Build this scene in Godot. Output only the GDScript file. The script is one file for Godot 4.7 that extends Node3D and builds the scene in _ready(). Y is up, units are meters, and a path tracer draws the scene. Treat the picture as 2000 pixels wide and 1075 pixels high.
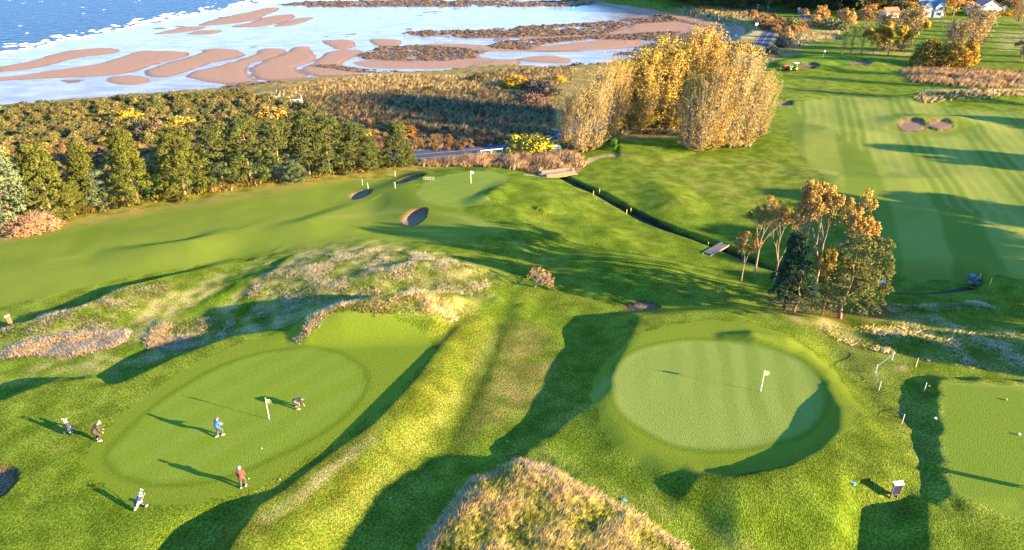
extends Node3D
# A links golf course beside a tidal bay, seen from a drone on a low autumn sun. x right, y up, z towards the viewer; metres.

const SEA := -3.0
var M := {}
var land: Sheet
var shore: Sheet
var names := {}
var rng := RandomNumberGenerator.new()


func _ready() -> void:
	rng.seed = 7
	camera_and_light()
	make_materials()
	build_land()
	
	build_shore()
	build_grasses()
	build_trees()
	build_bushes()
	build_far_country()
	build_course_things()
	build_people()


func camera_and_light() -> void:
	var cam := Camera3D.new()
	cam.name = "camera"
	cam.position = Vector3(0, 36, 0)
	cam.rotation_degrees = Vector3(-26.2, 0, 0)
	cam.fov = 43.92
	cam.near = 0.5
	cam.far = 6000.0
	add_child(cam)
	var sky_look := ProceduralSkyMaterial.new()
	sky_look.sky_top_color = Color(0.24, 0.45, 0.72)
	sky_look.sky_horizon_color = Color(0.57, 0.72, 0.82)
	sky_look.sky_curve = 0.16
	sky_look.ground_bottom_color = Color(0.12, 0.13, 0.08)
	sky_look.ground_horizon_color = Color(0.45, 0.52, 0.58)
	sky_look.sky_energy_multiplier = 0.88
	sky_look.ground_energy_multiplier = 0.88
	var sky := Sky.new()
	sky.sky_material = sky_look
	var env := Environment.new()
	env.background_mode = Environment.BG_SKY
	env.sky = sky
	env.tonemap_mode = Environment.TONE_MAPPER_LINEAR
	env.tonemap_exposure = 8.3
	env.sdfgi_enabled = true
	env.ssao_enabled = true
	env.ssil_enabled = true
	var we := WorldEnvironment.new()
	we.name = "world_environment"
	we.environment = env
	add_child(we)
	var sun := DirectionalLight3D.new()
	sun.name = "sun"
	sun.light_energy = 1.6
	sun.light_color = Color(1.0, 0.87, 0.62)
	sun.light_angular_distance = 0.5
	sun.shadow_enabled = true
	sun.look_at_from_position(Vector3(0.934, 0.235, 0.357) * 50.0, Vector3.ZERO)
	add_child(sun)


# ---------------------------------------------------------------- materials

func look(color: Color, rough := 0.9, vertex := false) -> StandardMaterial3D:
	var m := StandardMaterial3D.new()
	m.albedo_color = color.linear_to_srgb()
	m.roughness = rough
	m.metallic_specular = 0.25
	m.vertex_color_use_as_albedo = vertex
	return m


func leafy(color: Color, glow := 0.35) -> StandardMaterial3D:
	var m := look(color, 0.8, true)
	m.cull_mode = BaseMaterial3D.CULL_DISABLED
	m.backlight_enabled = true
	m.backlight = Color(glow, glow, glow * 0.8)
	return m


func grain(freq: float, octaves: int, lo: Color, hi: Color, sd: int, size := 1024, kind := FastNoiseLite.TYPE_SIMPLEX_SMOOTH) -> NoiseTexture2D:
	var n := FastNoiseLite.new()
	n.seed = sd
	n.noise_type = kind
	n.frequency = freq
	n.fractal_octaves = octaves
	n.fractal_gain = 0.6
	var g := Gradient.new()
	g.offsets = PackedFloat32Array([0.2, 0.8])
	g.colors = PackedColorArray([lo, hi])
	var t := NoiseTexture2D.new()
	t.width = size
	t.height = size
	t.seamless = true
	t.noise = n
	t.color_ramp = g
	return t


func make_materials() -> void:
	var turf := look(Color.WHITE, 0.95, true)
	turf.metallic_specular = 0.1
	turf.albedo_texture = grain(0.024, 5, Color(0.57, 0.62, 0.53), Color(1, 0.98, 0.98), 3)
	turf.uv1_scale = Vector3(0.16, 0.16, 1)
	turf.detail_enabled = true
	turf.detail_blend_mode = BaseMaterial3D.BLEND_MODE_MUL
	turf.detail_albedo = grain(0.012, 5, Color(0.74, 0.78, 0.7), Color(1, 1, 1), 11)
	turf.detail_uv_layer = BaseMaterial3D.DETAIL_UV_2
	turf.heightmap_enabled = true
	turf.heightmap_texture = grain(0.045, 4, Color(0, 0, 0), Color(1, 1, 1), 5)
	turf.heightmap_scale = 6.5
	M.turf = turf
	var mown: StandardMaterial3D = turf.duplicate()
	mown.albedo_texture = grain(0.02, 5, Color(0.68, 0.70, 0.68), Color(0.76, 0.76, 0.75), 13)
	mown.detail_enabled = false
	mown.heightmap_scale = 1.6
	M.mown = mown
	var sand := look(Color.WHITE, 0.8, true)
	sand.roughness = 0.6
	sand.albedo_texture = grain(0.03, 5, Color(0.78, 0.76, 0.74), Color(1, 1, 1), 21)
	sand.uv1_scale = Vector3(0.06, 0.06, 1)
	sand.heightmap_enabled = true
	sand.heightmap_texture = grain(0.02, 4, Color.BLACK, Color.WHITE, 23)
	sand.heightmap_scale = 8.0
	M.sand = sand
	var film := look(Color(0.19, 0.165, 0.15), 0.16)
	film.metallic_specular = 0.16
	film.albedo_texture = grain(0.006, 5, Color(0.75, 0.66, 0.62), Color(1, 1, 1), 31)
	film.uv1_scale = Vector3(0.011, 0.02, 1)
	film.heightmap_enabled = true
	film.heightmap_texture = grain(0.05, 3, Color.BLACK, Color.WHITE, 33)
	film.heightmap_scale = 3.0
	M.film = film
	var sea := look(Color(0.010, 0.045, 0.115), 0.3)
	sea.metallic_specular = 0.16
	sea.albedo_texture = grain(0.02, 5, Color(0.62, 0.68, 0.72), Color(1, 1, 1), 37)
	sea.heightmap_enabled = true
	sea.heightmap_texture = grain(0.016, 5, Color.BLACK, Color.WHITE, 35)
	sea.heightmap_scale = 160.0
	sea.uv1_scale = Vector3(0.009, 0.009, 1)
	M.sea = sea
	M.bark = look(Color(0.20, 0.15, 0.11), 0.95, true)
	M.leaf = leafy(Color.WHITE)
	M.blade = leafy(Color.WHITE, 0.3)
	M.foam = look(Color(0.85, 0.88, 0.9), 0.7)
	M.rock = look(Color.WHITE, 0.75, true)
	M.white = look(Color(0.8, 0.8, 0.78), 0.5)
	M.plain = look(Color.WHITE, 0.8, true)
	M.gloss = look(Color.WHITE, 0.35, true)
	M.wet = look(Color.WHITE, 0.3, true)
	M.wet.metallic_specular = 0.06
	M.tar = look(Color(0.045, 0.05, 0.062), 0.95)
	M.tar.metallic_specular = 0.08


# ---------------------------------------------------------------- naming

func numbered(called: String) -> String:
	var n: int = names.get(called, 0)
	names[called] = n + 1
	return called if n == 0 else "%s_%03d" % [called, n]


func tag(o: Node3D, label: String, category: String, group := "") -> Node3D:
	o.set_meta("label", label)
	o.set_meta("category", category)
	if group:
		o.set_meta("group", group)
	return o


func thing(called: String, label: String, category: String, at: Vector3, turn := 0.0, group := "") -> Node3D:
	var o := Node3D.new()
	o.name = numbered(called)
	add_child(o)
	o.position = at
	o.rotation.y = turn
	return tag(o, label, category, group)


func part(called: String, mesh: Mesh, mat: Material, parent: Node3D, at := Vector3.ZERO) -> MeshInstance3D:
	var o := MeshInstance3D.new()
	o.name = called
	o.mesh = mesh
	o.material_override = mat
	o.position = at
	parent.add_child(o, true)
	return o


func solo(called: String, mesh: Mesh, mat: Material, label: String, category: String, at := Vector3.ZERO, group := "") -> MeshInstance3D:
	var o := part(numbered(called), mesh, mat, self, at)
	tag(o, label, category, group)
	return o


func struct(called: String, mesh: Mesh, mat: Material, kind := "structure") -> MeshInstance3D:
	var o := part(numbered(called), mesh, mat, self)
	o.set_meta("kind", kind)
	return o


func copy(o: Node3D, label: String, at: Vector3, turn: float, size: float, group := "") -> Node3D:
	var c: Node3D = o.duplicate()
	c.name = numbered(str(o.name).trim_suffix("_proto"))
	add_child(c)
	c.position = at
	c.rotation = Vector3(0, turn, 0)
	c.scale = Vector3.ONE * size
	c.set_meta("label", label)
	if group:
		c.set_meta("group", group)
	return c


func scatter(called: String, mesh: Mesh, mat: Material, places: Array[Transform3D], tints: PackedColorArray, kind := "stuff") -> void:
	var mm := MultiMesh.new()
	mm.transform_format = MultiMesh.TRANSFORM_3D
	mm.use_colors = true
	mm.mesh = mesh
	mm.instance_count = places.size()
	for i in places.size():
		mm.set_instance_transform(i, places[i])
		mm.set_instance_color(i, tints[i])
	var o := MultiMeshInstance3D.new()
	o.name = numbered(called)
	o.multimesh = mm
	o.material_override = mat
	o.set_meta("kind", kind)
	add_child(o)


# ---------------------------------------------------------------- mesh helper

class Mb:
	var v := PackedVector3Array()
	var n := PackedVector3Array()
	var c := PackedColorArray()

	func tri(p: Vector3, q: Vector3, r: Vector3, col: Color, up := Vector3.ZERO) -> void:
		var g := (q - p).cross(r - p)
		var out := g.normalized() if up == Vector3.ZERO else up
		if g.dot(out) > 0.0:
			var k := q
			q = r
			r = k
		v.append_array(PackedVector3Array([p, q, r]))
		n.append_array(PackedVector3Array([out, out, out]))
		c.append_array(PackedColorArray([col, col, col]))

	func quad(p: Vector3, q: Vector3, r: Vector3, s: Vector3, col: Color, up := Vector3.ZERO) -> void:
		var out := (q - p).cross(r - p).normalized() if up == Vector3.ZERO else up
		tri(p, q, r, col, out)
		tri(p, r, s, col, out)

	func box(mid: Vector3, size: Vector3, col: Color, b := Basis.IDENTITY, bevel := 0.0) -> void:
		var h := size * 0.5
		for ax in 3:
			for s in [-1.0, 1.0]:
				var e := Vector3.ZERO
				e[ax] = s
				var u := Vector3.ZERO
				u[(ax + 1) % 3] = 1.0
				var w := Vector3.ZERO
				w[(ax + 2) % 3] = 1.0
				var hu: float = h[(ax + 1) % 3] - bevel
				var hw: float = h[(ax + 2) % 3] - bevel
				var o: Vector3 = e * h[ax]
				quad(mid + b * (o - u * hu - w * hw), mid + b * (o + u * hu - w * hw), mid + b * (o + u * hu + w * hw), mid + b * (o - u * hu + w * hw), col, b * e)
				if bevel > 0.0 and s > 0.0:
					for t in [-1.0, 1.0]:
						for k in [-1.0, 1.0]:
							var e1: Vector3 = e * k
							var f1: Vector3 = u * t
							var a1: Vector3 = e1 * h[ax] + f1 * hu
							var a2: Vector3 = e1 * (h[ax] - bevel) + f1 * h[(ax + 1) % 3]
							quad(mid + b * (a1 - w * hw), mid + b * (a2 - w * hw), mid + b * (a2 + w * hw), mid + b * (a1 + w * hw), col, b * (e1 + f1).normalized())

	func tube(p: Vector3, q: Vector3, r0: float, r1: float, sides: int, col: Color, caps := false) -> void:
		var d := (q - p).normalized()
		var s := d.cross(Vector3.UP if absf(d.y) < 0.9 else Vector3.RIGHT).normalized()
		var t := d.cross(s)
		for i in sides:
			var a0 := TAU * i / sides
			var a1 := TAU * (i + 1) / sides
			var e0 := s * cos(a0) + t * sin(a0)
			var e1 := s * cos(a1) + t * sin(a1)
			v.append_array(PackedVector3Array([p + e0 * r0, q + e0 * r1, q + e1 * r1, p + e0 * r0, q + e1 * r1, p + e1 * r0]) if (e1 - e0).cross(d).dot(e0) > 0.0 else PackedVector3Array([p + e0 * r0, q + e1 * r1, q + e0 * r1, p + e0 * r0, p + e1 * r0, q + e1 * r1]))
			n.append_array(PackedVector3Array([e0, e0, e1, e0, e1, e1]) if (e1 - e0).cross(d).dot(e0) > 0.0 else PackedVector3Array([e0, e1, e0, e0, e1, e1]))
			for k in 6:
				c.append(col)
			if caps:
				tri(q, q + e0 * r1, q + e1 * r1, col, d)
				tri(p, p + e0 * r0, p + e1 * r0, col, -d)

	func ball(mid: Vector3, r: Vector3, col: Color, rings := 6) -> void:
		for i in rings:
			for j in rings * 2:
				var q: Array[Vector3] = []
				for k in [[0, 0], [1, 0], [1, 1], [0, 1]]:
					var a: float = PI * (i + k[0]) / rings
					var b: float = PI * (j + k[1]) / rings
					q.append(Vector3(sin(a) * cos(b), cos(a), sin(a) * sin(b)))
				var o := (q[0] + q[2]).normalized()
				tri(mid + q[0] * r, mid + q[1] * r, mid + q[2] * r, col, o)
				tri(mid + q[0] * r, mid + q[2] * r, mid + q[3] * r, col, o)

	func done() -> ArrayMesh:
		var a := []
		a.resize(Mesh.ARRAY_MAX)
		a[Mesh.ARRAY_VERTEX] = v
		a[Mesh.ARRAY_NORMAL] = n
		a[Mesh.ARRAY_COLOR] = c
		var m := ArrayMesh.new()
		m.add_surface_from_arrays(Mesh.PRIMITIVE_TRIANGLES, a)
		return m


# ---------------------------------------------------------------- height sheets

class Sheet:
	var xs := PackedFloat32Array()
	var zs := PackedFloat32Array()
	var nx := 0
	var nz := 0
	var h := PackedFloat32Array()
	var c := PackedColorArray()
	var n1 := PackedFloat32Array()
	var n2 := PackedFloat32Array()
	var n3 := PackedFloat32Array()
	var short := PackedByteArray()   # 1 where the turf is mown as short as a green

	func start(x: PackedFloat32Array, z: PackedFloat32Array, sd: int, f1: float, f2: float, f3: float) -> void:
		xs = x
		zs = z
		nx = x.size()
		nz = z.size()
		h.resize(nx * nz)
		c.resize(nx * nz)
		n1.resize(nx * nz)
		n2.resize(nx * nz)
		n3.resize(nx * nz)
		short.resize(nx * nz)
		var f := FastNoiseLite.new()
		f.seed = sd
		f.fractal_octaves = 2
		for j in nz:
			for i in nx:
				var k := j * nx + i
				n1[k] = f.get_noise_2d(x[i] * f1 * 100.0, z[j] * f1 * 100.0)
				n2[k] = f.get_noise_2d(x[i] * f2 * 100.0 + 900.0, z[j] * f2 * 100.0)
				n3[k] = f.get_noise_2d(x[i] * f3 * 100.0, z[j] * f3 * 100.0 + 700.0)

	func at(x: float, z: float) -> float:
		var i := clampi(xs.bsearch(x) - 1, 0, nx - 2)
		var j := clampi(zs.bsearch(z) - 1, 0, nz - 2)
		var u := clampf((x - xs[i]) / (xs[i + 1] - xs[i]), 0, 1)
		var w := clampf((z - zs[j]) / (zs[j + 1] - zs[j]), 0, 1)
		var k := j * nx + i
		# the two triangles of a cell, so that things stand on the drawn surface
		if u + w <= 1.0:
			return h[k] + u * (h[k + 1] - h[k]) + w * (h[k + nx] - h[k])
		return h[k + nx + 1] + (1 - u) * (h[k + nx] - h[k + nx + 1]) + (1 - w) * (h[k + 1] - h[k + nx + 1])

	func span(lo: Vector2, hi: Vector2) -> Array[int]:
		return [clampi(xs.bsearch(lo.x), 0, nx), clampi(xs.bsearch(hi.x), 0, nx), clampi(zs.bsearch(lo.y), 0, nz), clampi(zs.bsearch(hi.y), 0, nz)]

	# the vertices in and round a closed outline, each with a weight 0..1: fades over «inner» metres inside and «outer» outside the edge
	func area(poly: PackedVector2Array, inner: float, outer: float, rough := 0.0) -> Array:
		var lo := poly[0]
		var hi := poly[0]
		for p in poly:
			lo = lo.min(p)
			hi = hi.max(p)
		var pad := outer + rough
		var r := span(lo - Vector2(pad, pad), hi + Vector2(pad, pad))
		var idx := PackedInt32Array()
		var w := PackedFloat32Array()
		var m := poly.size()
		for j in range(r[2], r[3]):
			var z := zs[j]
			for i in range(r[0], r[1]):
				var x := xs[i]
				var d2 := 1e12
				var inside := false
				var a := poly[m - 1]
				for b in poly:
					var ex := b.x - a.x
					var ez := b.y - a.y
					var px := x - a.x
					var pz := z - a.y
					var t := clampf((px * ex + pz * ez) / (ex * ex + ez * ez + 1e-9), 0.0, 1.0)
					var qx := px - ex * t
					var qz := pz - ez * t
					d2 = minf(d2, qx * qx + qz * qz)
					if (a.y > z) != (b.y > z) and x < (b.x - a.x) * (z - a.y) / (b.y - a.y) + a.x:
						inside = not inside
					a = b
				var k := j * nx + i
				var sd := (-sqrt(d2) if inside else sqrt(d2)) + rough * (n1[k] + n2[k])
				if sd < outer:
					idx.append(k)
					w.append(1.0 - smoothstep(-inner, outer, sd))
		return [idx, w]

	func flatten(a: Array, to: float) -> void:
		for k in a[0].size():
			h[a[0][k]] = lerpf(h[a[0][k]], to, a[1][k])

	func lift(a: Array, by: float, bumpy := 0.0) -> void:
		for k in a[0].size():
			h[a[0][k]] += a[1][k] * (by + bumpy * n1[a[0][k]])

	# noise2/noise1: how much the broad and the fine noise open and close the colour
	func paint(a: Array, col: Color, most := 1.0, broad := 0.0, fine := 0.0) -> void:
		for k in a[0].size():
			var i: int = a[0][k]
			c[i] = c[i].lerp(col, clampf(a[1][k] * (most + broad * n2[i] + fine * n1[i]), 0.0, 1.0))

	func mow(a: Array) -> void:
		for k in a[0].size():
			if a[1][k] > 0.5:
				short[a[0][k]] = 1

	# a ridge or a ditch along points [Vector2, height, reach to the left, reach to the right]; round: 0 = peaked, 1 = broad
	func ridge(pts: Array, peaked := true) -> Array:
		var lo: Vector2 = pts[0][0]
		var hi: Vector2 = pts[0][0]
		for p in pts:
			var far := maxf(p[2], p[3])
			lo = lo.min(p[0] - Vector2(far, far))
			hi = hi.max(p[0] + Vector2(far, far))
		var r := span(lo, hi)
		var idx := PackedInt32Array()
		var w := PackedFloat32Array()
		var ax := PackedFloat32Array()
		var az := PackedFloat32Array()
		for p in pts:
			ax.append(p[0].x)
			az.append(p[0].y)
		for j in range(r[2], r[3]):
			var z := zs[j]
			for i in range(r[0], r[1]):
				var x := xs[i]
				var best := 1e12
				var seg := 0
				var tt := 0.0
				var side := 0.0
				for s in pts.size() - 1:
					var ex := ax[s + 1] - ax[s]
					var ez := az[s + 1] - az[s]
					var px := x - ax[s]
					var pz := z - az[s]
					var t := clampf((px * ex + pz * ez) / (ex * ex + ez * ez + 1e-9), 0.0, 1.0)
					var d2 := (px - ex * t) * (px - ex * t) + (pz - ez * t) * (pz - ez * t)
					if d2 < best:
						best = d2
						seg = s
						tt = t
						side = ex * pz - ez * px
				var which := 3 if side > 0.0 else 2
				var reach: float = lerpf(pts[seg][which], pts[seg + 1][which], tt)
				var d := sqrt(best) / reach
				if d < 1.0:
					var k := j * nx + i
					var f := 1.0 - smoothstep(0.0, 1.0, d)
					if peaked:
						f = lerpf(f, (1.0 - d) * (1.0 - d) * 0.5 + 0.5 * f, 0.5)
					elif reach > 4.0:
						f = lerpf(f, 1.0 - d, 0.6)
					idx.append(k)
					w.append(f)
					var to: float = lerpf(pts[seg][1], pts[seg + 1][1], tt)
					h[k] = lerpf(h[k], to, f)
		return [idx, w]

	# the vertices along a line, weight 1 within «half» metres of it and fading over «soft» more
	func along(pts: PackedVector2Array, half: float, soft: float, rough := 0.0) -> Array:
		var lo := pts[0]
		var hi := pts[0]
		for p in pts:
			lo = lo.min(p)
			hi = hi.max(p)
		var pad := half + soft + rough
		var r := span(lo - Vector2(pad, pad), hi + Vector2(pad, pad))
		var idx := PackedInt32Array()
		var w := PackedFloat32Array()
		for j in range(r[2], r[3]):
			for i in range(r[0], r[1]):
				var q := Vector2(xs[i], zs[j])
				var best := 1e12
				for s in pts.size() - 1:
					best = minf(best, Geometry2D.get_closest_point_to_segment(q, pts[s], pts[s + 1]).distance_squared_to(q))
				var k := j * nx + i
				var d := sqrt(best) + rough * (n1[k] + n2[k])
				if d < half + soft:
					idx.append(k)
					w.append(1.0 - smoothstep(half, half + soft, d))
		return [idx, w]

	func mesh() -> ArrayMesh:
		var v := PackedVector3Array()
		var nn := PackedVector3Array()
		var uv := PackedVector2Array()
		var uv2 := PackedVector2Array()
		v.resize(nx * nz)
		nn.resize(nx * nz)
		uv.resize(nx * nz)
		uv2.resize(nx * nz)
		for j in nz:
			for i in nx:
				var k := j * nx + i
				v[k] = Vector3(xs[i], h[k], zs[j])
				var i0 := maxi(i - 1, 0)
				var i1 := mini(i + 1, nx - 1)
				var j0 := maxi(j - 1, 0)
				var j1 := mini(j + 1, nz - 1)
				nn[k] = Vector3(-(h[j * nx + i1] - h[j * nx + i0]) / (xs[i1] - xs[i0]), 1.0, -(h[j1 * nx + i] - h[j0 * nx + i]) / (zs[j1] - zs[j0])).normalized()
				uv[k] = Vector2(xs[i], zs[j])
				uv2[k] = Vector2(xs[i] * 0.8 + zs[j] * 0.6, zs[j] * 0.8 - xs[i] * 0.6) * 0.023
		var ix: Array[PackedInt32Array] = [PackedInt32Array(), PackedInt32Array()]
		for j in nz - 1:
			for i in nx - 1:
				var k := j * nx + i
				ix[1 if short[k] + short[k + 1] + short[k + nx] + short[k + nx + 1] == 4 else 0].append_array(PackedInt32Array([k, k + 1, k + nx, k + 1, k + nx + 1, k + nx]))
		var a := []
		a.resize(Mesh.ARRAY_MAX)
		a[Mesh.ARRAY_VERTEX] = v
		a[Mesh.ARRAY_NORMAL] = nn
		a[Mesh.ARRAY_TEX_UV] = uv
		a[Mesh.ARRAY_TEX_UV2] = uv2
		a[Mesh.ARRAY_COLOR] = c
		var m := ArrayMesh.new()
		for part in ix:
			if part.size():
				a[Mesh.ARRAY_INDEX] = part
				m.add_surface_from_arrays(Mesh.PRIMITIVE_TRIANGLES, a)
		return m


func steps(marks: Array) -> PackedFloat32Array:   # [[from, spacing], [next, spacing], ..., [end, 0]]; the spacing grows or shrinks smoothly from mark to mark
	var out := PackedFloat32Array()
	for m in marks.size() - 1:
		var x: float = marks[m][0]
		var end: float = marks[m + 1][0]
		while x < end - 0.001:
			out.append(x)
			var t: float = (x - marks[m][0]) / (end - marks[m][0])
			x += lerpf(marks[m][1], marks[m][2] if marks[m].size() > 2 else marks[m][1], t)
	out.append(marks[-1][0])
	return out


func rounded(poly: Array, n := 3) -> PackedVector2Array:   # a closed Catmull-Rom curve through the points
	var out := PackedVector2Array()
	var m := poly.size()
	for i in m:
		var a: Vector2 = poly[(i + m - 1) % m]
		var b: Vector2 = poly[i]
		var d: Vector2 = poly[(i + 1) % m]
		var e: Vector2 = poly[(i + 2) % m]
		for k in n:
			out.append(b.cubic_interpolate(d, a, e, float(k) / n))
	return out


func on(p: Vector2, lift := 0.0) -> Vector3:
	return Vector3(p.x, land.at(p.x, p.y) + lift, p.y)


func dump_heights() -> void:
	for g in [[-115.0, -150.0, 1.0, 231, 127], [-210.0, -456.0, 6.0, 92, 52]]:
		print("DG %s %s %s %d %d" % g)
		for j in g[4]:
			var row := PackedStringArray()
			for i in g[3]:
				row.append(str(roundi(land.at(g[0] + g[2] * i, g[1] + g[2] * j) * 100)))
			print("DR " + ",".join(row))


# ---------------------------------------------------------------- the land

const GREEN_ROUGH := Color(0.152, 0.215, 0.020)
const FAIRWAY := Color(0.205, 0.256, 0.034)
const PUTTING := Color(0.185, 0.258, 0.026)
const YELLOW := Color(0.170, 0.180, 0.026)
const DRY := Color(0.45, 0.37, 0.16)
const STRAW := Color(0.52, 0.42, 0.22)
const BARE := Color(0.42, 0.27, 0.16)
const SOIL := Color(0.10, 0.07, 0.04)
const PIT := Color(0.30, 0.19, 0.125)


func poly(a: Array) -> PackedVector2Array:
	return PackedVector2Array(a)


var pits := []


func bunker(pts: Array, floor_y: float, lip := 0.28) -> void:
	var p := rounded(pts, 3)
	var mid := Vector2.ZERO
	for q in p:
		mid += q / p.size()
	floor_y = maxf(floor_y, land.at(mid.x, mid.y) - 0.6)
	land.flatten(land.area(p, 0.1, lip), floor_y)
	pits.append([p, lip])


func build_land() -> void:
	land = Sheet.new()
	land.start(
		steps([[-3200, 300, 40], [-600, 40, 5], [-420, 5, 2], [-140, 2, 0.7], [-100, 0.7, 0.36], [-62, 0.33], [62, 0.36, 0.7], [100, 0.7, 1.6], [200, 1.8, 5], [420, 12, 60], [700, 60, 300], [3200, 0]]),
		steps([[-3200, 300, 40], [-620, 40, 6], [-330, 4.5, 1.2], [-150, 0.9, 0.45], [-112, 0.45, 0.36], [-76, 0.36, 0.28], [-24, 0.8], [-14, 0]]), 5, 0.4, 0.09, 0.022)
	for k in land.h.size():
		land.h[k] = 0.35 * land.n3[k] + 0.10 * land.n2[k]
		var c := GREEN_ROUGH.lerp(FAIRWAY, clampf(0.35 + land.n3[k] * 0.8 + land.n2[k] * 0.5, 0, 1))
		land.c[k] = c.lerp(YELLOW, clampf(land.n2[k] * 0.55 + land.n1[k] * 0.35 - 0.02, 0, 0.6))
	shape_land()
	colour_land()
	for b in pits:   # dark walls of stacked sods round a floor of sand
		land.paint(land.area(b[0], -b[1] * 0.95, b[1] + 0.3, 0.06), Color(0.095, 0.065, 0.04), 1.0, 0.1, 0.15)
		land.paint(land.area(b[0], 0.05, 0.2, 0.04), PIT, 1.0, 0.05, 0.1)
	var mi := struct("ground", land.mesh(), M.turf)
	mi.name = "ground"
	mi.material_override = null
	mi.mesh.surface_set_material(0, M.turf)
	mi.mesh.surface_set_material(1, M.mown)


func shape_land() -> void:
	var L := land
	# the shelf that carries the left green and the turf below it
	L.flatten(L.area(poly([Vector2(-52.15,-42.63), Vector2(-42.7,-46.46), Vector2(-40.22,-49.41), Vector2(-34.35,-49.72), Vector2(-31.79,-53.51), Vector2(-27.45,-57.17), Vector2(-21.83,-59.35), Vector2(-15.79,-61.23), Vector2(-8.11,-58.34), Vector2(-6.18,-53.68), Vector2(-8.66,-47.32), Vector2(-11.12,-42.01), Vector2(-15.4,-35.03), Vector2(-15.78,-29.91), Vector2(-18.98,-23.3), Vector2(-35.24,-23.3)]), 0.3, 2.6, 0.3), 1.5)
	L.flatten(L.area(poly([Vector2(-35.26,-50.77), Vector2(-32.61,-54.59), Vector2(-28.28,-58.66), Vector2(-22.34,-60.37), Vector2(-19.51,-62.79), Vector2(-17.68,-67.03), Vector2(-25.46,-68.25), Vector2(-31.72,-66.43), Vector2(-34.92,-60.88), Vector2(-36.18,-55.12)]), 1.5, 2.5), -0.5)
	# rough dome behind it, with its two crests
	L.flatten(L.area(poly([Vector2(-31.16,-70.13), Vector2(-27.53,-75.74), Vector2(-19.43,-78.98), Vector2(-10.19,-77.41), Vector2(-4.28,-73.55), Vector2(-2.87,-68.2), Vector2(-6.61,-64.58), Vector2(-14.52,-65.75), Vector2(-22.18,-65.16)]), 5.0, 7.0, 0.8), 1.3)
	L.ridge([[Vector2(-20.52,-67.56), 1.2, 3, 3], [Vector2(-15.7,-69.63), 1.9, 3, 4], [Vector2(-10.2,-72.5), 2.1, 3, 4], [Vector2(-5.4,-72.29), 1.6, 3, 4], [Vector2(-2.4,-71.6), 0.6, 3, 3]])
	L.ridge([[Vector2(-21.78,-57.51), 1.7, 2.5, 3], [Vector2(-19.99,-57.91), 2.8, 3, 4], [Vector2(-17.14,-58.91), 3.5, 4, 5], [Vector2(-13.06,-60.3), 3.9, 4, 6], [Vector2(-8.86,-61.6), 3.8, 4, 7], [Vector2(-5.34,-63.01), 2.7, 4, 6], [Vector2(-1.92,-64.35), 1, 3, 5]])
	# long bank between the left green and the valley
	L.ridge([[Vector2(-2.99,-63.44), 1, 5, 3], [Vector2(-5.07,-58.34), 1.5, 7, 2.5], [Vector2(-6.57,-53.89), 1.82, 8, 1.4], [Vector2(-8.15,-48.73), 1.98, 9, 1.3], [Vector2(-10.62,-42.82), 2, 9, 1.3], [Vector2(-13.29,-39.53), 1.72, 9, 1], [Vector2(-15.6,-35.82), 1.76, 10, 1], [Vector2(-16.79,-33.77), 2.2, 10, 1.6], [Vector2(-17.08,-31.4), 2.5, 10, 2.2], [Vector2(-17.18,-29.14), 2.6, 10, 2.4], [Vector2(-17.2,-26.16), 2.6, 10, 3]], false)
	L.flatten(L.area(poly([Vector2(-22.04,-30.12), Vector2(-21.9,-32.35), Vector2(-19.99,-33.88), Vector2(-18.51,-34.56), Vector2(-18.47,-32.56), Vector2(-18.84,-30.12)]), 1.5, 1.5), 0.7)
	# valley and its groove
	L.flatten(L.area(poly([Vector2(-0.83,-64.35), Vector2(3.13,-60.03), Vector2(7.34,-55.24), Vector2(6.75,-45.17), Vector2(0.39,-40.82), Vector2(-4.51,-30.38), Vector2(-11.59,-30.38), Vector2(-9.28,-35.56), Vector2(-6.4,-42), Vector2(-4.5,-49.45), Vector2(-3.01,-57.09)]), 1.0, 3.0), 0.4)
	L.ridge([[Vector2(0.59,-69.95), 0.1, 2, 2], [Vector2(-1.31,-60.37), 0.3, 2.5, 2], [Vector2(-2.37,-52.86), 0.35, 2, 2], [Vector2(-3.68,-46.79), 0.3, 2, 2], [Vector2(-5.48,-40.59), 0.2, 2.5, 2.5], [Vector2(-7.89,-35.58), 0, 3, 3], [Vector2(-9.64,-30.03), 0, 4, 4]])
	# land rising to the right
	L.flatten(L.area(poly([Vector2(28.8,-59.19), Vector2(36.73,-60.73), Vector2(46.29,-59.19), Vector2(60.13,-57.23), Vector2(38.5,-23.63), Vector2(0,-23.63), Vector2(5.48,-37.02), Vector2(12.66,-36.52), Vector2(22.98,-39.68), Vector2(28.27,-44.53), Vector2(29.78,-51.9)]), 3.0, 6.0), 1.05)
	L.flatten(L.area(poly([Vector2(1.36,-40.53), Vector2(5.34,-46.22), Vector2(7.73,-46.57), Vector2(12.77,-40.25), Vector2(15.19,-36.52), Vector2(9.68,-34.13), Vector2(4.81,-37.79)]), 0.8, 2.4, 0.3), 1.35)
	L.flatten(L.area(poly([Vector2(12.6,-61.05), Vector2(24.01,-62.36), Vector2(31.15,-60.21), Vector2(27.58,-56.24), Vector2(16.46,-57.2), Vector2(11.46,-55.5)]), 1.0, 4.0), 1.6)
	# right green: a raised table with a rim on its right and near side
	L.flatten(L.area(poly([Vector2(8.19,-48.99), Vector2(9.64,-53.06), Vector2(12.15,-56.89), Vector2(16.85,-59.07), Vector2(22.73,-58.26), Vector2(26.93,-54.65), Vector2(28.22,-49.77), Vector2(26.73,-43.39), Vector2(22.61,-39.21), Vector2(17.07,-37.18), Vector2(11.77,-37.86), Vector2(8.72,-40.81), Vector2(7.45,-44.7)]), 0.8, 3.2, 0.15), 1.9)
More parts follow.
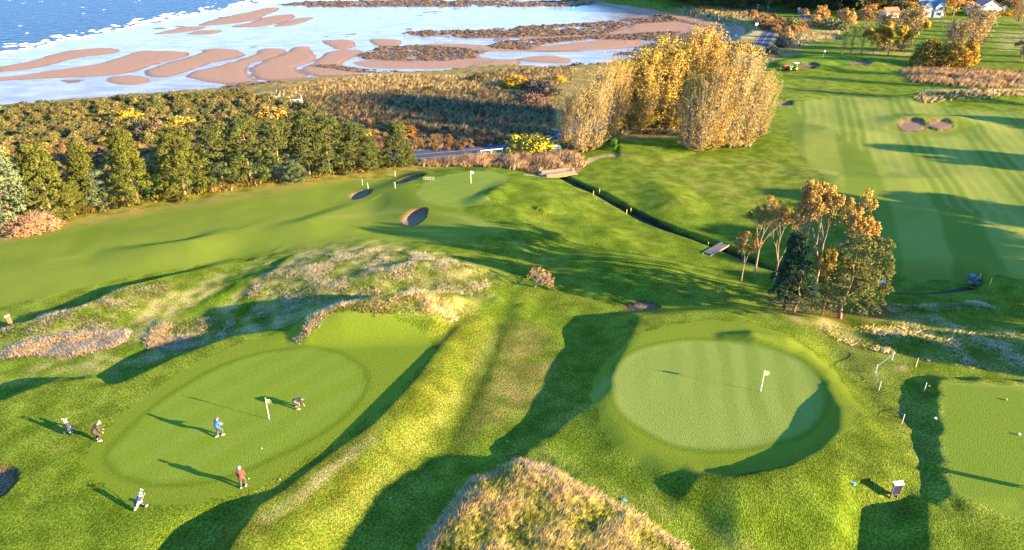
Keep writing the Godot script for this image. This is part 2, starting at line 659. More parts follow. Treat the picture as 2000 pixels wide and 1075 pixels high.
	L.ridge([[Vector2(26.6,-46.86), 2.1, 4, 2], [Vector2(26.14,-43.78), 2.6, 7, 2], [Vector2(24.86,-41.14), 2.7, 8, 2], [Vector2(22.49,-38.84), 2.7, 8, 1.8], [Vector2(19.42,-37.07), 2.75, 7, 1.5], [Vector2(15.55,-36.1), 2.7, 6, 1.4], [Vector2(13.24,-36.63), 2.4, 3.6, 1.4], [Vector2(12.12,-37.8), 1.95, 3, 1.4]])
	L.ridge([[Vector2(20.7,-55.73), 2.2, 1.6, 1.6], [Vector2(22.7,-55.37), 2.7, 2.2, 2.2], [Vector2(25.43,-54.75), 2.4, 2, 2]])
	# rough mound in the foreground
	L.flatten(L.area(poly([Vector2(0.37,-38.73), Vector2(-2.54,-36.89), Vector2(-3.94,-34), Vector2(-5.44,-30.6), Vector2(-6.87,-25.63), Vector2(14.32,-25.63), Vector2(11.1,-30.21), Vector2(8.38,-32.89), Vector2(4.29,-36.14), Vector2(1.86,-38.35)]), 1.2, 2.2, 0.3), 1.7)
	# two tees on the right
	L.flatten(L.area(poly([Vector2(37.3,-49.29), Vector2(43.7,-48.76), Vector2(48.6,-47.64), Vector2(39.86,-33.35), Vector2(33.29,-33.13), Vector2(30.08,-35.44), Vector2(32.75,-41.64)]), 0.3, 1.5, 0.5), 1.7)
	L.flatten(L.area(poly([Vector2(27.21,-34.39), Vector2(24.05,-28.45), Vector2(39.57,-28.45), Vector2(42.1,-33.26)]), 0.3, 1.2, 0.4), 1.5)
	L.flatten(L.area(poly([Vector2(23.95,-35.8), Vector2(20.6,-29.61), Vector2(24.4,-29.61), Vector2(27.61,-35.8)]), 0.6, 1.2), 0.55)
	# third green on its own rise
	L.flatten(L.area(poly([Vector2(-19.32,-102.5), Vector2(-14.56,-110.2), Vector2(-4.36,-112.5), Vector2(4.97,-106.1), Vector2(8.33,-95.49), Vector2(5.89,-85.81), Vector2(0,-80.9), Vector2(-6.8,-84), Vector2(-14.58,-91.25)]), 3.0, 6.0), 1.3)
	L.ridge([[Vector2(0,-104.8), 1.4, 3, 3], [Vector2(-2.71,-98.35), 1.9, 3, 3], [Vector2(-4.13,-94.71), 1.9, 3, 4], [Vector2(-1.83,-91.98), 1.8, 3, 4], [Vector2(2.9,-90.86), 1.6, 3, 5]])
	# folds of the left fairway and the middle ground
	for p in [[[Vector2(-53.05,-78.45), 0.1, 3, 6], [Vector2(-46.02,-80.3), 0.7, 3, 7], [Vector2(-41.88,-81.5), 0.9, 3, 7], [Vector2(-38.86,-85.52), 0.3, 3, 6]], [[Vector2(-50.58,-60.14), 0.8, 1, 6], [Vector2(-46.71,-62.6), 1.1, 1, 6], [Vector2(-44.6,-64.7), 1.25, 1, 6], [Vector2(-43.57,-68), 1.1, 1.2, 7], [Vector2(-40.03,-71.4), 0.7, 2, 7], [Vector2(-34.49,-75.61), 0.3, 3, 7]], [[Vector2(-33.69,-86.67), 0.2, 3, 6], [Vector2(-28.78,-89.46), 0.6, 3, 6], [Vector2(-23.02,-96.45), 0.3, 3, 5]], [[Vector2(6.45,-78.24), 0.2, 4, 6], [Vector2(12.62,-76.49), 1, 4, 7], [Vector2(18.38,-73.76), 0.9, 5, 7], [Vector2(21.64,-69.37), 0.4, 5, 6]], [[Vector2(6.51,-89.96), 0.4, 4, 6], [Vector2(12.39,-84.97), 0.9, 5, 6], [Vector2(15.91,-80.98), 0.4, 4, 6]], [[Vector2(48.18,-114.9), 0.1, 5, 9], [Vector2(54.03,-108.1), 0.9, 6, 10], [Vector2(63.65,-107.1), 0.8, 6, 10], [Vector2(75.77,-110.3), 0.2, 5, 8]], [[Vector2(62.51,-148.2), 0.1, 7, 10], [Vector2(65.83,-140.5), 0.9, 8, 12], [Vector2(70.32,-136.3), 0.7, 8, 12], [Vector2(74.11,-131.2), 0.2, 6, 8]], [[Vector2(55.57,-96.99), 0.1, 4, 8], [Vector2(60.88,-92.98), 0.8, 5, 9], [Vector2(69.33,-92.2), 0.7, 5, 9]], [[Vector2(21.52,-110.3), 0.2, 4, 6], [Vector2(24.14,-102.4), 1.1, 5, 6], [Vector2(25.07,-95.65), 1, 5, 6], [Vector2(25.86,-92.22), 0.3, 4, 5]]]:
		L.ridge(p, false)
	# burn in its ditch, and the hollow where it leaves a pipe
	L.ridge([[Vector2(6.65,-113.6), -0.7, 1.2, 1.2], [Vector2(8.54,-111.4), -0.8, 1.2, 1.2], [Vector2(10.92,-106.6), -0.8, 1.2, 1.3], [Vector2(13.79,-102.4), -0.85, 1.2, 1.4], [Vector2(16.64,-96.81), -0.9, 1.2, 1.4], [Vector2(19.36,-91.65), -0.9, 1.2, 1.5], [Vector2(22.15,-87.96), -0.95, 1.2, 1.5], [Vector2(25.02,-85.03), -1, 1.3, 1.5], [Vector2(27.11,-82.49), -1, 1.3, 1.5], [Vector2(29.2,-79.28), -1, 1.3, 1.5], [Vector2(31.88,-76.48), -1.1, 1.4, 1.6], [Vector2(34.93,-74.32), -1.3, 1.6, 1.8], [Vector2(39.53,-73.27), -1.6, 2.4, 2.4], [Vector2(44.07,-72.39), -1.7, 3, 2.6], [Vector2(48.94,-72.24), -1.9, 5, 2.4], [Vector2(52.92,-72.77), -1.9, 4, 2.4], [Vector2(55.59,-73.73), -1.7, 2, 2], [Vector2(56.77,-74.32), -1.3, 1, 1]], false)
	L.flatten(L.area(rounded([Vector2(44.64,-73.74), Vector2(50.12,-76.15), Vector2(54.57,-76.15), Vector2(56.37,-74.43), Vector2(55.46,-72.24), Vector2(52.73,-70.92), Vector2(47.39,-69.89), Vector2(43.79,-70.4)]), 0.8, 1.8), -1.7)
	L.ridge([[Vector2(38.87,-65.09), 0.6, 2, 4], [Vector2(43.81,-64.03), 0.8, 2, 4], [Vector2(49.98,-65.09), 0.6, 2, 4]])
	# tee by the poplars, the twin-bunker mound, the far green
	L.flatten(L.area(poly([Vector2(20.81,-133.5), Vector2(33.85,-135.1), Vector2(32.98,-124.7), Vector2(26.87,-120.3), Vector2(20.16,-122)]), 0.4, 1.6), 0.45)
	L.ridge([[Vector2(79.16,-144.6), 0.3, 7, 7], [Vector2(85.09,-149.1), 1, 7, 9], [Vector2(91.75,-151.2), 1.2, 8, 10], [Vector2(97.68,-149.6), 1.1, 8, 9], [Vector2(100.2,-146), 0.4, 7, 8]])
	L.ridge([[Vector2(92.41,-170.6), 0.4, 6, 6], [Vector2(100.8,-172.7), 1.6, 6, 8], [Vector2(112.5,-173.2), 2, 6, 9], [Vector2(134.2,-173.2), 2, 6, 9]])
	L.flatten(L.area(rounded([Vector2(84.61,-224.5), Vector2(96.77,-235), Vector2(110.6,-239.4), Vector2(116.1,-232.8), Vector2(111.3,-222.5), Vector2(96.85,-214.8), Vector2(85.92,-214.8)]), 1.0, 5.0), 1.1)
	L.ridge([[Vector2(103.9,-221.7), 0.4, 6, 7], [Vector2(109.8,-222.9), 1.3, 6, 8], [Vector2(115.3,-223.6), 1.5, 6, 8], [Vector2(122.2,-223), 0.5, 6, 7]])
	# sand pits
	bunker([Vector2(-25.19,-100.7), Vector2(-25.06,-102.4), Vector2(-24.15,-103.1), Vector2(-22.77,-103.1), Vector2(-22.56,-101.2), Vector2(-23.45,-99.99), Vector2(-24.31,-99.53)], -0.35)
	bunker([Vector2(-18.87,-106.4), Vector2(-17.91,-109), Vector2(-16.1,-109.5), Vector2(-14.64,-108.7), Vector2(-15.51,-106.9), Vector2(-16.9,-105.3), Vector2(-18.15,-104.8)], -0.1)
	bunker([Vector2(-15.43,-89.41), Vector2(-14.71,-91.57), Vector2(-13.73,-92.58), Vector2(-12.65,-92.18), Vector2(-12.55,-89.41), Vector2(-13.36,-87.89), Vector2(-14.6,-88.08)], -0.75)
	bunker([Vector2(12.51,-65.4), Vector2(13.56,-66.35), Vector2(14.84,-66.59), Vector2(15.88,-65.52), Vector2(15.09,-64.83), Vector2(13.16,-64.6)], -0.35)
	bunker([Vector2(-38.66,-38.1), Vector2(-36.98,-38.26), Vector2(-36.11,-37.84), Vector2(-35.58,-36.81), Vector2(-35.63,-35.82), Vector2(-36.39,-34.86)], 0.3)
	bunker([Vector2(83.9,-147.1), Vector2(86.76,-149), Vector2(88.83,-148.1), Vector2(86.77,-142.6), Vector2(83.59,-140.9), Vector2(81.68,-141.3)], 0.25, 0.4)
	bunker([Vector2(90.04,-146.2), Vector2(93.22,-148.5), Vector2(94.75,-147.1), Vector2(93.13,-143.9), Vector2(89.97,-142.2), Vector2(88.98,-143.5)], 0.35, 0.4)
	bunker([Vector2(107.6,-224), Vector2(114,-228), Vector2(114.2,-225), Vector2(110.3,-220.1), Vector2(106.4,-219.1)], -0.2)
	bunker([Vector2(127,-293.7), Vector2(132.4,-297), Vector2(134.9,-295.3), Vector2(130.6,-287.3), Vector2(126.3,-287.3)], -0.5)
	bunker([Vector2(90.16,-223.2), Vector2(94.97,-222.2), Vector2(93.04,-216.6), Vector2(87.94,-214.7)], -0.8, 1.2)
	bunker([Vector2(65.02,-169.5), Vector2(67.67,-171.3), Vector2(68.89,-170.1), Vector2(67.36,-166.6), Vector2(65.3,-166)], -0.6)
	# the edge of the land: everything seaward drops under the beach; the far side rises
	L.flatten(L.area(poly([Vector2(-212.6,-147.6), Vector2(-159.9,-164), Vector2(-129.3,-173.5), Vector2(-123.5,-176.4), Vector2(-110.5,-181.4), Vector2(-103.7,-186.6), Vector2(-92.25,-192.1), Vector2(-84,-196.5), Vector2(-77.29,-198), Vector2(-71.47,-202.5), Vector2(-66.93,-207.3), Vector2(-56.38,-214), Vector2(-38.59,-220.2), Vector2(-24.68,-225.7), Vector2(-10.15,-232.6), Vector2(1.73,-237.7), Vector2(10.15,-232.6), Vector2(20.46,-234.6), Vector2(35.23,-243), Vector2(49.07,-261.7), Vector2(65.18,-274.7), Vector2(82.02,-292.1), Vector2(99.67,-322.5), Vector2(106.4,-350.5), Vector2(105.1,-373.5), Vector2(94.17,-405.2), Vector2(78.19,-445.9), Vector2(58.34,-491.1), Vector2(60, -900), Vector2(300, -3000), Vector2(-3000, -3000), Vector2(-3000, -200)]), 0.0, 9.0, 1.2), -7.0)
	L.ridge([[Vector2(-121.4,-146.8), 1, 10, 10], [Vector2(-102.4,-155.7), 1.2, 9, 9], [Vector2(-84.77,-162.9), 1.4, 9, 9], [Vector2(-71.68,-169.7), 1.2, 8, 9], [Vector2(-58.83,-181.3), 0.8, 8, 9], [Vector2(-42.33,-192.1), 0.5, 8, 10]], false)
	L.flatten(L.area(PackedVector2Array([Vector2(60, -520), Vector2(160, -500), Vector2(330, -510), Vector2(700, -520), Vector2(3000, -900), Vector2(3000, -3000), Vector2(200, -3000)]), 20.0, 40.0), 9.0)


func colour_land() -> void:
	var L := land
	# left fairway
	L.paint(L.area(poly([Vector2(-75.42,-75.65), Vector2(-69.97,-86.24), Vector2(-64.97,-91.98), Vector2(-54.7,-98.38), Vector2(-41.5,-105.6), Vector2(-30.3,-110.9), Vector2(-20.78,-110.9), Vector2(-7.45,-92.99), Vector2(0,-83.59), Vector2(-6.7,-81.89), Vector2(-20.18,-82.23), Vector2(-28.55,-78.67), Vector2(-36.45,-75.65), Vector2(-44.42,-71.46), Vector2(-48.14,-66.43), Vector2(-54.71,-63.56), Vector2(-63.48,-60.88)]), 1.0, 3.0, 0.6), FAIRWAY, 0.75, 0.5, 0.2)
	L.mow(L.area(poly([Vector2(-75.42,-75.65), Vector2(-69.13,-84.98), Vector2(-64.15,-90.58), Vector2(-53.97,-96.82), Vector2(-40.91,-103.8), Vector2(-29.85,-109), Vector2(-20.47,-109), Vector2(-7.38,-91.98), Vector2(0,-83.59), Vector2(-6.73,-82.23), Vector2(-20.32,-82.9), Vector2(-28.83,-79.62), Vector2(-36.8,-76.54), Vector2(-45.09,-72.82), Vector2(-54.73,-65.26), Vector2(-63.48,-60.88)]), 0.0, 0.1))
	L.paint(L.area(poly([Vector2(-79.13,-80.26), Vector2(-69.97,-86.24), Vector2(-64.97,-91.98), Vector2(-54.7,-98.38), Vector2(-43.36,-103.8), Vector2(-37.53,-109), Vector2(-26.55,-113.7), Vector2(-20.37,-119.8), Vector2(-9.19,-118.9), Vector2(-17.58,-112.9), Vector2(-29.85,-109), Vector2(-40.25,-101.9), Vector2(-53.35,-95.52), Vector2(-63.23,-89.03), Vector2(-68.42,-83.93), Vector2(-75.42,-75.65)]), 1.0, 4.0, 1.0), Color(0.42, 0.30, 0.09), 0.6, 0.6, 0.5)
	# rough with dry grass: the strip on the left, the dome, the mounds
	L.paint(L.area(poly([Vector2(-57.38,-60.03), Vector2(-50.37,-62.13), Vector2(-46.17,-63.23), Vector2(-43.05,-66.69), Vector2(-39.07,-69.17), Vector2(-32.23,-74.6), Vector2(-26.1,-79.46), Vector2(-17.94,-81.25), Vector2(-9.1,-79.14), Vector2(-3.07,-73.89), Vector2(-2.25,-66.09), Vector2(-5.36,-62.13), Vector2(-12.76,-61.49), Vector2(-20.31,-61.92), Vector2(-22.95,-60.03), Vector2(-28.46,-58.04), Vector2(-32.39,-54.35), Vector2(-35.65,-52.22), Vector2(-42.47,-52.64), Vector2(-46.09,-51.01), Vector2(-49.55,-49.45)]), 1.5, 2.0, 0.8), DRY, 0.36, 0.6, 1.1)
	L.paint(L.area(poly([Vector2(-30.17,-75.65), Vector2(-24.98,-79.94), Vector2(-18.04,-81.56), Vector2(-12.98,-78.67), Vector2(-18.56,-74.21), Vector2(-26.02,-70.15), Vector2(-29.57,-70.15)]), 2.0, 3.0, 0.8), DRY, 0.55, 0.5, 0.9)
	L.paint(L.area(poly([Vector2(-20.45,-57.63), Vector2(-16.68,-60.94), Vector2(-11.79,-63.16), Vector2(-7.03,-63.86), Vector2(-3.72,-62.37), Vector2(-6.13,-59.46), Vector2(-12.17,-58.84), Vector2(-17.24,-58.84)]), 1.0, 1.5, 0.5), DRY, 0.6, 0.6, 0.9)
	L.paint(L.along(poly([Vector2(-20.56,-55.62), Vector2(-17.77,-59.19), Vector2(-13.41,-61.88), Vector2(-9.07,-63.02)]), 0.3, 0.5, 0.2), STRAW, 0.9)
	for p in [[Vector2(-49.63,-56.02), Vector2(-46.61,-58.37), Vector2(-41.88,-60.06), Vector2(-39.68,-60.37), Vector2(-38.92,-58.37), Vector2(-42.19,-56.02), Vector2(-46.16,-56.02)], [Vector2(-37.35,-59.36), Vector2(-33.42,-59.86), Vector2(-30.93,-58.86), Vector2(-33.59,-57.89), Vector2(-36.48,-58.08)]]:
		L.paint(L.area(poly(p), 0.8, 1.2, 0.6), STRAW, 0.85, 0.5, 0.6)
	L.paint(L.along(poly([Vector2(-37.22,-56.02), Vector2(-35.44,-60.88), Vector2(-33.08,-67.03), Vector2(-30.24,-72.13), Vector2(-27.87,-76.39)]), 0.8, 0.9, 0.3), Color(0.115, 0.20, 0.014), 0.8, 0, 0.2)
	L.paint(L.along(poly([Vector2(-13.21,-65.05), Vector2(-6.85,-68.13), Vector2(-2.22,-65.64)]), 0.4, 0.8, 0.3), Color(0.1, 0.17, 0.02), 0.5)
	L.paint(L.area(rounded([Vector2(-49.83,-52.13), Vector2(-50,-55.12), Vector2(-47.53,-55.84), Vector2(-45.2,-55.12), Vector2(-45.09,-53.55), Vector2(-46.85,-51.89)]), 0.5, 0.8), PUTTING, 1.0)
	# bank crest worn yellow, valley patch
	L.paint(L.along(poly([Vector2(-3.5,-57.5), Vector2(-5.88,-50.41), Vector2(-8.34,-45.24), Vector2(-11.5,-40.23), Vector2(-14.19,-35.96), Vector2(-15.84,-32.29), Vector2(-16.48,-29.47)]), 2.2, 3.5, 1.0), YELLOW, 0.7, 0.6, 0.5)
	L.paint(L.along(poly([Vector2(-10.83,-40.91), Vector2(-13.17,-37.83), Vector2(-15.07,-34.35), Vector2(-15.93,-32.77)]), 0.2, 0.6, 0.3), STRAW, 0.45, 0.4, 0.4)
	L.paint(L.area(poly([Vector2(0,-60.88), Vector2(3.13,-59.86), Vector2(4.07,-53.38), Vector2(1.77,-47.9), Vector2(-1.67,-44.48), Vector2(-3.28,-43.21), Vector2(-2.26,-49.38), Vector2(-0.74,-55.12)]), 1.0, 1.6, 0.6), Color(0.28, 0.22, 0.07), 0.7, 0.5, 0.6)
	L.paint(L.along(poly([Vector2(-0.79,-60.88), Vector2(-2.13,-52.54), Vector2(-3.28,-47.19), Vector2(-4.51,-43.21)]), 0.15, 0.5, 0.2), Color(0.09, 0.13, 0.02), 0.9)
	# greens with their aprons
	var green_a := rounded([Vector2(-30.22,-39.5), Vector2(-30.23,-42.5), Vector2(-28.93,-47.18), Vector2(-26.3,-51.57), Vector2(-22.04,-54.21), Vector2(-17.27,-54.3), Vector2(-13.8,-51.81), Vector2(-12.51,-48.95), Vector2(-13.06,-45.22), Vector2(-15.06,-41.89), Vector2(-18.09,-39), Vector2(-21.11,-37.1), Vector2(-24.52,-36.59), Vector2(-27.82,-37.41)], 4)
	L.mow(L.area(rounded([Vector2(-31.53,-39.11), Vector2(-31.69,-43.77), Vector2(-30.01,-49.57), Vector2(-26.55,-54.75), Vector2(-20.28,-58.34), Vector2(-13.18,-58.34), Vector2(-8.45,-56.88), Vector2(-7.32,-53.68), Vector2(-8.91,-49.18), Vector2(-12.16,-43.25), Vector2(-15.7,-38.57), Vector2(-18.81,-35.75), Vector2(-23.35,-34.79), Vector2(-27.56,-35.51)]), 0.0, 0.3, 0.3))
	L.paint(L.area(rounded([Vector2(-31.53,-39.11), Vector2(-31.69,-43.77), Vector2(-30.01,-49.57), Vector2(-26.55,-54.75), Vector2(-20.28,-58.34), Vector2(-13.18,-58.34), Vector2(-8.45,-56.88), Vector2(-7.32,-53.68), Vector2(-8.91,-49.18), Vector2(-12.16,-43.25), Vector2(-15.7,-38.57), Vector2(-18.81,-35.75), Vector2(-23.35,-34.79), Vector2(-27.56,-35.51)]), 0.6, 1.5), Color(0.18, 0.24, 0.022), 0.8, 0.3, 0.2)
	L.paint(L.area(green_a, -0.05, 0.45), Color(0.115, 0.175, 0.014), 0.9)
	L.paint(L.area(green_a, 0.7, 0.1), PUTTING, 1.0, 0.2)
	L.mow(L.area(green_a, 0.0, 0.1))
	var cut := L.area(green_a, 0.25, 0.0)
	for k in cut[0].size():
		var i: int = cut[0][k]
		var x := 0.8 * L.xs[i % L.nx] + 0.6 * L.zs[i / L.nx]
		L.c[i] = L.c[i].lerp(Color(0.215, 0.29, 0.042), cut[1][k] * smoothstep(-0.5, 0.5, sin(x * 2.2 + L.n2[i] * 1.2)) * 0.35)
	L.flatten(L.area(green_a, 1.2, 0.6), 1.5)
	var green_b := rounded([Vector2(8.24,-47.64), Vector2(9.24,-51.21), Vector2(11.9,-53.94), Vector2(16.54,-55.48), Vector2(21.72,-54.92), Vector2(25.87,-52.46), Vector2(26.72,-49.38), Vector2(26,-45.72), Vector2(23.44,-42.25), Vector2(20.27,-40.58), Vector2(16.34,-39.66), Vector2(12.61,-40), Vector2(10.08,-41.95), Vector2(8.56,-44.36)], 4)
	L.mow(L.area(rounded([Vector2(6.49,-47.5), Vector2(8.93,-53.06), Vector2(12.94,-57.18), Vector2(19.43,-59.17), Vector2(25.06,-57.67), Vector2(28.21,-53.06), Vector2(28.55,-47.5), Vector2(26.85,-42.75), Vector2(22.39,-38.66), Vector2(16.23,-36.82), Vector2(11.29,-37.33), Vector2(7.73,-40.63)]), 0.0, 0.3, 0.3))
	L.paint(L.area(rounded([Vector2(6.49,-47.5), Vector2(8.93,-53.06), Vector2(12.94,-57.18), Vector2(19.43,-59.17), Vector2(25.06,-57.67), Vector2(28.21,-53.06), Vector2(28.55,-47.5), Vector2(26.85,-42.75), Vector2(22.39,-38.66), Vector2(16.23,-36.82), Vector2(11.29,-37.33), Vector2(7.73,-40.63)]), 0.8, 1.8), Color(0.19, 0.245, 0.024), 0.85, 0.4, 0.2)
	L.paint(L.area(green_b, -0.05, 0.4), Color(0.12, 0.18, 0.014), 0.9)
	L.mow(L.area(green_b, 0.0, 0.1))
	var inside := L.area(green_b, 0.7, 0.1)
	L.paint(inside, Color(0.25, 0.31, 0.065), 1.0, 0.2)
	for k in inside[0].size():
		var i: int = inside[0][k]
		var x := L.xs[i % L.nx] + 0.22 * L.zs[i / L.nx]
		L.c[i] = L.c[i].lerp(Color(0.185, 0.25, 0.04), inside[1][k] * smoothstep(-0.4, 0.4, sin(x * 2.6 + L.n2[i] * 1.6)) * (0.4 + 0.5 * L.n3[i] + 0.4 * L.n2[i]))
	L.flatten(L.area(green_b, 1.0, 0.3), 1.85)
	var green_c := rounded([Vector2(-14.59,-98.2), Vector2(-13.32,-105.1), Vector2(-9.32,-108.8), Vector2(-3.85,-109.9), Vector2(-0.67,-106.9), Vector2(-1.21,-103), Vector2(-3.55,-100.1), Vector2(-3.99,-96.83), Vector2(-3,-94.18), Vector2(-6.64,-92.48), Vector2(-11.19,-93.75)], 3)
	L.paint(L.area(rounded([Vector2(-17.85,-98.2), Vector2(-15.02,-106.9), Vector2(-8.66,-111.6), Vector2(0,-110.5), Vector2(4.85,-103), Vector2(4.48,-93.75), Vector2(-1.44,-89.64), Vector2(-9.96,-88.65), Vector2(-15.52,-92.69)]), 1.5, 2.5), Color(0.15, 0.21, 0.02), 0.8, 0.3, 0.2)
	L.paint(L.area(green_c, 0.3, 0.3), Color(0.19, 0.26, 0.04), 1.0)
	L.mow(L.area(green_c, 0.0, 0.1))
	var third := L.area(green_c, 0.3, 0.2)
	for k in third[0].size():
		var i: int = third[0][k]
		L.c[i] = L.c[i].lerp(Color(0.24, 0.29, 0.05), third[1][k] * clampf(0.3 + L.n2[i] + 0.3 * sin((L.xs[i % L.nx] + L.zs[i / L.nx]) * 1.6), 0.0, 0.7))
	# rough mound in the foreground
	L.paint(L.area(poly([Vector2(0.38,-39.17), Vector2(-2.55,-37.25), Vector2(-3.98,-34.46), Vector2(-5.48,-31), Vector2(-6.87,-25.63), Vector2(14.32,-25.63), Vector2(11.47,-30.4), Vector2(8.43,-33.19), Vector2(4.33,-36.63), Vector2(1.87,-38.73)]), 0.2, 0.4, 0.2), Color(0.22, 0.21, 0.05), 0.85, 0.6, 0.7)
	# turf on the right, tees, worn patches
	L.paint(L.area(poly([Vector2(28.43,-58.19), Vector2(39.62,-61.26), Vector2(51.43,-59.19), Vector2(42.13,-39.68), Vector2(31.39,-34.59), Vector2(24.86,-35.54), Vector2(24.9,-39.68), Vector2(29.31,-45.88), Vector2(30.24,-51.9)]), 2.0, 3.0, 1.0), Color(0.21, 0.23, 0.045), 0.4, 0.9, 0.7)
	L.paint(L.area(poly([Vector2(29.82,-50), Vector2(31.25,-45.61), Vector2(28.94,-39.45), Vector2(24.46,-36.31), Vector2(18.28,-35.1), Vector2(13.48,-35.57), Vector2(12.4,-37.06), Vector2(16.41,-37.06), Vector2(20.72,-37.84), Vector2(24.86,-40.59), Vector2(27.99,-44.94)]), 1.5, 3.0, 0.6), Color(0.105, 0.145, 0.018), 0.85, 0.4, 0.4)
	for p in [[Vector2(36.59,-60.38), Vector2(41.89,-62.51), Vector2(45.34,-61.97), Vector2(42.25,-58.36), Vector2(37.93,-57.87), Vector2(35.13,-58.36)], [Vector2(46.06,-55.52), Vector2(53.45,-58.36), Vector2(50.13,-50.43), Vector2(45.76,-50.04)], [Vector2(32.58,-58.36), Vector2(34.9,-57.87), Vector2(32.34,-55.52)], [Vector2(27.04,-63.07), Vector2(33.53,-59.36), Vector2(30.35,-57.87), Vector2(25.78,-60.9)]]:
		L.paint(L.area(poly(p), 0.5, 1.5, 0.9), DRY, 0.5, 0.9, 0.9)
	L.paint(L.area(poly([Vector2(37.19,-48.84), Vector2(43.43,-48.39), Vector2(48.18,-47.13), Vector2(39.92,-33.48), Vector2(33.4,-33.35), Vector2(30.32,-35.48), Vector2(32.89,-41.52)]), 0.1, 0.3), Color(0.18, 0.25, 0.028), 1.0, 0.4)
	L.mow(L.area(poly([Vector2(37.19,-48.84), Vector2(43.43,-48.39), Vector2(48.18,-47.13), Vector2(39.92,-33.48), Vector2(33.4,-33.35), Vector2(30.32,-35.48), Vector2(32.89,-41.52)]), 0.0, 0.1))
	L.paint(L.along(poly([Vector2(37.1,-48.69), Vector2(43.33,-48.24), Vector2(48.45,-46.92), Vector2(40.22,-33.43), Vector2(33.34,-33.26), Vector2(30.25,-35.48), Vector2(32.81,-41.52), Vector2(37.1,-48.69)]), 0.12, 0.25, 0.1), Color(0.27, 0.30, 0.06), 0.7)
	L.paint(L.area(poly([Vector2(35.18,-52.08), Vector2(36.05,-52.32), Vector2(35.63,-51.5), Vector2(34.75,-51.42)]), 0.2, 0.3), BARE, 0.9)
	# faint walked lines in the turf
	for p in [[Vector2(30.17,-50.68), Vector2(36.78,-51.08), Vector2(44.01,-48.15)], [Vector2(15.04,-31.34), Vector2(10.37,-34.13), Vector2(4.49,-38.32), Vector2(2.32,-40.25)], [Vector2(-0.58,-40.25), Vector2(4.13,-43.86), Vector2(9.01,-49.45)], [Vector2(-26.34,-90.98), Vector2(-17.88,-92.99), Vector2(-7.18,-89.03), Vector2(3.24,-78.67), Vector2(8.87,-70.15)], [Vector2(19.81,-122.4), Vector2(30.42,-115.2), Vector2(41.11,-109.5), Vector2(57.27,-103.8)], [Vector2(-13.3,-31.87), Vector2(-9.66,-37.65), Vector2(-6.28,-44.63), Vector2(-3.7,-51.15), Vector2(-2.04,-58.21)]]:
		L.paint(L.along(poly(p), 0.35, 0.9, 0.5), Color(0.30, 0.30, 0.07), 0.38, 0.4, 0.4)
	# middle rough and fairway beyond the burn
	L.paint(L.area(poly([Vector2(20.58,-115.2), Vector2(29.2,-113.7), Vector2(26.7,-97.26), Vector2(37.26,-92.99), Vector2(43.61,-106.9), Vector2(53.67,-103.1), Vector2(55.01,-128.2), Vector2(44.95,-121.4), Vector2(28.1,-121.4)]), 2.0, 4.0, 1.0), Color(0.24, 0.25, 0.05), 0.5, 0.8, 0.8)
	var right := L.area(poly([Vector2(64.51,-166.6), Vector2(83.26,-175.6), Vector2(97.29,-172.5), Vector2(108.3,-161.1), Vector2(126.7,-153.4), Vector2(125.3,-115.2), Vector2(82.8,-70.15), Vector2(60.48,-72.13), Vector2(53.42,-75.65), Vector2(46.51,-75.65), Vector2(53.65,-92.99), Vector2(52,-106.9), Vector2(55.01,-128.2)]), 2.0, 3.0, 0.6)
	L.paint(right, Color(0.275, 0.31, 0.055), 0.9, 0.3, 0.1)
	L.mow(right)
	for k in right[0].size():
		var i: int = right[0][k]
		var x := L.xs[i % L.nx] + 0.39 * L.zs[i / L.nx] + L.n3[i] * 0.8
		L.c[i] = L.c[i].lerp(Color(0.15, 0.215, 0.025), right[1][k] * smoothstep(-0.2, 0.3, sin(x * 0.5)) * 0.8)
		if L.xs[i % L.nx] > 66.0:
			L.c[i] = L.c[i].lerp(Color(0.36, 0.36, 0.11), right[1][k] * smoothstep(0.0, 0.6, sin(x * 3.0 + L.n2[i] * 0.6)) * 0.4)
	L.paint(L.area(rounded([Vector2(79.94,-142.3), Vector2(85.9,-149.7), Vector2(93.69,-153.7), Vector2(98.81,-149.7), Vector2(97.65,-143.2), Vector2(89.31,-137.2), Vector2(82.63,-136.4)]), 0.8, 1.0), Color(0.20, 0.24, 0.03), 0.8)
	L.paint(L.area(poly([Vector2(111,-183.4), Vector2(152,-187.5), Vector2(158.7,-178.7), Vector2(117.1,-175.6), Vector2(104.1,-175.6)]), 0.5, 2.0, 1.0), STRAW, 0.9)
	L.paint(L.area(poly([Vector2(118,-212.9), Vector2(126.1,-219.4), Vector2(149.2,-215.7), Vector2(164.4,-204.4), Vector2(155.2,-191.9), Vector2(125.2,-189), Vector2(113.8,-196.4)]), 0.5, 2.0, 1.0), Color(0.38, 0.24, 0.10), 0.9, 0.3, 0.3)
	L.paint(L.area(rounded([Vector2(86.35,-224.8), Vector2(97.76,-233.2), Vector2(109.3,-236.5), Vector2(114.5,-231.1), Vector2(109.9,-222.8), Vector2(96.56,-218), Vector2(86.71,-217)]), 0.8, 1.0), Color(0.19, 0.28, 0.03), 1.0)
	L.paint(L.area(poly([Vector2(124.5,-312.7), Vector2(145.6,-320.2), Vector2(139.2,-305.5), Vector2(122.6,-285.8), Vector2(107.8,-268.3), Vector2(107.5,-275.3)]), 1.0, 2.5, 1.0), DRY, 0.9)
	for p in [[Vector2(157,-358.6), Vector2(256.5,-363.4), Vector2(410.4,-363.4), Vector2(395.3,-349.3), Vector2(158.1,-349.3)], [Vector2(211.3,-312.7), Vector2(269.9,-316.4), Vector2(222.5,-257.7), Vector2(178,-257.7)], [Vector2(126.7,-255.2), Vector2(142.5,-250.3), Vector2(138.8,-243.2), Vector2(124,-245.5)]]:
		L.paint(L.area(poly(p), 1.0, 4.0, 2.0), DRY, 0.6, 0.6)
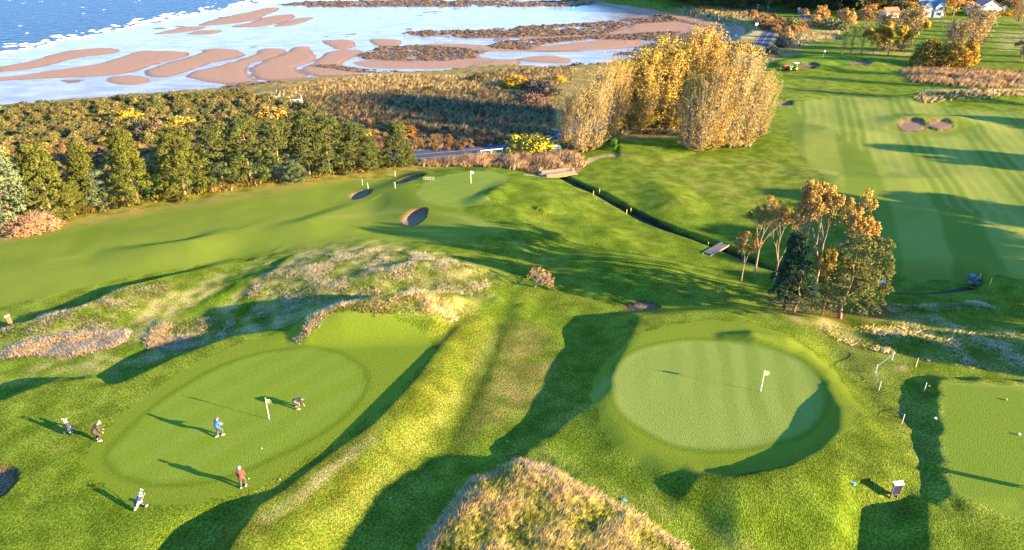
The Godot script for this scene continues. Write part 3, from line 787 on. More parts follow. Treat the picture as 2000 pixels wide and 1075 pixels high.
	# brown and straw ground of the links between the road and the shore
	var wild := poly([Vector2(-125.3,-115.2), Vector2(-95.89,-124.7), Vector2(-67.11,-115.2), Vector2(-46.53,-115.2), Vector2(-27.45,-118.2), Vector2(-16.62,-127.5), Vector2(0,-131.9), Vector2(12.66,-139), Vector2(18.13,-131.9), Vector2(40.08,-139), Vector2(56.47,-182), Vector2(84.14,-232.3), Vector2(102.9,-255.2), Vector2(108.8,-271.1), Vector2(132.7,-316.4), Vector2(154.5,-358.6), Vector2(130.8,-370.8), Vector2(115.1,-389.4), Vector2(98.55,-412.9), Vector2(60.99,-485.7), Vector2(80, -700), Vector2(-300, -500), Vector2(-300, -170), Vector2(-400, -120)])
	L.paint(L.area(wild, 1.0, 3.0, 1.0), Color(0.33, 0.23, 0.10), 0.95, 0.4, 0.4)
	L.paint(L.area(poly([Vector2(-60.83,-178.7), Vector2(-55.16,-197.9), Vector2(-36.14,-206), Vector2(-14.95,-204.4), Vector2(-5.76,-196.4), Vector2(-9.67,-187.5), Vector2(-27.26,-184.7), Vector2(-46.28,-178.7), Vector2(-55.44,-169.5)]), 2.0, 6.0, 2.0), STRAW, 0.9, 0.5)
	L.paint(L.area(poly([Vector2(-45.53,-175.6), Vector2(-26.89,-182), Vector2(-6.77,-183.4), Vector2(7.93,-178.7), Vector2(9.21,-153.4), Vector2(-10.6,-139.8), Vector2(-26.87,-148.6), Vector2(-40.31,-158.4)]), 3.0, 6.0, 2.0), Color(0.27, 0.26, 0.11), 0.8, 0.5)
	L.paint(L.area(poly([Vector2(-7.84,-148.6), Vector2(0,-144.1), Vector2(1.2,-161.1), Vector2(-5.2,-175.6), Vector2(-14.89,-166.6)]), 2.0, 4.0, 1.5), Color(0.08, 0.13, 0.03), 0.7, 0.5)
	L.paint(L.area(poly([Vector2(0,-217.5), Vector2(12.82,-220.3), Vector2(20.66,-218.4), Vector2(11.96,-204.4), Vector2(-14.16,-192.6), Vector2(-14.95,-204.4)]), 2.0, 4.0, 1.5), DRY, 0.7, 0.5)
	L.paint(L.area(poly([Vector2(104.6,-439.3), Vector2(135.2,-400.8), Vector2(131.6,-373.4), Vector2(107.7,-363.4), Vector2(105.3,-373.4), Vector2(92.97,-400.8)]), 2.0, 4.0, 1.5), STRAW, 0.9, 0.4)
	L.paint(L.area(poly([Vector2(98.95,-316.4), Vector2(106.9,-320.2), Vector2(108.8,-305.5), Vector2(100.1,-292.1), Vector2(90.8,-288.9)]), 1.0, 3.0, 1.0), STRAW, 0.9, 0.3)
	L.paint(L.area(poly([Vector2(-16.3,-124.7), Vector2(-0.98,-128.2), Vector2(4.58,-118.2), Vector2(5.31,-113.7), Vector2(0,-116.7), Vector2(-7.39,-119.5), Vector2(-15.85,-120.8)]), 0.5, 1.5, 0.8), Color(0.42, 0.29, 0.13), 0.9, 0.4)
	L.paint(L.area(poly([Vector2(13.42,-124.7), Vector2(20.04,-139), Vector2(21.62,-139), Vector2(19.66,-124.7), Vector2(14.71,-118.9)]), 0.5, 1.0, 0.4), Color(0.12, 0.20, 0.016), 1.0)
	# banks of the burn
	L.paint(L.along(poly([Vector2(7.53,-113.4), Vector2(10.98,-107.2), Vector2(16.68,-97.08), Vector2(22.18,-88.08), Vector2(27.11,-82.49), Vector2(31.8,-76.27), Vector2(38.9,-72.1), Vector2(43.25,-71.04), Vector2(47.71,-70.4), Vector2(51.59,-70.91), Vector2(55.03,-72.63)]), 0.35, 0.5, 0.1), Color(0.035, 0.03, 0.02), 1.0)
	L.paint(L.area(poly([Vector2(40.1,-65.32), Vector2(44.3,-64.86), Vector2(49.15,-65.55), Vector2(52.91,-67.11), Vector2(52.07,-65.32), Vector2(46.55,-63.94), Vector2(40.53,-63.94)]), 0.5, 1.0, 0.4), Color(0.24, 0.24, 0.09), 0.6, 0.5, 0.8)
	# bare ground below the clump of trees
	L.paint(L.area(rounded([Vector2(28.32,-66.43), Vector2(32.17,-67.63), Vector2(36.81,-66.43), Vector2(40.49,-64.68), Vector2(38.5,-61.72), Vector2(33.86,-60.88), Vector2(29.88,-63.01)]), 1.0, 2.0, 1.0), Color(0.30, 0.17, 0.07), 0.55, 0.6, 0.8)
	# footpath
	L.paint(L.along(poly([Vector2(2.59,-110.6), Vector2(5.21,-111.2), Vector2(10.42,-113.5), Vector2(12.3,-117.6), Vector2(14.8,-121.4), Vector2(17.57,-123.4), Vector2(19.99,-122.4)]), 0.55, 0.5, 0.15), Color(0.46, 0.31, 0.22), 1.0)
	# rings of turf facing the sand pits stay green, their near lips straw
	L.paint(L.along(poly([Vector2(-49.53,-63.36), Vector2(-47.98,-64.15), Vector2(-46.94,-64.72)]), 0.5, 0.4, 0.2), Color(0.40, 0.29, 0.23), 1.0)
	L.paint(L.along(poly([Vector2(-46.65,-65.18), Vector2(-45.68,-66.97), Vector2(-44.86,-68.34)]), 0.6, 0.4, 0.2), Color(0.40, 0.29, 0.23), 1.0)
	L.paint(L.along(poly([Vector2(-48.86,-60.87), Vector2(-47.06,-62.27), Vector2(-45.46,-63.71), Vector2(-44.73,-64.86), Vector2(-43.72,-67.63)]), 0.2, 0.4, 0.2), STRAW, 0.8)


# ---------------------------------------------------------------- the bay: wet sand, bars, reefs, sea

func flat_sheet(pts: PackedVector2Array, y: float) -> ArrayMesh:
	var v := PackedVector3Array()
	var nn := PackedVector3Array()
	var uv := PackedVector2Array()
	for i in Geometry2D.triangulate_polygon(pts):
		v.append(Vector3(pts[i].x, y, pts[i].y))
		nn.append(Vector3.UP)
		uv.append(pts[i])
	for i in range(0, v.size(), 3):
		if (v[i + 1] - v[i]).cross(v[i + 2] - v[i]).y > 0.0:
			var k := v[i]
			v[i] = v[i + 1]
			v[i + 1] = k
			var u := uv[i]
			uv[i] = uv[i + 1]
			uv[i + 1] = u
	var a := []
	a.resize(Mesh.ARRAY_MAX)
	a[Mesh.ARRAY_VERTEX] = v
	a[Mesh.ARRAY_NORMAL] = nn
	a[Mesh.ARRAY_TEX_UV] = uv
	var m := ArrayMesh.new()
	m.add_surface_from_arrays(Mesh.PRIMITIVE_TRIANGLES, a)
	return m


func bar(pts: Array, top: float, soft := 3.0) -> void:
	var a := shore.area(rounded(pts, 3), soft * 0.6, 2.4, 0.8)
	for k in a[0].size():
		var i: int = a[0][k]
		shore.h[i] = maxf(shore.h[i], lerpf(SEA - 0.12, SEA + top, a[1][k]))
		shore.c[i] = shore.c[i].lerp(Color(0.15, 0.085, 0.045).lerp(Color(0.27, 0.145, 0.058), smoothstep(0.45, 0.8, a[1][k] + shore.n2[i] * 0.25)), clampf(a[1][k] * 2.0, 0, 1))


func reef(pts: Array, count: int, size: float, sd: int, most := 0.8) -> void:
	var p := poly(pts)
	var a := shore.area(p, 2.0, 3.0, 3.0)
	for k in a[0].size():
		var i: int = a[0][k]
		var w: float = clampf(a[1][k] * (most + shore.n2[i] * 0.9 + shore.n1[i] * 0.5), 0, 1)
		shore.h[i] = maxf(shore.h[i], SEA - 0.12 + w * (0.35 + 0.25 * shore.n1[i]))
		shore.c[i] = shore.c[i].lerp(Color(0.06, 0.035, 0.02).lerp(Color(0.10, 0.06, 0.025), clampf(0.5 + shore.n1[i], 0, 1)), w)
	var r := RandomNumberGenerator.new()
	r.seed = sd
	var lo := p[0]
	var hi := p[0]
	for q in p:
		lo = lo.min(q)
		hi = hi.max(q)
	var places: Array[Transform3D] = []
	var tints := PackedColorArray()
	var tries := 0
	while places.size() < count and tries < count * 12:
		tries += 1
		var q := Vector2(r.randf_range(lo.x, hi.x), r.randf_range(lo.y, hi.y))
		if Geometry2D.is_point_in_polygon(q, p):
			var y := shore.at(q.x, q.y)
			if y < SEA + 0.02 and r.randf() < 0.85:
				continue
			var s := size * r.randf_range(0.35, 1.0) * r.randf_range(0.6, 1.2)
			places.append(Transform3D(Basis.from_euler(Vector3(r.randf_range(-0.2, 0.2), r.randf() * TAU, 0)).scaled(Vector3(s * r.randf_range(0.8, 1.7), s * r.randf_range(0.25, 0.6), s)), Vector3(q.x, y, q.y)))
			var t := r.randf_range(0.5, 1.3)
			tints.append(Color(0.06 * t, 0.036 * t, 0.022 * t).lerp(Color(0.14, 0.09, 0.03), 0.5 * r.randf()))
	scatter("reef_rocks", stone_mesh(sd), M.rock, places, tints)


func stone_mesh(sd: int) -> ArrayMesh:
	var r := RandomNumberGenerator.new()
	r.seed = sd
	var b := Mb.new()
	var lat: Array = []
	for i in 4:
		var row: Array[Vector3] = []
		for j in 7:
			var a := PI * (0.12 + 0.25 * i)
			var t := TAU * j / 7.0
			row.append(Vector3(sin(a) * cos(t), cos(a), sin(a) * sin(t)) * r.randf_range(0.75, 1.15))
		lat.append(row)
	for j in 7:
		var k := (j + 1) % 7
		b.tri(Vector3(0, 0.9, 0), lat[0][j], lat[0][k], Color.WHITE, (lat[0][j] + lat[0][k] + Vector3.UP).normalized())
		for i in 3:
			b.quad(lat[i][j], lat[i + 1][j], lat[i + 1][k], lat[i][k], Color.WHITE, (lat[i][j] + lat[i + 1][k]).normalized())
	return b.done()


func build_shore() -> void:
	shore = Sheet.new()
	shore.start(steps([[-420, 3.0, 1.4], [-150, 1.1, 1.0], [60, 1.0], [160, 4.0], [280, 0]]), steps([[-900, 60, 8], [-540, 4, 1.6], [-300, 1.3, 0.9], [-150, 0.8], [-140, 0]]), 12, 0.12, 0.03, 0.008)
	for k in shore.h.size():
		shore.h[k] = SEA - 0.075 + 0.06 * shore.n3[k] + 0.08 * shore.n2[k] + 0.05 * shore.n1[k]
		shore.c[k] = Color(0.20, 0.115, 0.07).lerp(Color(0.16, 0.105, 0.075), clampf(0.5 + shore.n2[k], 0, 1))
	# the bars between the tidal runnels
	bar([Vector2(-199.5,-227.8), Vector2(-171.6,-230.7), Vector2(-174.3,-239.7), Vector2(-171.4,-251.7), Vector2(-173.1,-275.1), Vector2(-169.3,-282), Vector2(-162.7,-284.8), Vector2(-155.1,-279.2), Vector2(-152.6,-273.8), Vector2(-155,-267.3), Vector2(-160.3,-261.1), Vector2(-160.9,-242.9), Vector2(-168.2,-230.7)], 0.22)
	bar([Vector2(-190.1,-216.1), Vector2(-161.3,-220.5), Vector2(-152.9,-230.7), Vector2(-146.2,-241.8), Vector2(-143.4,-250.5), Vector2(-144.2,-269.8), Vector2(-143.3,-276.5), Vector2(-136.3,-276.5), Vector2(-128.2,-273.8), Vector2(-123.2,-268.6), Vector2(-122,-261.1), Vector2(-124.4,-250.5), Vector2(-124.7,-241.8), Vector2(-126,-228.8), Vector2(-133,-222.3), Vector2(-142.8,-220.5), Vector2(-157.8,-215.3), Vector2(-183.4,-207.9)], 0.22)
	bar([Vector2(-119,-228.8), Vector2(-120.6,-235.6), Vector2(-120.8,-249.4), Vector2(-118.4,-263.5), Vector2(-118.5,-275.1), Vector2(-120.7,-279.2), Vector2(-118.1,-283.4), Vector2(-109.5,-279.2), Vector2(-102.7,-269.8), Vector2(-100.6,-262.3), Vector2(-103.2,-255.1), Vector2(-106.6,-250.5), Vector2(-107.2,-239.7), Vector2(-108,-228.8), Vector2(-110.2,-222.3), Vector2(-114.7,-223.2)], 0.22)
	bar([Vector2(-102.5,-221.4), Vector2(-102.6,-232.6), Vector2(-99.31,-242.9), Vector2(-96.69,-258.6), Vector2(-96.5,-269.8), Vector2(-99.02,-279.2), Vector2(-96.74,-283.4), Vector2(-92.03,-282), Vector2(-88.15,-275.1), Vector2(-87.16,-266), Vector2(-88.99,-255.1), Vector2(-92.2,-249.4), Vector2(-90.97,-239.7), Vector2(-87.13,-227.8), Vector2(-82.01,-217.9), Vector2(-77.5,-211.1), Vector2(-81.76,-207.9), Vector2(-86.65,-209.5)], 0.24)
	bar([Vector2(-86.62,-234.6), Vector2(-87.84,-241.8), Vector2(-87.15,-257.5), Vector2(-85.6,-269.8), Vector2(-87.17,-284.8), Vector2(-84.89,-289.2), Vector2(-81.83,-286.2), Vector2(-78.45,-275.1), Vector2(-72.81,-261.1), Vector2(-70.99,-250.5), Vector2(-73.61,-241.8), Vector2(-72.78,-234.6), Vector2(-69.67,-227.8), Vector2(-65.83,-222.3), Vector2(-68.58,-216.1), Vector2(-74.96,-215.3), Vector2(-81.27,-222.3)], 0.24)
	bar([Vector2(-69.88,-234.6), Vector2(-69.42,-249.4), Vector2(-69.8,-261.1), Vector2(-68.97,-277.8), Vector2(-60.86,-279.2), Vector2(-58.04,-267.3), Vector2(-59.59,-257.5), Vector2(-60.02,-249.4), Vector2(-59.27,-242.9), Vector2(-60.12,-239.7), Vector2(-51.66,-236.6), Vector2(-51.74,-228.8), Vector2(-55.06,-221.4), Vector2(-62,-223.2)], 0.22)
	bar([Vector2(-80.4,-306.3), Vector2(-76.35,-309.6), Vector2(-70.68,-307.9), Vector2(-65.92,-296.7), Vector2(-64.87,-284.8), Vector2(-69.65,-283.4), Vector2(-75.33,-295.2)], 0.2, 2.0)
	bar([Vector2(-126,-217.9), Vector2(-123.9,-222.3), Vector2(-119.3,-222.3), Vector2(-112.1,-215.3), Vector2(-113,-209.5), Vector2(-118.4,-209.5)], 0.16, 2.5)
	bar([Vector2(-158.9,-366.5), Vector2(-160.5,-407.3), Vector2(-156.8,-437.4), Vector2(-154.7,-464.8), Vector2(-147.5,-461.2), Vector2(-142.9,-437.4), Vector2(-142.3,-415.9), Vector2(-138.7,-396.3), Vector2(-143.2,-378.4), Vector2(-149.7,-368.8)], 0.25, 4.0)
	bar([Vector2(-139,-359.7), Vector2(-136.5,-378.4), Vector2(-136.4,-407.3), Vector2(-130.6,-421.8), Vector2(-123.9,-413), Vector2(-119.9,-388.4), Vector2(-121.1,-371.2), Vector2(-125.7,-359.7)], 0.25, 4.0)
	bar([Vector2(-164.7,-331), Vector2(-163.6,-346.8), Vector2(-162.2,-359.7), Vector2(-152.4,-357.5), Vector2(-151.5,-346.8), Vector2(-155,-336.8), Vector2(-159.1,-331)], 0.2, 4.0)
	bar([Vector2(-149.2,-331), Vector2(-148.1,-342.7), Vector2(-143.1,-344.8), Vector2(-138.1,-340.7), Vector2(-138.4,-331)], 0.2, 3.0)
	bar([Vector2(-119.3,-362), Vector2(-118.4,-393.6), Vector2(-111.5,-404.5), Vector2(-109.7,-383.3), Vector2(-112.4,-366.5)], 0.2, 3.0)
	bar([Vector2(-61.3,-309.6), Vector2(-55.61,-311.3), Vector2(-48.19,-306.3), Vector2(-47.17,-293.6), Vector2(-53.13,-289.2)], 0.2, 2.5)
	bar([Vector2(-36.22,-293.6), Vector2(-22.33,-296.7), Vector2(-7.26,-289.2), Vector2(-6.97,-276.5), Vector2(-20.08,-279.2)], 0.2, 2.5)
	bar([Vector2(0,-279.2), Vector2(12.22,-283.4), Vector2(27.92,-299.8), Vector2(49.07,-306.3), Vector2(47.55,-290.6), Vector2(30.13,-279.2), Vector2(13.87,-275.1)], 0.25, 3.0)
	bar([Vector2(0,-323.5), Vector2(14.46,-338.7), Vector2(33,-331), Vector2(29.37,-316.4), Vector2(11.06,-309.6)], 0.2, 3.0)
	bar([Vector2(-48.58,-221.4), Vector2(-17.8,-232.6), Vector2(-11.85,-251.7), Vector2(0,-255.1), Vector2(1.78,-245), Vector2(-3.4,-233.6), Vector2(-11.82,-231.7), Vector2(-17.33,-226), Vector2(-31.91,-217.9)], 0.26, 3.0)
	bar([Vector2(2.78,-256.3), Vector2(13.32,-263.5), Vector2(20.4,-256.3), Vector2(19.44,-248.3), Vector2(9.44,-250.5)], 0.2, 2.5)
	bar([Vector2(-84.98,-206.3), Vector2(-74.94,-212.7), Vector2(-58.3,-221.4), Vector2(-48.94,-223.2), Vector2(-38.86,-221.4), Vector2(-46.84,-212.7), Vector2(-65.85,-203.2), Vector2(-78.13,-195.8)], 0.2, 2.5)
	bar([Vector2(45.59,-545.2), Vector2(82.06,-468.5), Vector2(97.96,-421.8), Vector2(107.6,-388.4), Vector2(107.8,-353.2), Vector2(97.01,-319.9), Vector2(95.01,-342.7), Vector2(89.41,-383.3), Vector2(75.24,-427.9), Vector2(60.93,-483.7), Vector2(36.1,-517.1)], 0.7, 6.0)
	bar([Vector2(63.45,-373.6), Vector2(82.31,-388.4), Vector2(92.91,-364.2), Vector2(96.37,-338.7), Vector2(82.72,-313), Vector2(68.48,-319.9), Vector2(55.41,-338.7)], 0.3, 6.0)
	bar([Vector2(-56.05,-249.4), Vector2(-44.5,-256.3), Vector2(-25.52,-251.7), Vector2(-11.32,-261.1), Vector2(-7.29,-251.7), Vector2(-17.36,-238.7), Vector2(-34.44,-236.6), Vector2(-48.6,-238.7)], 0.07, 2.0)
	bar([Vector2(-12.39,-287.7), Vector2(8.26,-287.7), Vector2(44.71,-313), Vector2(55.83,-299.8), Vector2(40.54,-282), Vector2(11.94,-276.5), Vector2(-7.96,-276.5)], 0.07, 2.0)
	bar([Vector2(43.85,-342.7), Vector2(82.59,-364.2), Vector2(80.14,-331), Vector2(54.21,-316.4), Vector2(36.52,-319.9)], 0.07, 2.0)
	# dark weed-grown reefs
	reef([Vector2(-156.9,-487.6), Vector2(-143.2,-512.6), Vector2(-73.41,-526.1), Vector2(0,-521.6), Vector2(39.71,-517.1), Vector2(62.88,-499.8), Vector2(43.33,-475.9), Vector2(-33.07,-472.2), Vector2(-99.22,-472.2), Vector2(-131.3,-468.5)], 900, 1.65, 41)
	reef([Vector2(-51.85,-331), Vector2(-41.42,-342.7), Vector2(-14.7,-344.8), Vector2(10.26,-362), Vector2(42.82,-378.4), Vector2(87.86,-415.9), Vector2(89.41,-383.3), Vector2(62.68,-368.8), Vector2(41.97,-327.2), Vector2(18.26,-319.9), Vector2(-18.07,-316.4), Vector2(-41.52,-323.5)], 1400, 1.27, 42)
	reef([Vector2(-57.28,-263.5), Vector2(-53.13,-289.2), Vector2(-38.14,-292.1), Vector2(-21.49,-284.8), Vector2(-11.09,-275.1), Vector2(-13.15,-259.8), Vector2(-25.63,-252.8), Vector2(-41.74,-252.8), Vector2(-53.44,-257.5)], 1300, 0.75, 43, 0.95)
	reef([Vector2(-10.53,-293.6), Vector2(0,-307.9), Vector2(20.23,-314.7), Vector2(39.22,-323.5), Vector2(79.5,-338.7), Vector2(69,-306.3), Vector2(33.54,-313), Vector2(12.76,-296.7), Vector2(6.03,-279.2), Vector2(-6.08,-282)], 1100, 1.05, 44)
	reef([Vector2(65.72,-306.3), Vector2(83.4,-334.8), Vector2(94.58,-323.5), Vector2(82.93,-296.7), Vector2(66.28,-279.2), Vector2(50.36,-268.6), Vector2(38.39,-266), Vector2(44.19,-279.2)], 600, 0.98, 45)
	reef([Vector2(-70.27,-241.8), Vector2(-60.22,-243.9), Vector2(-51.66,-236.6), Vector2(-35.46,-231.7), Vector2(-39.9,-227.8), Vector2(-51.74,-228.8), Vector2(-61.99,-236.6)], 300, 0.68, 46, 0.5)
	reef([Vector2(-87.98,-198.7), Vector2(-81,-207.9), Vector2(-71.81,-212.7), Vector2(-67.96,-210.3), Vector2(-73.82,-200.1), Vector2(-82.81,-192.9)], 350, 0.83, 47, 0.9)
	# behind the tide line the sand climbs to the turf
	var up := shore.area(poly([Vector2(-157.7,-161), Vector2(-129.6,-173.3), Vector2(-109.9,-179.9), Vector2(-91.61,-190.2), Vector2(-76.43,-195), Vector2(-65.85,-203.2), Vector2(-46.84,-212.7), Vector2(-24.47,-223.2), Vector2(1.71,-234.6), Vector2(20.18,-230.7), Vector2(48.62,-258.6), Vector2(83.42,-290.6), Vector2(106.1,-323.5), Vector2(113.6,-364.2), Vector2(109.7,-388.4), Vector2(82.06,-468.5), Vector2(60.36,-508.3), Vector2(600, -500), Vector2(600, 0), Vector2(-500, 0)]), 2.0, 5.0, 0.8)
	for k in up[0].size():
		shore.h[up[0][k]] = lerpf(shore.h[up[0][k]], SEA + 0.9, up[1][k])
		shore.c[up[0][k]] = shore.c[up[0][k]].lerp(Color(0.25, 0.14, 0.07), up[1][k])
	struct("beach", shore.mesh(), M.sand)
	var out: Array[Vector2] = [Vector2(-3200, -3200), Vector2(3200, -3200), Vector2(3200, -150), Vector2(-3200, -150)]
	struct("shallow_water", flat_sheet(PackedVector2Array(out), SEA), M.film)
	var edge: Array = [Vector2(-210.5,-221.4), Vector2(-202.2,-253.9), Vector2(-195.4,-271.1), Vector2(-194.2,-287.7), Vector2(-193.5,-311.3), Vector2(-190.6,-334.8), Vector2(-188.1,-368.8), Vector2(-185.4,-404.5), Vector2(-182.1,-447.3), Vector2(-176,-483.7), Vector2(-170.7,-526.1), Vector2(-164.3,-555.2)]
	var water := PackedVector2Array()
	var curve := Curve2D.new()
	for p in edge:
		curve.add_point(p)
	var f := FastNoiseLite.new()
	f.frequency = 0.03
	var tide: Array[Vector2] = []
	for i in 260:
		var s := curve.get_baked_length() * i / 259.0
		var q := curve.sample_baked(s)
		tide.append(q + Vector2(0.55, 0.83) * (f.get_noise_1d(s) * 9.0 + f.get_noise_1d(s * 5.0) * 3.0))
	water.append_array(PackedVector2Array(tide))
	water.append_array(PackedVector2Array([Vector2(100, -3200), Vector2(-3200, -3200), Vector2(-3200, -200)]))
	struct("sea", flat_sheet(water, SEA + 0.03), M.sea)
	# surf: broken white water in lines along the tide edge and a few caps farther out
	var r := RandomNumberGenerator.new()
	r.seed = 61
	var b := Mb.new()
	for i in 9:
		var a0 := TAU * i / 9.0
		var a1 := TAU * (i + 1) / 9.0
		var r0 := 0.75 + 0.3 * sin(i * 2.3)
		var r1 := 0.75 + 0.3 * sin(((i + 1) % 9) * 2.3)
		b.tri(Vector3(0, 0.12, 0), Vector3(cos(a0) * r0, 0, sin(a0) * r0), Vector3(cos(a1) * r1, 0, sin(a1) * r1), Color.WHITE, Vector3(0.3 * cos(a0), 1, 0.3 * sin(a0)).normalized())
	var places: Array[Transform3D] = []
	var tints := PackedColorArray()
	for i in 2600:
		var s := r.randf() * curve.get_baked_length()
		var q := curve.sample_baked(s) + Vector2(0.55, 0.83) * (f.get_noise_1d(s) * 9.0 + f.get_noise_1d(s * 5.0) * 3.0)
		var line := r.randi_range(0, 3)
		var off := line * 8.0 + r.randfn(0, 1.2) + f.get_noise_1d(s * 2.0 + line * 400.0) * 4.0
		if f.get_noise_1d(s * 3.0 + line * 900.0) < -0.02 + 0.1 * line:
			continue
		var p := q - Vector2(0.55, 0.83) * off
		places.append(Transform3D(Basis(Vector3.UP, 0.58 + r.randfn(0, 0.15)).scaled(Vector3(1, 1, 1)) * Basis.from_scale(Vector3(r.randf_range(0.6, 2.6), 1.0, r.randf_range(0.2, 0.6))), Vector3(p.x, SEA + 0.05, p.y)))
		tints.append(Color.WHITE * r.randf_range(0.8, 1.0))
	for i in 120:
		var q := Vector2(r.randf_range(-420, -110), r.randf_range(-560, -260))
		if Geometry2D.is_point_in_polygon(q, water):
			places.append(Transform3D(Basis(Vector3.UP, 0.5 + r.randfn(0, 0.2)) * Basis.from_scale(Vector3(r.randf_range(0.5, 1.5), 0.6, r.randf_range(0.15, 0.3))), Vector3(q.x, SEA + 0.05, q.y)))
			tints.append(Color.WHITE)
	scatter("surf_foam", b.done(), M.foam, places, tints)


# ---------------------------------------------------------------- plants

func spray(b: Mb, r: RandomNumberGenerator, mid: Vector3, radius: float, count: int, long: float, wide: float, out: Vector3, col: Color, upward := 0.3, diamond := true) -> void:
	for i in count:
		var d := (Vector3(r.randfn(), r.randfn(), r.randfn()).normalized() + out * 0.7 + Vector3(0, upward, 0)).normalized()
		var p := mid + d * radius * r.randf_range(0.1, 1.0)
		var q := p + (d + Vector3(r.randfn(), r.randfn() + upward, r.randfn()) * 0.45).normalized() * long * r.randf_range(0.6, 1.1)
		var s := d.cross(Vector3(r.randfn(), r.randfn(), r.randfn())).normalized() * wide * 0.5
		var t := r.randf_range(0.82, 1.18)
		var k := Color(col.r * t, col.g * t, col.b * t)
		var g := (q - p).cross(s).normalized()
		if g.dot(d) < 0:
			g = -g
		var nrm := (g * 0.35 + d * 0.8).normalized() if diamond else (g * 0.6 + d * 0.6).normalized()
		if diamond:
			var m := p.lerp(q, 0.45)
			b.tri(p, m + s, q, k, nrm)
			b.tri(p, q, m - s, k, nrm)
		else:
			b.tri(p - s, p + s, q, k, nrm)


func pine_crown(sd: int, tall: float, wide: float, tufts: int, bare: float, col: Color, open := 0.0, cone := 0.25) -> ArrayMesh:
	var r := RandomNumberGenerator.new()
	r.seed = sd
	var b := Mb.new()
	var lob := PackedFloat32Array()
	for i in 24:
		lob.append(r.randf_range(0.62, 1.12))
	# boughs end in rounded pads of needles with dark gaps between them
	for i in tufts:
		var t := pow((i + r.randf()) / tufts, 0.9)
		var a := i * 2.4 + r.randf_range(-0.5, 0.5)
		var env := pow(sin(PI * clampf(0.16 + 0.84 * (1.0 - t), 0, 1) * 0.62), 0.8)
		env = lerpf(env, 1.1 * pow(1.0 - t, 0.8) + 0.05, cone) * lob[int(t * 5.99) * 4 + int(fposmod(a, TAU) / TAU * 3.99)]
		if t > 0.85:
			env *= 1.2
		if open > 0.0 and r.randf() < open * 0.5:
			continue
		var rad := wide * 0.5 * env * sqrt(r.randf_range(0.35, 1.0))
		var mid := Vector3(cos(a) * rad, lerpf(tall * bare, tall * 0.96, t) - rad * 0.15, sin(a) * rad)
		var pad := tall * r.randf_range(0.055, 0.09)
		var shade := r.randf_range(0.7, 1.2)
		for k in 22:
			var e := Vector3(r.randfn(), absf(r.randfn()) * 0.9 - 0.15, r.randfn()).normalized()
			e = (e + Vector3(cos(a), 0.2, sin(a)) * 0.5).normalized()
			spray(b, r, mid + e * Vector3(1, 0.62, 1) * pad * r.randf_range(0.6, 1.0), tall * 0.016, 9, tall * 0.026, tall * 0.011, e, Color(col.r * shade, col.g * shade, col.b * lerpf(1.0, shade, 0.6)), 0.4, false)
	return b.done()


func pine_trunk(tall: float, thick: float, sd: int) -> ArrayMesh:
	var r := RandomNumberGenerator.new()
	r.seed = sd
	var b := Mb.new()
	var p := Vector3(0, -0.4, 0)
	for i in 7:
		var q := Vector3(r.randfn() * 0.12, tall * 0.9 * (i + 1) / 7.0, r.randfn() * 0.12)
		var c := Color(1.0, 0.8, 0.7).lerp(Color(1.9, 1.0, 0.6), i / 7.0)
		b.tube(p, q, thick * (1.0 - i / 7.5), thick * (1.0 - (i + 1) / 7.5), 7, c)
		if i > 0:
			for k in 5:
				var a := r.randf() * TAU
				var l := tall * 0.16 * r.randf_range(0.6, 1.1) * (1.15 - i / 8.0)
				b.tube(q, q + Vector3(cos(a) * l, l * r.randf_range(0.0, 0.35), sin(a) * l), thick * 0.22, thick * 0.06, 4, c)
		p = q
	return b.done()


# limbs that fork and forks that end in points where leaves grow
func fork(b: Mb, ends: Array, r: RandomNumberGenerator, p: Vector3, d: Vector3, long: float, thick: float, depth: int, splay: float, lift: float, col: Color) -> void:
	var q := p + d * long * 0.5
	var d2 := (d + Vector3(r.randfn(), r.randfn(), r.randfn()) * 0.13 + Vector3(0, lift, 0)).normalized()
	var e := q + d2 * long * 0.5
	var sides := 7 if depth > 3 else (5 if depth > 1 else 3)
	b.tube(p, q, thick, thick * 0.86, sides, col)
	b.tube(q, e, thick * 0.86, thick * 0.66, sides, col)
	if depth <= 3:
		ends.append([e, d2, depth])
	if depth == 0:
		return
	var kids := 3 if r.randf() < 0.55 else 2
	for i in kids:
		var side := d2.cross(Vector3(r.randfn(), r.randfn(), r.randfn())).normalized()
		fork(b, ends, r, e, (d2 + side * splay * r.randf_range(0.6, 1.2)).normalized(), long * r.randf_range(0.62, 0.86), thick * 0.62, depth - 1, splay, lift, col)


func broadleaf(sd: int, tall: float, trunk: float, thick: float, splay: float, leaves: int, size: float, col: Color, bark: Color, lean := Vector3.ZERO, depth := 5) -> Array:
	var r := RandomNumberGenerator.new()
	r.seed = sd
	var wood := Mb.new()
	var ends := []
	wood.tube(Vector3(0, -0.4, 0), Vector3(0, trunk * 0.2, 0), thick * 1.35, thick, 8, bark)
	var top := Vector3(lean.x, 1, lean.z) * trunk
	wood.tube(Vector3(0, trunk * 0.2, 0), top, thick, thick * 0.8, 8, bark)
	for i in 3:
		var a := TAU * (i + r.randf() * 0.5) / 3.0
		fork(wood, ends, r, top, (Vector3(cos(a) * splay, 1.0, sin(a) * splay) + lean).normalized(), (tall - trunk) * 0.33, thick * 0.62, depth - 1, splay, 0.07, bark)
	var hi := 0.1
	for e in ends:
		hi = maxf(hi, e[0].y)
	var green := Mb.new()
	for e in ends:
		var shade := r.randf_range(0.7, 1.2)
		var n := int(leaves * (1.0 if e[2] == 0 else 0.45) * r.randf_range(0.3, 1.5))
		spray(green, r, e[0], size * 2.4, n, size, size * 0.8, e[1], Color(col.r * shade, col.g * shade, col.b * shade), 0.1)
	var far := 0.5
	for e in ends:
		far = maxf(far, Vector2(e[0].x, e[0].z).length() * 0.88)
	return [wood.done(), green.done(), hi + size, far * 2.0]


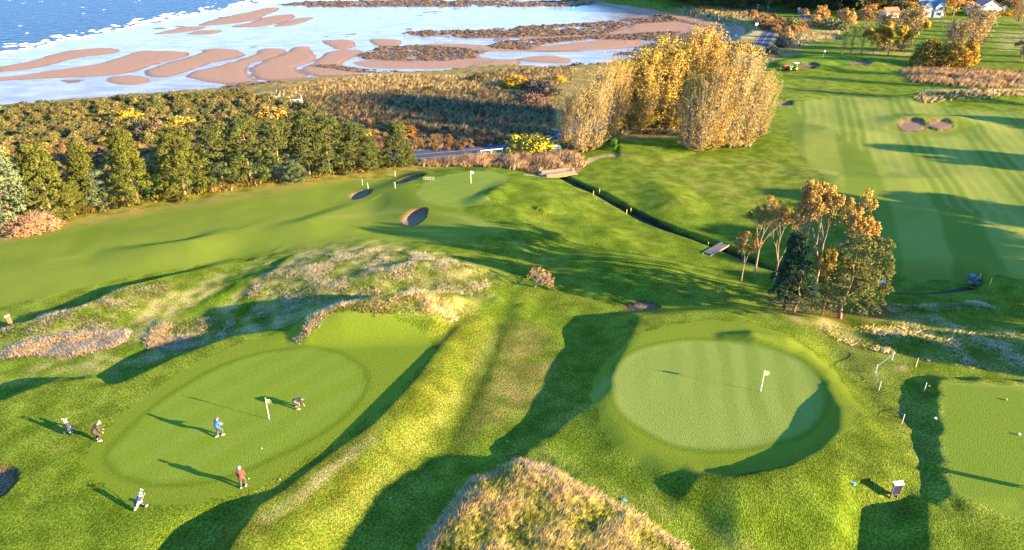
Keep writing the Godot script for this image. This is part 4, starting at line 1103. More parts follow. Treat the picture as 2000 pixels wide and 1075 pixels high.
# tall willow-like tree: many limbs that climb steeply from low down, each clothed in narrow leaves
func upright(sd: int, tall: float, wide: float, limbs: int, leaves: int, size: float, col: Color, bark: Color, wind := 0.06, low := 0.05) -> Array:
	var r := RandomNumberGenerator.new()
	r.seed = sd
	var wood := Mb.new()
	var green := Mb.new()
	var stem := func(y: float) -> Vector3: return Vector3(wind * y * y / tall, y, 0.0)
	for i in 6:
		wood.tube(stem.call(tall * 0.92 * i / 6.0 - (0.4 if i == 0 else 0.0)), stem.call(tall * 0.92 * (i + 1) / 6.0), 0.26 * (1.0 - i / 6.6), 0.26 * (1.0 - (i + 1) / 6.6), 6, bark)
	for i in limbs:
		var t := pow((i + r.randf()) / limbs, 0.9)
		var y := lerpf(low, 0.85, t) * tall
		var p: Vector3 = stem.call(y)
		var a := r.randf() * TAU
		var env := wide * 0.5 * (0.5 + 0.55 * sin(PI * clampf(t * 0.95 + 0.12, 0, 1))) * r.randf_range(0.5, 1.2)
		if sin(a * 2.0 + sd) * sin(t * 8.0 + sd * 1.7) > 0.45:
			env *= r.randf_range(0.3, 0.6)   # holes and notches in the outline
		var l := env * r.randf_range(1.3, 2.6)
		var q := p + Vector3(cos(a) * env + wind * l, minf(l, tall * 1.0 - y), sin(a) * env)
		var bow := p.lerp(q, 0.5) + Vector3(cos(a), -0.35, sin(a)) * env * 0.22
		wood.tube(p, bow, 0.07, 0.045, 4, bark)
		wood.tube(bow, q, 0.045, 0.012, 3, bark)
		var shade := r.randf_range(0.68, 1.25)
		var c := Color(col.r * shade, col.g * shade, col.b * shade)
		var d := (q - bow).normalized()
		for k in leaves:
			var u := r.randf_range(0.15, 1.08)
			var m := p.lerp(bow, u * 2.0) if u < 0.5 else bow.lerp(q, u * 2.0 - 1.0)
			spray(green, r, m + Vector3(r.randfn(), r.randfn(), r.randfn()) * env * 0.13, size * 1.2, 3, size * 1.25, size * 0.62, (d + Vector3(wind * 4.0, 0, 0)) * 0.9, c, 0.5)
	for i in limbs / 4:
		var a := r.randf() * TAU
		var p: Vector3 = stem.call(r.randf_range(0.0, 0.08) * tall)
		var q := p + Vector3(cos(a), 0, sin(a)) * wide * r.randf_range(0.2, 0.42) + Vector3(0, tall * r.randf_range(0.04, 0.13), 0)
		wood.tube(p, q, 0.05, 0.012, 3, bark)
		var shade := r.randf_range(0.6, 1.0)
		for k in leaves / 2:
			spray(green, r, p.lerp(q, r.randf_range(0.3, 1.1)) + Vector3(r.randfn(), r.randfn(), r.randfn()) * 0.25, size * 1.2, 3, size * 1.2, size * 0.6, Vector3(cos(a), 0.6, sin(a)), Color(col.r * shade, col.g * shade, col.b * shade), 0.4)
	return [wood.done(), green.done(), tall, wide * 1.25]


func bush_mesh(sd: int, wide: float, tall: float, tufts: int, leaves: int, size: float, stringy := false) -> ArrayMesh:
	var r := RandomNumberGenerator.new()
	r.seed = sd
	var b := Mb.new()
	for i in tufts:
		var a := r.randf() * TAU
		var e := asin(r.randf_range(0.0, 1.0))
		var f := r.randf_range(0.72, 1.08) * (0.85 + 0.2 * sin(a * 3.0 + sd) * cos(e * 4.0))
		var d := Vector3(cos(a) * cos(e), sin(e), sin(a) * cos(e))
		var s := r.randf_range(0.65, 1.2)
		spray(b, r, Vector3(d.x * wide * 0.5, d.y * tall, d.z * wide * 0.5) * f * 0.88, wide * 0.1, leaves, size * (1.6 if stringy else 1.0), size * (0.28 if stringy else 0.7), d, Color(s, s, s), 0.5 if stringy else 0.2, not stringy)
	return b.done()


func tuft_mesh(sd: int, blades: int, spread: float) -> ArrayMesh:
	var r := RandomNumberGenerator.new()
	r.seed = sd
	var b := Mb.new()
	for i in blades:
		var a := r.randf() * TAU
		var o := Vector3(cos(a), 0, sin(a))
		var p := o * r.randf() * 0.22
		var q := p + o * spread * r.randf_range(0.2, 1.0) + Vector3(0.08, r.randf_range(0.5, 1.0), 0.0)
		var s := Vector3(-o.z, 0, o.x) * 0.05
		var t := r.randf_range(0.7, 1.25)
		b.tri(p - s, p + s, q, Color(t, t, t), (o * 0.5 + Vector3.UP).normalized())
	return b.done()


func sow(poly_: PackedVector2Array, count: int, r: RandomNumberGenerator, lo_s: float, hi_s: float, cols: Array, places: Array[Transform3D], tints: PackedColorArray, clump := 0.0) -> void:
	var lo := poly_[0]
	var hi := poly_[0]
	for q in poly_:
		lo = lo.min(q)
		hi = hi.max(q)
	var f := FastNoiseLite.new()
	f.seed = count
	f.frequency = 0.22
	var made := 0
	var tries := 0
	while made < count and tries < count * 8:
		tries += 1
		var q := Vector2(r.randf_range(lo.x, hi.x), r.randf_range(lo.y, hi.y))
		var v := f.get_noise_2d(q.x, q.y)
		if v < clump - 0.4 + r.randf_range(-0.25, 0.25) or not Geometry2D.is_point_in_polygon(q, poly_):
			continue
		made += 1
		q += Vector2(r.randfn(), r.randfn()) * hi_s * 0.55
		var s := r.randf_range(lo_s, hi_s) * clampf(0.55 + 1.1 * (v + 0.4), 0.5, 1.5)
		places.append(Transform3D(Basis(Vector3.UP, r.randf() * TAU).scaled(Vector3(s, s * r.randf_range(0.7, 1.2), s)), on(q, -0.03)))
		var c: Color = cols[clampi(int((v + 0.4) * 1.2 * cols.size() + r.randf_range(-0.9, 0.9)), 0, cols.size() - 1)]
		var t := r.randf_range(0.75, 1.25)
		tints.append(Color(c.r * t, c.g * t, c.b * t))


func build_grasses() -> void:
	var r := RandomNumberGenerator.new()
	r.seed = 90
	var straw := [Color(0.16, 0.20, 0.02), Color(0.30, 0.29, 0.06), Color(0.48, 0.41, 0.16), Color(0.58, 0.48, 0.25)]
	var mixed := [Color(0.15, 0.18, 0.02), Color(0.30, 0.30, 0.05), Color(0.48, 0.40, 0.13), Color(0.60, 0.44, 0.23)]
	var tawny := [Color(0.20, 0.13, 0.06), Color(0.33, 0.21, 0.10), Color(0.45, 0.31, 0.14), Color(0.40, 0.25, 0.14)]
	var p: Array[Transform3D] = []
	var t := PackedColorArray()
	sow(poly([Vector2(0.38,-39.17), Vector2(-2.55,-37.25), Vector2(-3.98,-34.46), Vector2(-5.48,-31), Vector2(-6.87,-25.63), Vector2(14.32,-25.63), Vector2(11.47,-30.4), Vector2(8.43,-33.19), Vector2(4.33,-36.63), Vector2(1.87,-38.73)]), 26000, r, 0.2, 0.56, [Color(0.08, 0.11, 0.012), Color(0.16, 0.18, 0.02), Color(0.28, 0.27, 0.045), Color(0.42, 0.35, 0.09), Color(0.47, 0.35, 0.14), Color(0.40, 0.27, 0.12)], p, t, -0.2)
	sow(poly([Vector2(0.38,-39.27), Vector2(-2.73,-37.29), Vector2(-4.16,-34.59), Vector2(-5.77,-30.71), Vector2(-5.1,-30.51), Vector2(-3.45,-34.36), Vector2(-2.17,-36.78), Vector2(0.37,-38.62), Vector2(4.29,-36.28), Vector2(8.36,-32.79), Vector2(11.34,-29.93), Vector2(11.7,-30.12), Vector2(8.77,-33.23), Vector2(4.35,-36.93), Vector2(1.88,-38.89)]), 3200, r, 0.25, 0.5, [Color(0.38, 0.27, 0.13), Color(0.43, 0.31, 0.16)], p, t, -0.5)
	scatter("rough_grass_mound", tuft_mesh(1, 10, 0.8), M.blade, p, t)
	p = []
	t = PackedColorArray()
	sow(poly([Vector2(-20.45,-57.63), Vector2(-16.68,-60.94), Vector2(-11.79,-63.16), Vector2(-7.03,-63.86), Vector2(-3.72,-62.37), Vector2(-6.13,-59.46), Vector2(-12.1,-58.43), Vector2(-17.14,-58.43)]), 7500, r, 0.16, 0.34, straw, p, t, -0.2)
	sow(poly([Vector2(-20.77,-55.52), Vector2(-17.84,-59.5), Vector2(-13.47,-62.22), Vector2(-8.84,-63.36), Vector2(-8.78,-62.79), Vector2(-13.35,-61.55), Vector2(-17.62,-58.57), Vector2(-20.35,-55.24)]), 1800, r, 0.2, 0.38, [Color(0.6, 0.46, 0.27)], p, t, -0.6)
	sow(poly([Vector2(-29.64,-67.61), Vector2(-27.08,-74.35), Vector2(-22.88,-77.36), Vector2(-17.45,-78.94), Vector2(-8.87,-77.05), Vector2(-3.31,-72.22), Vector2(-2.36,-66.38), Vector2(-11.24,-66.38), Vector2(-19.93,-65.19), Vector2(-26.92,-62.9)]), 16000, r, 0.12, 0.26, straw, p, t, 0.1)
	sow(poly([Vector2(-49.22,-55.55), Vector2(-46.39,-58.18), Vector2(-41.69,-59.86), Vector2(-39.3,-60.07), Vector2(-38.4,-57.69), Vector2(-41.73,-55.37), Vector2(-46.15,-55.37)]), 5200, r, 0.16, 0.38, [Color(0.50, 0.38, 0.2), Color(0.64, 0.50, 0.31), Color(0.58, 0.44, 0.28)], p, t, -0.5)
	sow(poly([Vector2(-50.56,-54.66), Vector2(-48.32,-57.22), Vector2(-46.51,-58.37), Vector2(-46.26,-55.55), Vector2(-48.73,-54.84)]), 1100, r, 0.18, 0.36, [Color(0.62, 0.48, 0.29)], p, t, -0.6)
	sow(poly([Vector2(-37.14,-59.06), Vector2(-33.14,-59.36), Vector2(-30.67,-58.37), Vector2(-33.22,-57.22), Vector2(-36.08,-57.41)]), 1200, r, 0.16, 0.32, [Color(0.62, 0.48, 0.29), Color(0.5, 0.38, 0.2)], p, t, -0.4)
	sow(poly([Vector2(-37.21,-61.41), Vector2(-32.77,-63.58), Vector2(-29.64,-62.48), Vector2(-29.32,-58.86), Vector2(-33.74,-58.37), Vector2(-36.53,-58.86)]), 2500, r, 0.15, 0.35, mixed, p, t, 0.0)
	sow(poly([Vector2(-52.46,-60.37), Vector2(-46.3,-63.36), Vector2(-42.77,-68.3), Vector2(-39.76,-70.6), Vector2(-38.72,-68.3), Vector2(-41.97,-60.37), Vector2(-48.05,-58.37), Vector2(-50.79,-57.89)]), 3500, r, 0.12, 0.3, straw, p, t, 0.0)
	sow(poly([Vector2(30.46,-58.19), Vector2(41.77,-62.34), Vector2(47.87,-61.79), Vector2(52.12,-57.23), Vector2(48.17,-50.29), Vector2(41.87,-51.9), Vector2(34.74,-54.46), Vector2(31.66,-56.28)]), 4500, r, 0.12, 0.3, mixed, p, t, 0.0)
	sow(poly([Vector2(40.31,-64.72), Vector2(43.81,-64.03), Vector2(49.43,-65.18), Vector2(52.39,-66.37), Vector2(51.63,-64.72), Vector2(46.03,-63.13), Vector2(40.07,-63.13)]), 1500, r, 0.15, 0.3, mixed, p, t, -0.2)
	scatter("long_dry_grass", tuft_mesh(2, 10, 1.0), M.blade, p, t)
	p = []
	t = PackedColorArray()
	# grass of the dunes between road and shore, the reeds by the bridge, strips beyond
	sow(poly([Vector2(-60.83,-178.7), Vector2(-55.16,-197.9), Vector2(-36.14,-206), Vector2(-14.95,-204.4), Vector2(-5.76,-196.4), Vector2(-9.67,-187.5), Vector2(-27.26,-184.7), Vector2(-46.28,-178.7), Vector2(-55.44,-169.5)]), 5500, r, 0.6, 1.1, [Color(0.42, 0.28, 0.10), Color(0.52, 0.38, 0.16), Color(0.48, 0.34, 0.14)], p, t, -0.5)
	sow(poly([Vector2(-55.44,-169.5), Vector2(-45.71,-182), Vector2(-6.81,-184.7), Vector2(10.41,-175.6), Vector2(8.26,-135.7), Vector2(0,-131.9), Vector2(-14.74,-128.2), Vector2(-24.93,-124.7), Vector2(-34.85,-144.1)]), 9000, r, 0.6, 1.2, [Color(0.10, 0.13, 0.05), Color(0.2, 0.16, 0.07), Color(0.30, 0.22, 0.10), Color(0.24, 0.14, 0.08)], p, t, -0.3)
	sow(poly([Vector2(-14.95,-204.4), Vector2(0,-216.6), Vector2(12.82,-220.3), Vector2(18.92,-216.6), Vector2(12.52,-189), Vector2(-5.45,-184.7)]), 2500, r, 0.6, 1.1, [Color(0.25, 0.2, 0.08), Color(0.42, 0.3, 0.12), Color(0.3, 0.2, 0.09)], p, t, -0.3)
	sow(poly([Vector2(-15.74,-119.8), Vector2(-0.95,-123.1), Vector2(5.75,-124.7), Vector2(10.6,-125.4), Vector2(12.5,-119.8), Vector2(10.29,-115.2), Vector2(4.43,-114), Vector2(-0.9,-116.4), Vector2(-8.2,-117.6), Vector2(-15.49,-117.6)]), 7000, r, 0.5, 1.2, tawny, p, t, -0.4)
	sow(poly([Vector2(10.94,-130), Vector2(21.09,-139), Vector2(40.83,-141.9), Vector2(50.23,-137.7), Vector2(43.22,-128.2), Vector2(34.8,-139), Vector2(24.26,-139), Vector2(18.84,-137.7), Vector2(13.42,-124.7)]), 2500, r, 0.6, 1.2, tawny, p, t, -0.4)
	sow(poly([Vector2(-75.01,-83.59), Vector2(-70.59,-87.15), Vector2(-65.71,-91.98), Vector2(-58.05,-97.26), Vector2(-47.16,-103.1), Vector2(-34.41,-110.1), Vector2(-18.22,-117.6), Vector2(-18.64,-120.8), Vector2(-35.4,-113.7), Vector2(-48.64,-106.9), Vector2(-59.42,-99.99), Vector2(-67.58,-95.09), Vector2(-72.5,-89.99), Vector2(-77.64,-87.15)]), 5000, r, 0.4, 0.9, [Color(0.2, 0.18, 0.04), Color(0.42, 0.28, 0.08), Color(0.5, 0.33, 0.12)], p, t, -0.4)
	sow(poly([Vector2(118,-212.9), Vector2(126.1,-219.4), Vector2(149.2,-215.7), Vector2(171.9,-204.4), Vector2(162.2,-191.9), Vector2(124.3,-187.5), Vector2(113,-194.9)]), 5000, r, 0.7, 1.4, tawny, p, t, -0.5)
	sow(poly([Vector2(99.78,-170.7), Vector2(108,-176.4), Vector2(153.3,-181.1), Vector2(153.6,-173.2), Vector2(112.9,-169.4), Vector2(99.41,-167.6)]), 2500, r, 0.5, 0.9, [Color(0.5, 0.35, 0.18), Color(0.58, 0.42, 0.22)], p, t, -0.6)
	sow(poly([Vector2(104.6,-439.3), Vector2(135.2,-400.8), Vector2(131.6,-373.4), Vector2(107.7,-363.4), Vector2(105.3,-373.4), Vector2(92.97,-400.8)]), 1600, r, 1.0, 2.0, [Color(0.5, 0.35, 0.14), Color(0.4, 0.28, 0.1)], p, t, -0.5)
	sow(poly([Vector2(107.5,-275.3), Vector2(124,-305.5), Vector2(143.9,-316.4), Vector2(139.2,-305.5), Vector2(122.6,-285.8), Vector2(107.8,-268.3)]), 1200, r, 0.6, 1.1, [Color(0.5, 0.38, 0.16)], p, t, -0.5)
	scatter("dune_grass", tuft_mesh(3, 10, 0.7), M.blade, p, t)


# one tree of the place: wood and crown under a root; made once per shape, then copied
func plant(called: String, parts: Array, crown_mat: Material, spot: Array, own_tall: float, label: String, category: String, group := "", turn := 0.0) -> Node3D:
	var s: float = spot[1] / own_tall
	var o := thing(called, label, category, on(spot[0], -0.05), turn, group)
	o.scale = Vector3(s, s, s)
	if spot.size() > 2 and parts.size() > 2:
		var k := clampf(spot[2] / (float(parts[-1]) * s), 0.5, 1.7)
		o.scale = Vector3(s * k, s, s * k)
	if parts[0] != null:
		part("trunk", parts[0], M.bark, o)
	part("crown", parts[1], crown_mat, o)
	return o


func build_trees() -> void:
	var teal := leafy(Color(0.8, 0.86, 1.0), 0.2)
	var gold := leafy(Color(1.0, 0.95, 0.75), 0.25)
	var plainleaf: Material = M.leaf
	# ---- the row of pines along the left fairway
	var pines := []
	for i in 5:
		pines.append([pine_trunk(10, 0.2, 200 + i), pine_crown(210 + i, 10, [5.6, 6.2, 5.0, 7.0, 6.4][i], [130, 140, 110, 150, 120][i], [0.05, 0.04, 0.06, 0.10, 0.2][i], Color(0.092, 0.106, 0.026), [0.0, 0.1, 0.0, 0.25, 0.5][i], [0.5, 0.3, 0.8, 0.15, 0.1][i]), [5.6, 6.2, 5.0, 7.0, 6.4][i]])
	var blue := []
	for i in 2:
		blue.append([pine_trunk(10, 0.2, 230 + i), pine_crown(231 + i, 10, 6.4, 140, 0.04, Color(0.15, 0.175, 0.085), 0.1, 0.6), 6.4])
	var row := [[Vector2(-72.77,-87.17), 10.32, 7.17], [Vector2(-70.13,-89.06), 11.44, 8.75], [Vector2(-66.01,-91.77), 11.32, 6.54], [Vector2(-64.68,-93.92), 4.79, 6.7], [Vector2(-63.45,-97.41), 9.86, 4.86], [Vector2(-61.81,-97.39), 5.78, 4.75], [Vector2(-57.06,-98.04), 11.48, 6.24], [Vector2(-52.89,-99.56), 3.29, 5.41], [Vector2(-50.92,-100.9), 11.01, 7.25], [Vector2(-46.7,-105.4), 10.07, 8.03], [Vector2(-42.42,-106.4), 11.5, 6.69], [Vector2(-38.13,-108.3), 10.18, 6.56], [Vector2(-35.65,-107.6), 3.81, 4.68], [Vector2(-33.92,-110), 11.2, 6.3], [Vector2(-30.94,-111.8), 10.18, 7.78], [Vector2(-27.36,-114.3), 8.3, 7.61], [Vector2(-24.72,-115.3), 5.81, 4.7], [Vector2(-22.77,-116.5), 2.86, 5.21], [Vector2(-20.23,-117.7), 7.77, 4.85], [Vector2(-18.51,-117.7), 3.07, 4.53]]
	var said := ["blue-green pine cut by the left edge of the picture", "big grey-green pine at the left end of the row, brown bush at its foot", "tall golden-green pine right of the grey-green one", "low bushy pine with foliage to the ground at the row's left end", "slim pine with a rounded top standing behind the low bushy pine", "narrow grey-green pine beside the slim round-topped one", "broad dark-gapped pine, first of the pair in the middle of the left half", "small pine squeezed between two broad golden-green pines", "broad golden-green pine just left of the darker half of the row", "dense blue-green pine opening the darker right half of the row", "tall dark pine with a flat broad top, next to the open-stemmed one", "pine with an open crown that shows its orange stem", "low grey-green pine growing at the foot of the open-stemmed pine", "tall slim pine behind the row, right of the orange stem", "widest round-topped pine in the right part of the row", "pale green pine leaning over the fairway edge near the row's end", "thin pine in the gap before the end of the row", "short bushy pine near the right end, below the orange tree", "round blue-green pine at the end of the row beside the road", "last small dark pine of the row, closest to the road"]
	for i in row.size():
		var sort: Array = blue[i % 2] if i in [0, 1, 5, 12] else pines[[0, 1, 2, 3, 4][[2, 0, 1, 1, 2, 0, 0, 2, 1, 3, 3, 4, 0, 2, 3, 1, 2, 1, 0, 1][i]]]
		plant("pine_tree", sort, teal if i in [0, 1, 5, 9, 10, 11, 12, 13, 14, 15, 16, 18] else gold, row[i], 10, said[i], "pine tree", "pines along the left fairway", i * 1.7)
	# ---- the autumn grove of tall poplars
	var pale := []
	var amber := []
	for i in 3:
		pale.append(upright(300 + i, 18, 8.0, 140, 22, 0.22, Color(0.36, 0.27, 0.085), Color(2.0, 1.8, 1.4), 0.1, 0.0) + [9.0])
		amber.append(upright(310 + i, 18, 7.0, 130, 36, 0.24, Color(0.43, 0.30, 0.05), Color(1.6, 1.3, 1.0), 0.1, 0.0) + [8.0])
	var grove := [[Vector2(10.24,-131.4), 9.99, 5.43], [Vector2(12.57,-126), 12.32, 6.44], [Vector2(15.8,-127.2), 15.13, 6.46], [Vector2(19.1,-134.9), 14.51, 6.82], [Vector2(20.87,-140.5), 14.88, 7.59], [Vector2(24.34,-143.7), 15.64, 7.74], [Vector2(27.07,-141.9), 16.26, 7.64], [Vector2(30.67,-143.9), 18.31, 8.14], [Vector2(33.89,-143.7), 17.8, 8.14], [Vector2(37.56,-145.5), 19.84, 8.63], [Vector2(40.73,-147.6), 19.39, 7.89], [Vector2(33.64,-149), 15.88, 7.01], [Vector2(27.98,-148.7), 15.64, 7], [Vector2(23.48,-146.9), 12.43, 6.96], [Vector2(33.28,-127), 10.08, 6.22], [Vector2(35.4,-125.9), 13.32, 7.65], [Vector2(38.34,-127.5), 15.27, 7.15], [Vector2(41.98,-129.3), 17.5, 6.92], [Vector2(46.12,-132.5), 13.1, 6.63], [Vector2(50.24,-136.6), 10.77, 5], [Vector2(43.34,-142.5), 16.91, 7.56], [Vector2(47.88,-144), 14.46, 6.7], [Vector2(33.79,-130.9), 13.42, 5.18], [Vector2(49.73,-140.2), 12.39, 5.31]]
	var tone := [0, 0, 0, 3, 3, 1, 1, 1, 1, 2, 2, 1, 1, 3, 0, 0, 3, 0, 0, 0, 3, 0, 1, 0]
	var tree_words := ["pale shaggy poplar at the grove's left end, by the yellow bush", "pale leaning poplar in front at the grove's left end", "pale poplar with a ragged top, third from the grove's left end", "tan poplar where the pale left end meets the golden trees", "golden poplar leftmost of the bright yellow trees", "bright golden poplar, second of the yellow trees from the left", "bright golden poplar, third of the yellow trees from the left", "golden poplar in the middle of the yellow trees", "tall golden poplar below the orange top of the grove", "orange-topped poplar, the highest in the grove", "orange poplar just right of the grove's highest top", "golden poplar behind the middle of the yellow trees", "golden poplar behind the left yellow trees, nearer the shore", "tan poplar behind the left end of the yellow trees", "pale poplar with foliage to the ground before the grove's dark middle", "broad pale poplar at the front, its foliage sweeping the grass", "largest pale poplar at the front right of the grove", "tall pale poplar right of the largest one", "pale rounded poplar, second from the grove's right end", "small pale poplar at the grove's right end by the fairway", "tan poplar behind the largest pale one", "tan poplar at the back right, nearest the road", "amber poplar showing between the pale front trees", "pale poplar behind the grove's right end"]
	var orange := leafy(Color(1.0, 0.9, 1.2), 0.35)
	var warm_pale := leafy(Color(1.15, 0.95, 0.45), 0.35)
	for i in grove.size():
		plant("poplar_tree", amber[i % 3] if tone[i] in [1, 2] else pale[i % 3], orange if tone[i] == 2 else (warm_pale if tone[i] == 3 else plainleaf), grove[i], 18, tree_words[i], "tree", "poplars of the autumn grove", sin(i * 12.7) * 0.5)
	# ---- the clump right of the middle
	var thin_a := broadleaf(401, 10, 3.6, 0.2, 0.5, 40, 0.2, Color(0.27, 0.16, 0.04), Color(1.9, 1.7, 1.5))
	var thin_b := broadleaf(402, 10, 3.0, 0.18, 0.45, 22, 0.2, Color(0.28, 0.17, 0.04), Color(2.2, 2.0, 1.8))
	var full := broadleaf(403, 12, 3.2, 0.3, 0.62, 60, 0.2, Color(0.33, 0.2, 0.05), Color(1.7, 1.5, 1.3), Vector3.ZERO, 6)
	var low := broadleaf(404, 8, 1.2, 0.16, 0.6, 60, 0.2, Color(0.27, 0.18, 0.03), Color(1.0, 0.8, 0.6))
	var clump := [[Vector2(26.94,-71.63), 6.3, 3.9], [Vector2(29.05,-73.32), 9.4, 5.5], [Vector2(30.53,-70.82), 10.1, 5.22], [Vector2(31.87,-67.43), 11.91, 5.53], [Vector2(33.86,-67.8), 13.36, 8.31], [Vector2(32.58,-62.44), 7.98, 4.4]]
	var kinds := [thin_a, thin_a, thin_b, thin_b, full, low]
	var clump_words := ["small rust-leaved tree at the clump's left side, next to the burn", "slender tree with a pale trunk beside the plank bridge", "thin-leaved tree leaning behind the dark pine, pale forked trunk", "half-bare tree between the thin leaning one and the big orange crown", "big round-crowned orange tree, tallest of the clump", "golden-brown bushy tree in front between the clump's pines"]
	for i in 6:
		plant("sycamore_tree", kinds[i], plainleaf, clump[i], kinds[i][2], clump_words[i], "tree", "", i * 2.1 + (PI if i == 5 else 0.0))
	var dark := [pine_trunk(10, 0.26, 240), pine_crown(241, 10, 3.9, 90, 0.17, Color(0.035, 0.06, 0.024), 0.1, 0.6), 5.0]
	var mid := [pine_trunk(10, 0.26, 242), pine_crown(243, 10, 6.4, 70, 0.2, Color(0.06, 0.085, 0.028), 0.2), 6.4]
	var soft := [pine_trunk(10, 0.28, 244), pine_crown(245, 10, 6.6, 100, 0.17, Color(0.13, 0.14, 0.04), 0.15, 0.4), 6.6]
	var three := [[Vector2(28.9,-63.27), 9.27, 3.91], [Vector2(29.08,-61.24), 5.48, 4.35], [Vector2(34.33,-61.96), 9.66, 5.39], [Vector2(37.9,-63.85), 8.55, 3.95]]
	plant("pine_tree", dark, teal, three[0], 10, "dark narrow pine at the clump's left front, nearly black green", "pine tree")
	plant("pine_tree", mid, teal, three[1], 10, "low blue-green pine before the dark narrow pine", "pine tree")
	plant("pine_tree", soft, plainleaf, three[2], 10, "broad soft-needled pine at the right front of the clump", "pine tree")
	plant("pine_tree", soft, plainleaf, three[3], 10, "light green pine at the right end of the clump, facing the sun", "pine tree", "", 1.9)
	# ---- wind-bent thorn on the ridge
	var r := RandomNumberGenerator.new()
	r.seed = 77
	var wood := Mb.new()
	var ends := []
	for i in 5:
		fork(wood, ends, r, Vector3(r.randfn() * 0.1, -0.1, 0), Vector3(0.25 + 0.4 * r.randf(), 1, r.randfn() * 0.3).normalized(), 0.9, 0.06, 4, 0.75, -0.02, Color(1.9, 1.35, 0.95))
	var twigs := Mb.new()
	for e in ends:
		spray(twigs, r, e[0], 0.12, 3, 0.2, 0.06, e[1], Color(0.30, 0.18, 0.09))
	var thorn := thing("thorn_bush", "bare reddish wind-bent thorn alone on the grass ridge", "bush", on(Vector2(2.54,-69.91)))
	part("stem", wood.done(), M.bark, thorn)
	part("twigs", twigs.done(), M.leaf, thorn)
	# ---- trees that stand just past the right edge and throw their long shadows in
	var caster := broadleaf(410, 16, 4.0, 0.35, 0.5, 130, 0.5, Color(0.40, 0.22, 0.04), Color(1.2, 1.0, 0.8))
	var spots := [[Vector2(92, -56), 16.0], [Vector2(99, -60), 18.0], [Vector2(88, -48), 15.0], [Vector2(106, -66), 16.0], [Vector2(80, -41), 12.0], [Vector2(112, -57), 18.0], [Vector2(118, -78), 15.0], [Vector2(138, -101), 17.0], [Vector2(146, -96), 15.0], [Vector2(72, -28), 9.5], [Vector2(54, -21), 6.0], [Vector2(60, -25), 6.5], [Vector2(165, -128), 16.0], [Vector2(126, -71), 16.0], [Vector2(84, -53), 14.0], [Vector2(95, -70), 15.0], [Vector2(104, -77), 16.0], [Vector2(101, -51), 17.0]]
	for i in spots.size():
		plant("roadside_tree", [caster[0], caster[1]], plainleaf, spots[i], caster[2], "tall russet tree beyond the right edge, shading the fairway", "tree", "trees past the right edge", i * 1.3)
	# ---- two clumps on the far fairway
	var bare_a := upright(501, 16, 5.5, 34, 5, 0.4, Color(0.25, 0.17, 0.06), Color(1.3, 1.0, 0.7), 0.04, 0.2)
	var bare_b := upright(502, 18, 7.0, 80, 26, 0.36, Color(0.31, 0.22, 0.10), Color(2.2, 1.9, 1.4), 0.1, 0.15)
	var gold_a := broadleaf(503, 11, 1.2, 0.2, 0.55, 240, 0.42, Color(0.38, 0.23, 0.03), Color(1.2, 1.0, 0.8), Vector3.ZERO, 4)
	var far := [[Vector2(114.6,-246.7), 8.59, 4.24], [Vector2(118.5,-248.3), 9.63, 5.32], [Vector2(121.4,-246.8), 10.73, 6.34], [Vector2(124.3,-244.1), 9.32, 8.73], [Vector2(129.4,-244), 10.3, 11.51], [Vector2(133.1,-254), 13.35, 10.84], [Vector2(140.7,-256.7), 14.49, 11.67], [Vector2(148.4,-265), 12.12, 8.66], [Vector2(131,-222.6), 8.32, 10.59], [Vector2(135.8,-220.7), 7.66, 10.19], [Vector2(140.9,-222.3), 6.18, 7.39], [Vector2(144.8,-224), 7.14, 5.81], [Vector2(140.5,-226.1), 13.29, 9.71], [Vector2(146.1,-227.9), 16.39, 10.73], [Vector2(152.7,-233.8), 14.6, 6.67]]
	var dome_b := Mb.new()
	for k in 6:
		dome_b.tube(Vector3(0, -0.3, 0), Vector3(cos(k * 1.1) * 1.6, 3.5, sin(k * 1.1) * 1.6), 0.16, 0.06, 5, Color(1.2, 1.0, 0.8))
	var dome_leaf := Mb.new()
	var dr := RandomNumberGenerator.new()
	dr.seed = 515
	for k in 420:
		var e := Vector3(dr.randfn(), absf(dr.randfn()) * 1.2, dr.randfn()).normalized() * dr.randf_range(0.6, 1.0)
		var sh := dr.randf_range(0.6, 1.25)
		spray(dome_leaf, dr, Vector3(e.x * 3.8, 0.6 + e.y * 6.6, e.z * 3.8), 0.7, 14, 0.5, 0.4, e, Color(0.36 * sh, 0.215 * sh, 0.03 * sh), 0.2)
	var dome := [dome_b.done(), dome_leaf.done(), 7.6, 8.4]
	var far_kind := [bare_a, bare_a, bare_a, gold_a, gold_a, bare_b, bare_b, gold_a, dome, dome, dome, dome, bare_b, bare_b, bare_b]
	var far_words := ["thin bare tree at the left end of the far clump", "bare many-stemmed tree, second of the far left clump", "bare dark tree before the golden ones of the far clump", "dark olive tree in the front of the far left clump", "round golden tree in the front of the far left clump", "tall pale tree rising behind the round golden one", "tall tan tree, highest of the far left clump", "leaning yellow tree at the right end of the far left clump", "broad golden bush-like tree at the left of the far right clump", "golden-brown tree in the middle of the far right clump", "small amber tree under the pale trunk of the far right clump", "orange low tree at the right foot of the far right clump", "half-bare pale tree behind the golden bushes", "tall pale-stemmed tree, highest of the far right clump", "slim pale tree at the right end of the far right clump"]
	for i in far.size():
		var k: Array = far_kind[i]
		plant("far_tree", k, plainleaf, far[i], 16 if k == bare_a else (18 if k == bare_b else k[2]), far_words[i], "tree", "", i * 1.9)
	# ---- the row past the right edge that bars the far fairway with shadow
	for i in 13:
		plant("far_roadside_tree", [pale[i % 3][0], pale[i % 3][1]], plainleaf, [Vector2(137 + i * 9.4 + 4.0 * sin(i * 2.0), -160 - i * 16.0), 17.0 + 4.0 * sin(i * 3.0)], 18.0, "tall tree beyond the right edge, shading the far fairway", "tree", "trees past the far right edge", i * 1.1)


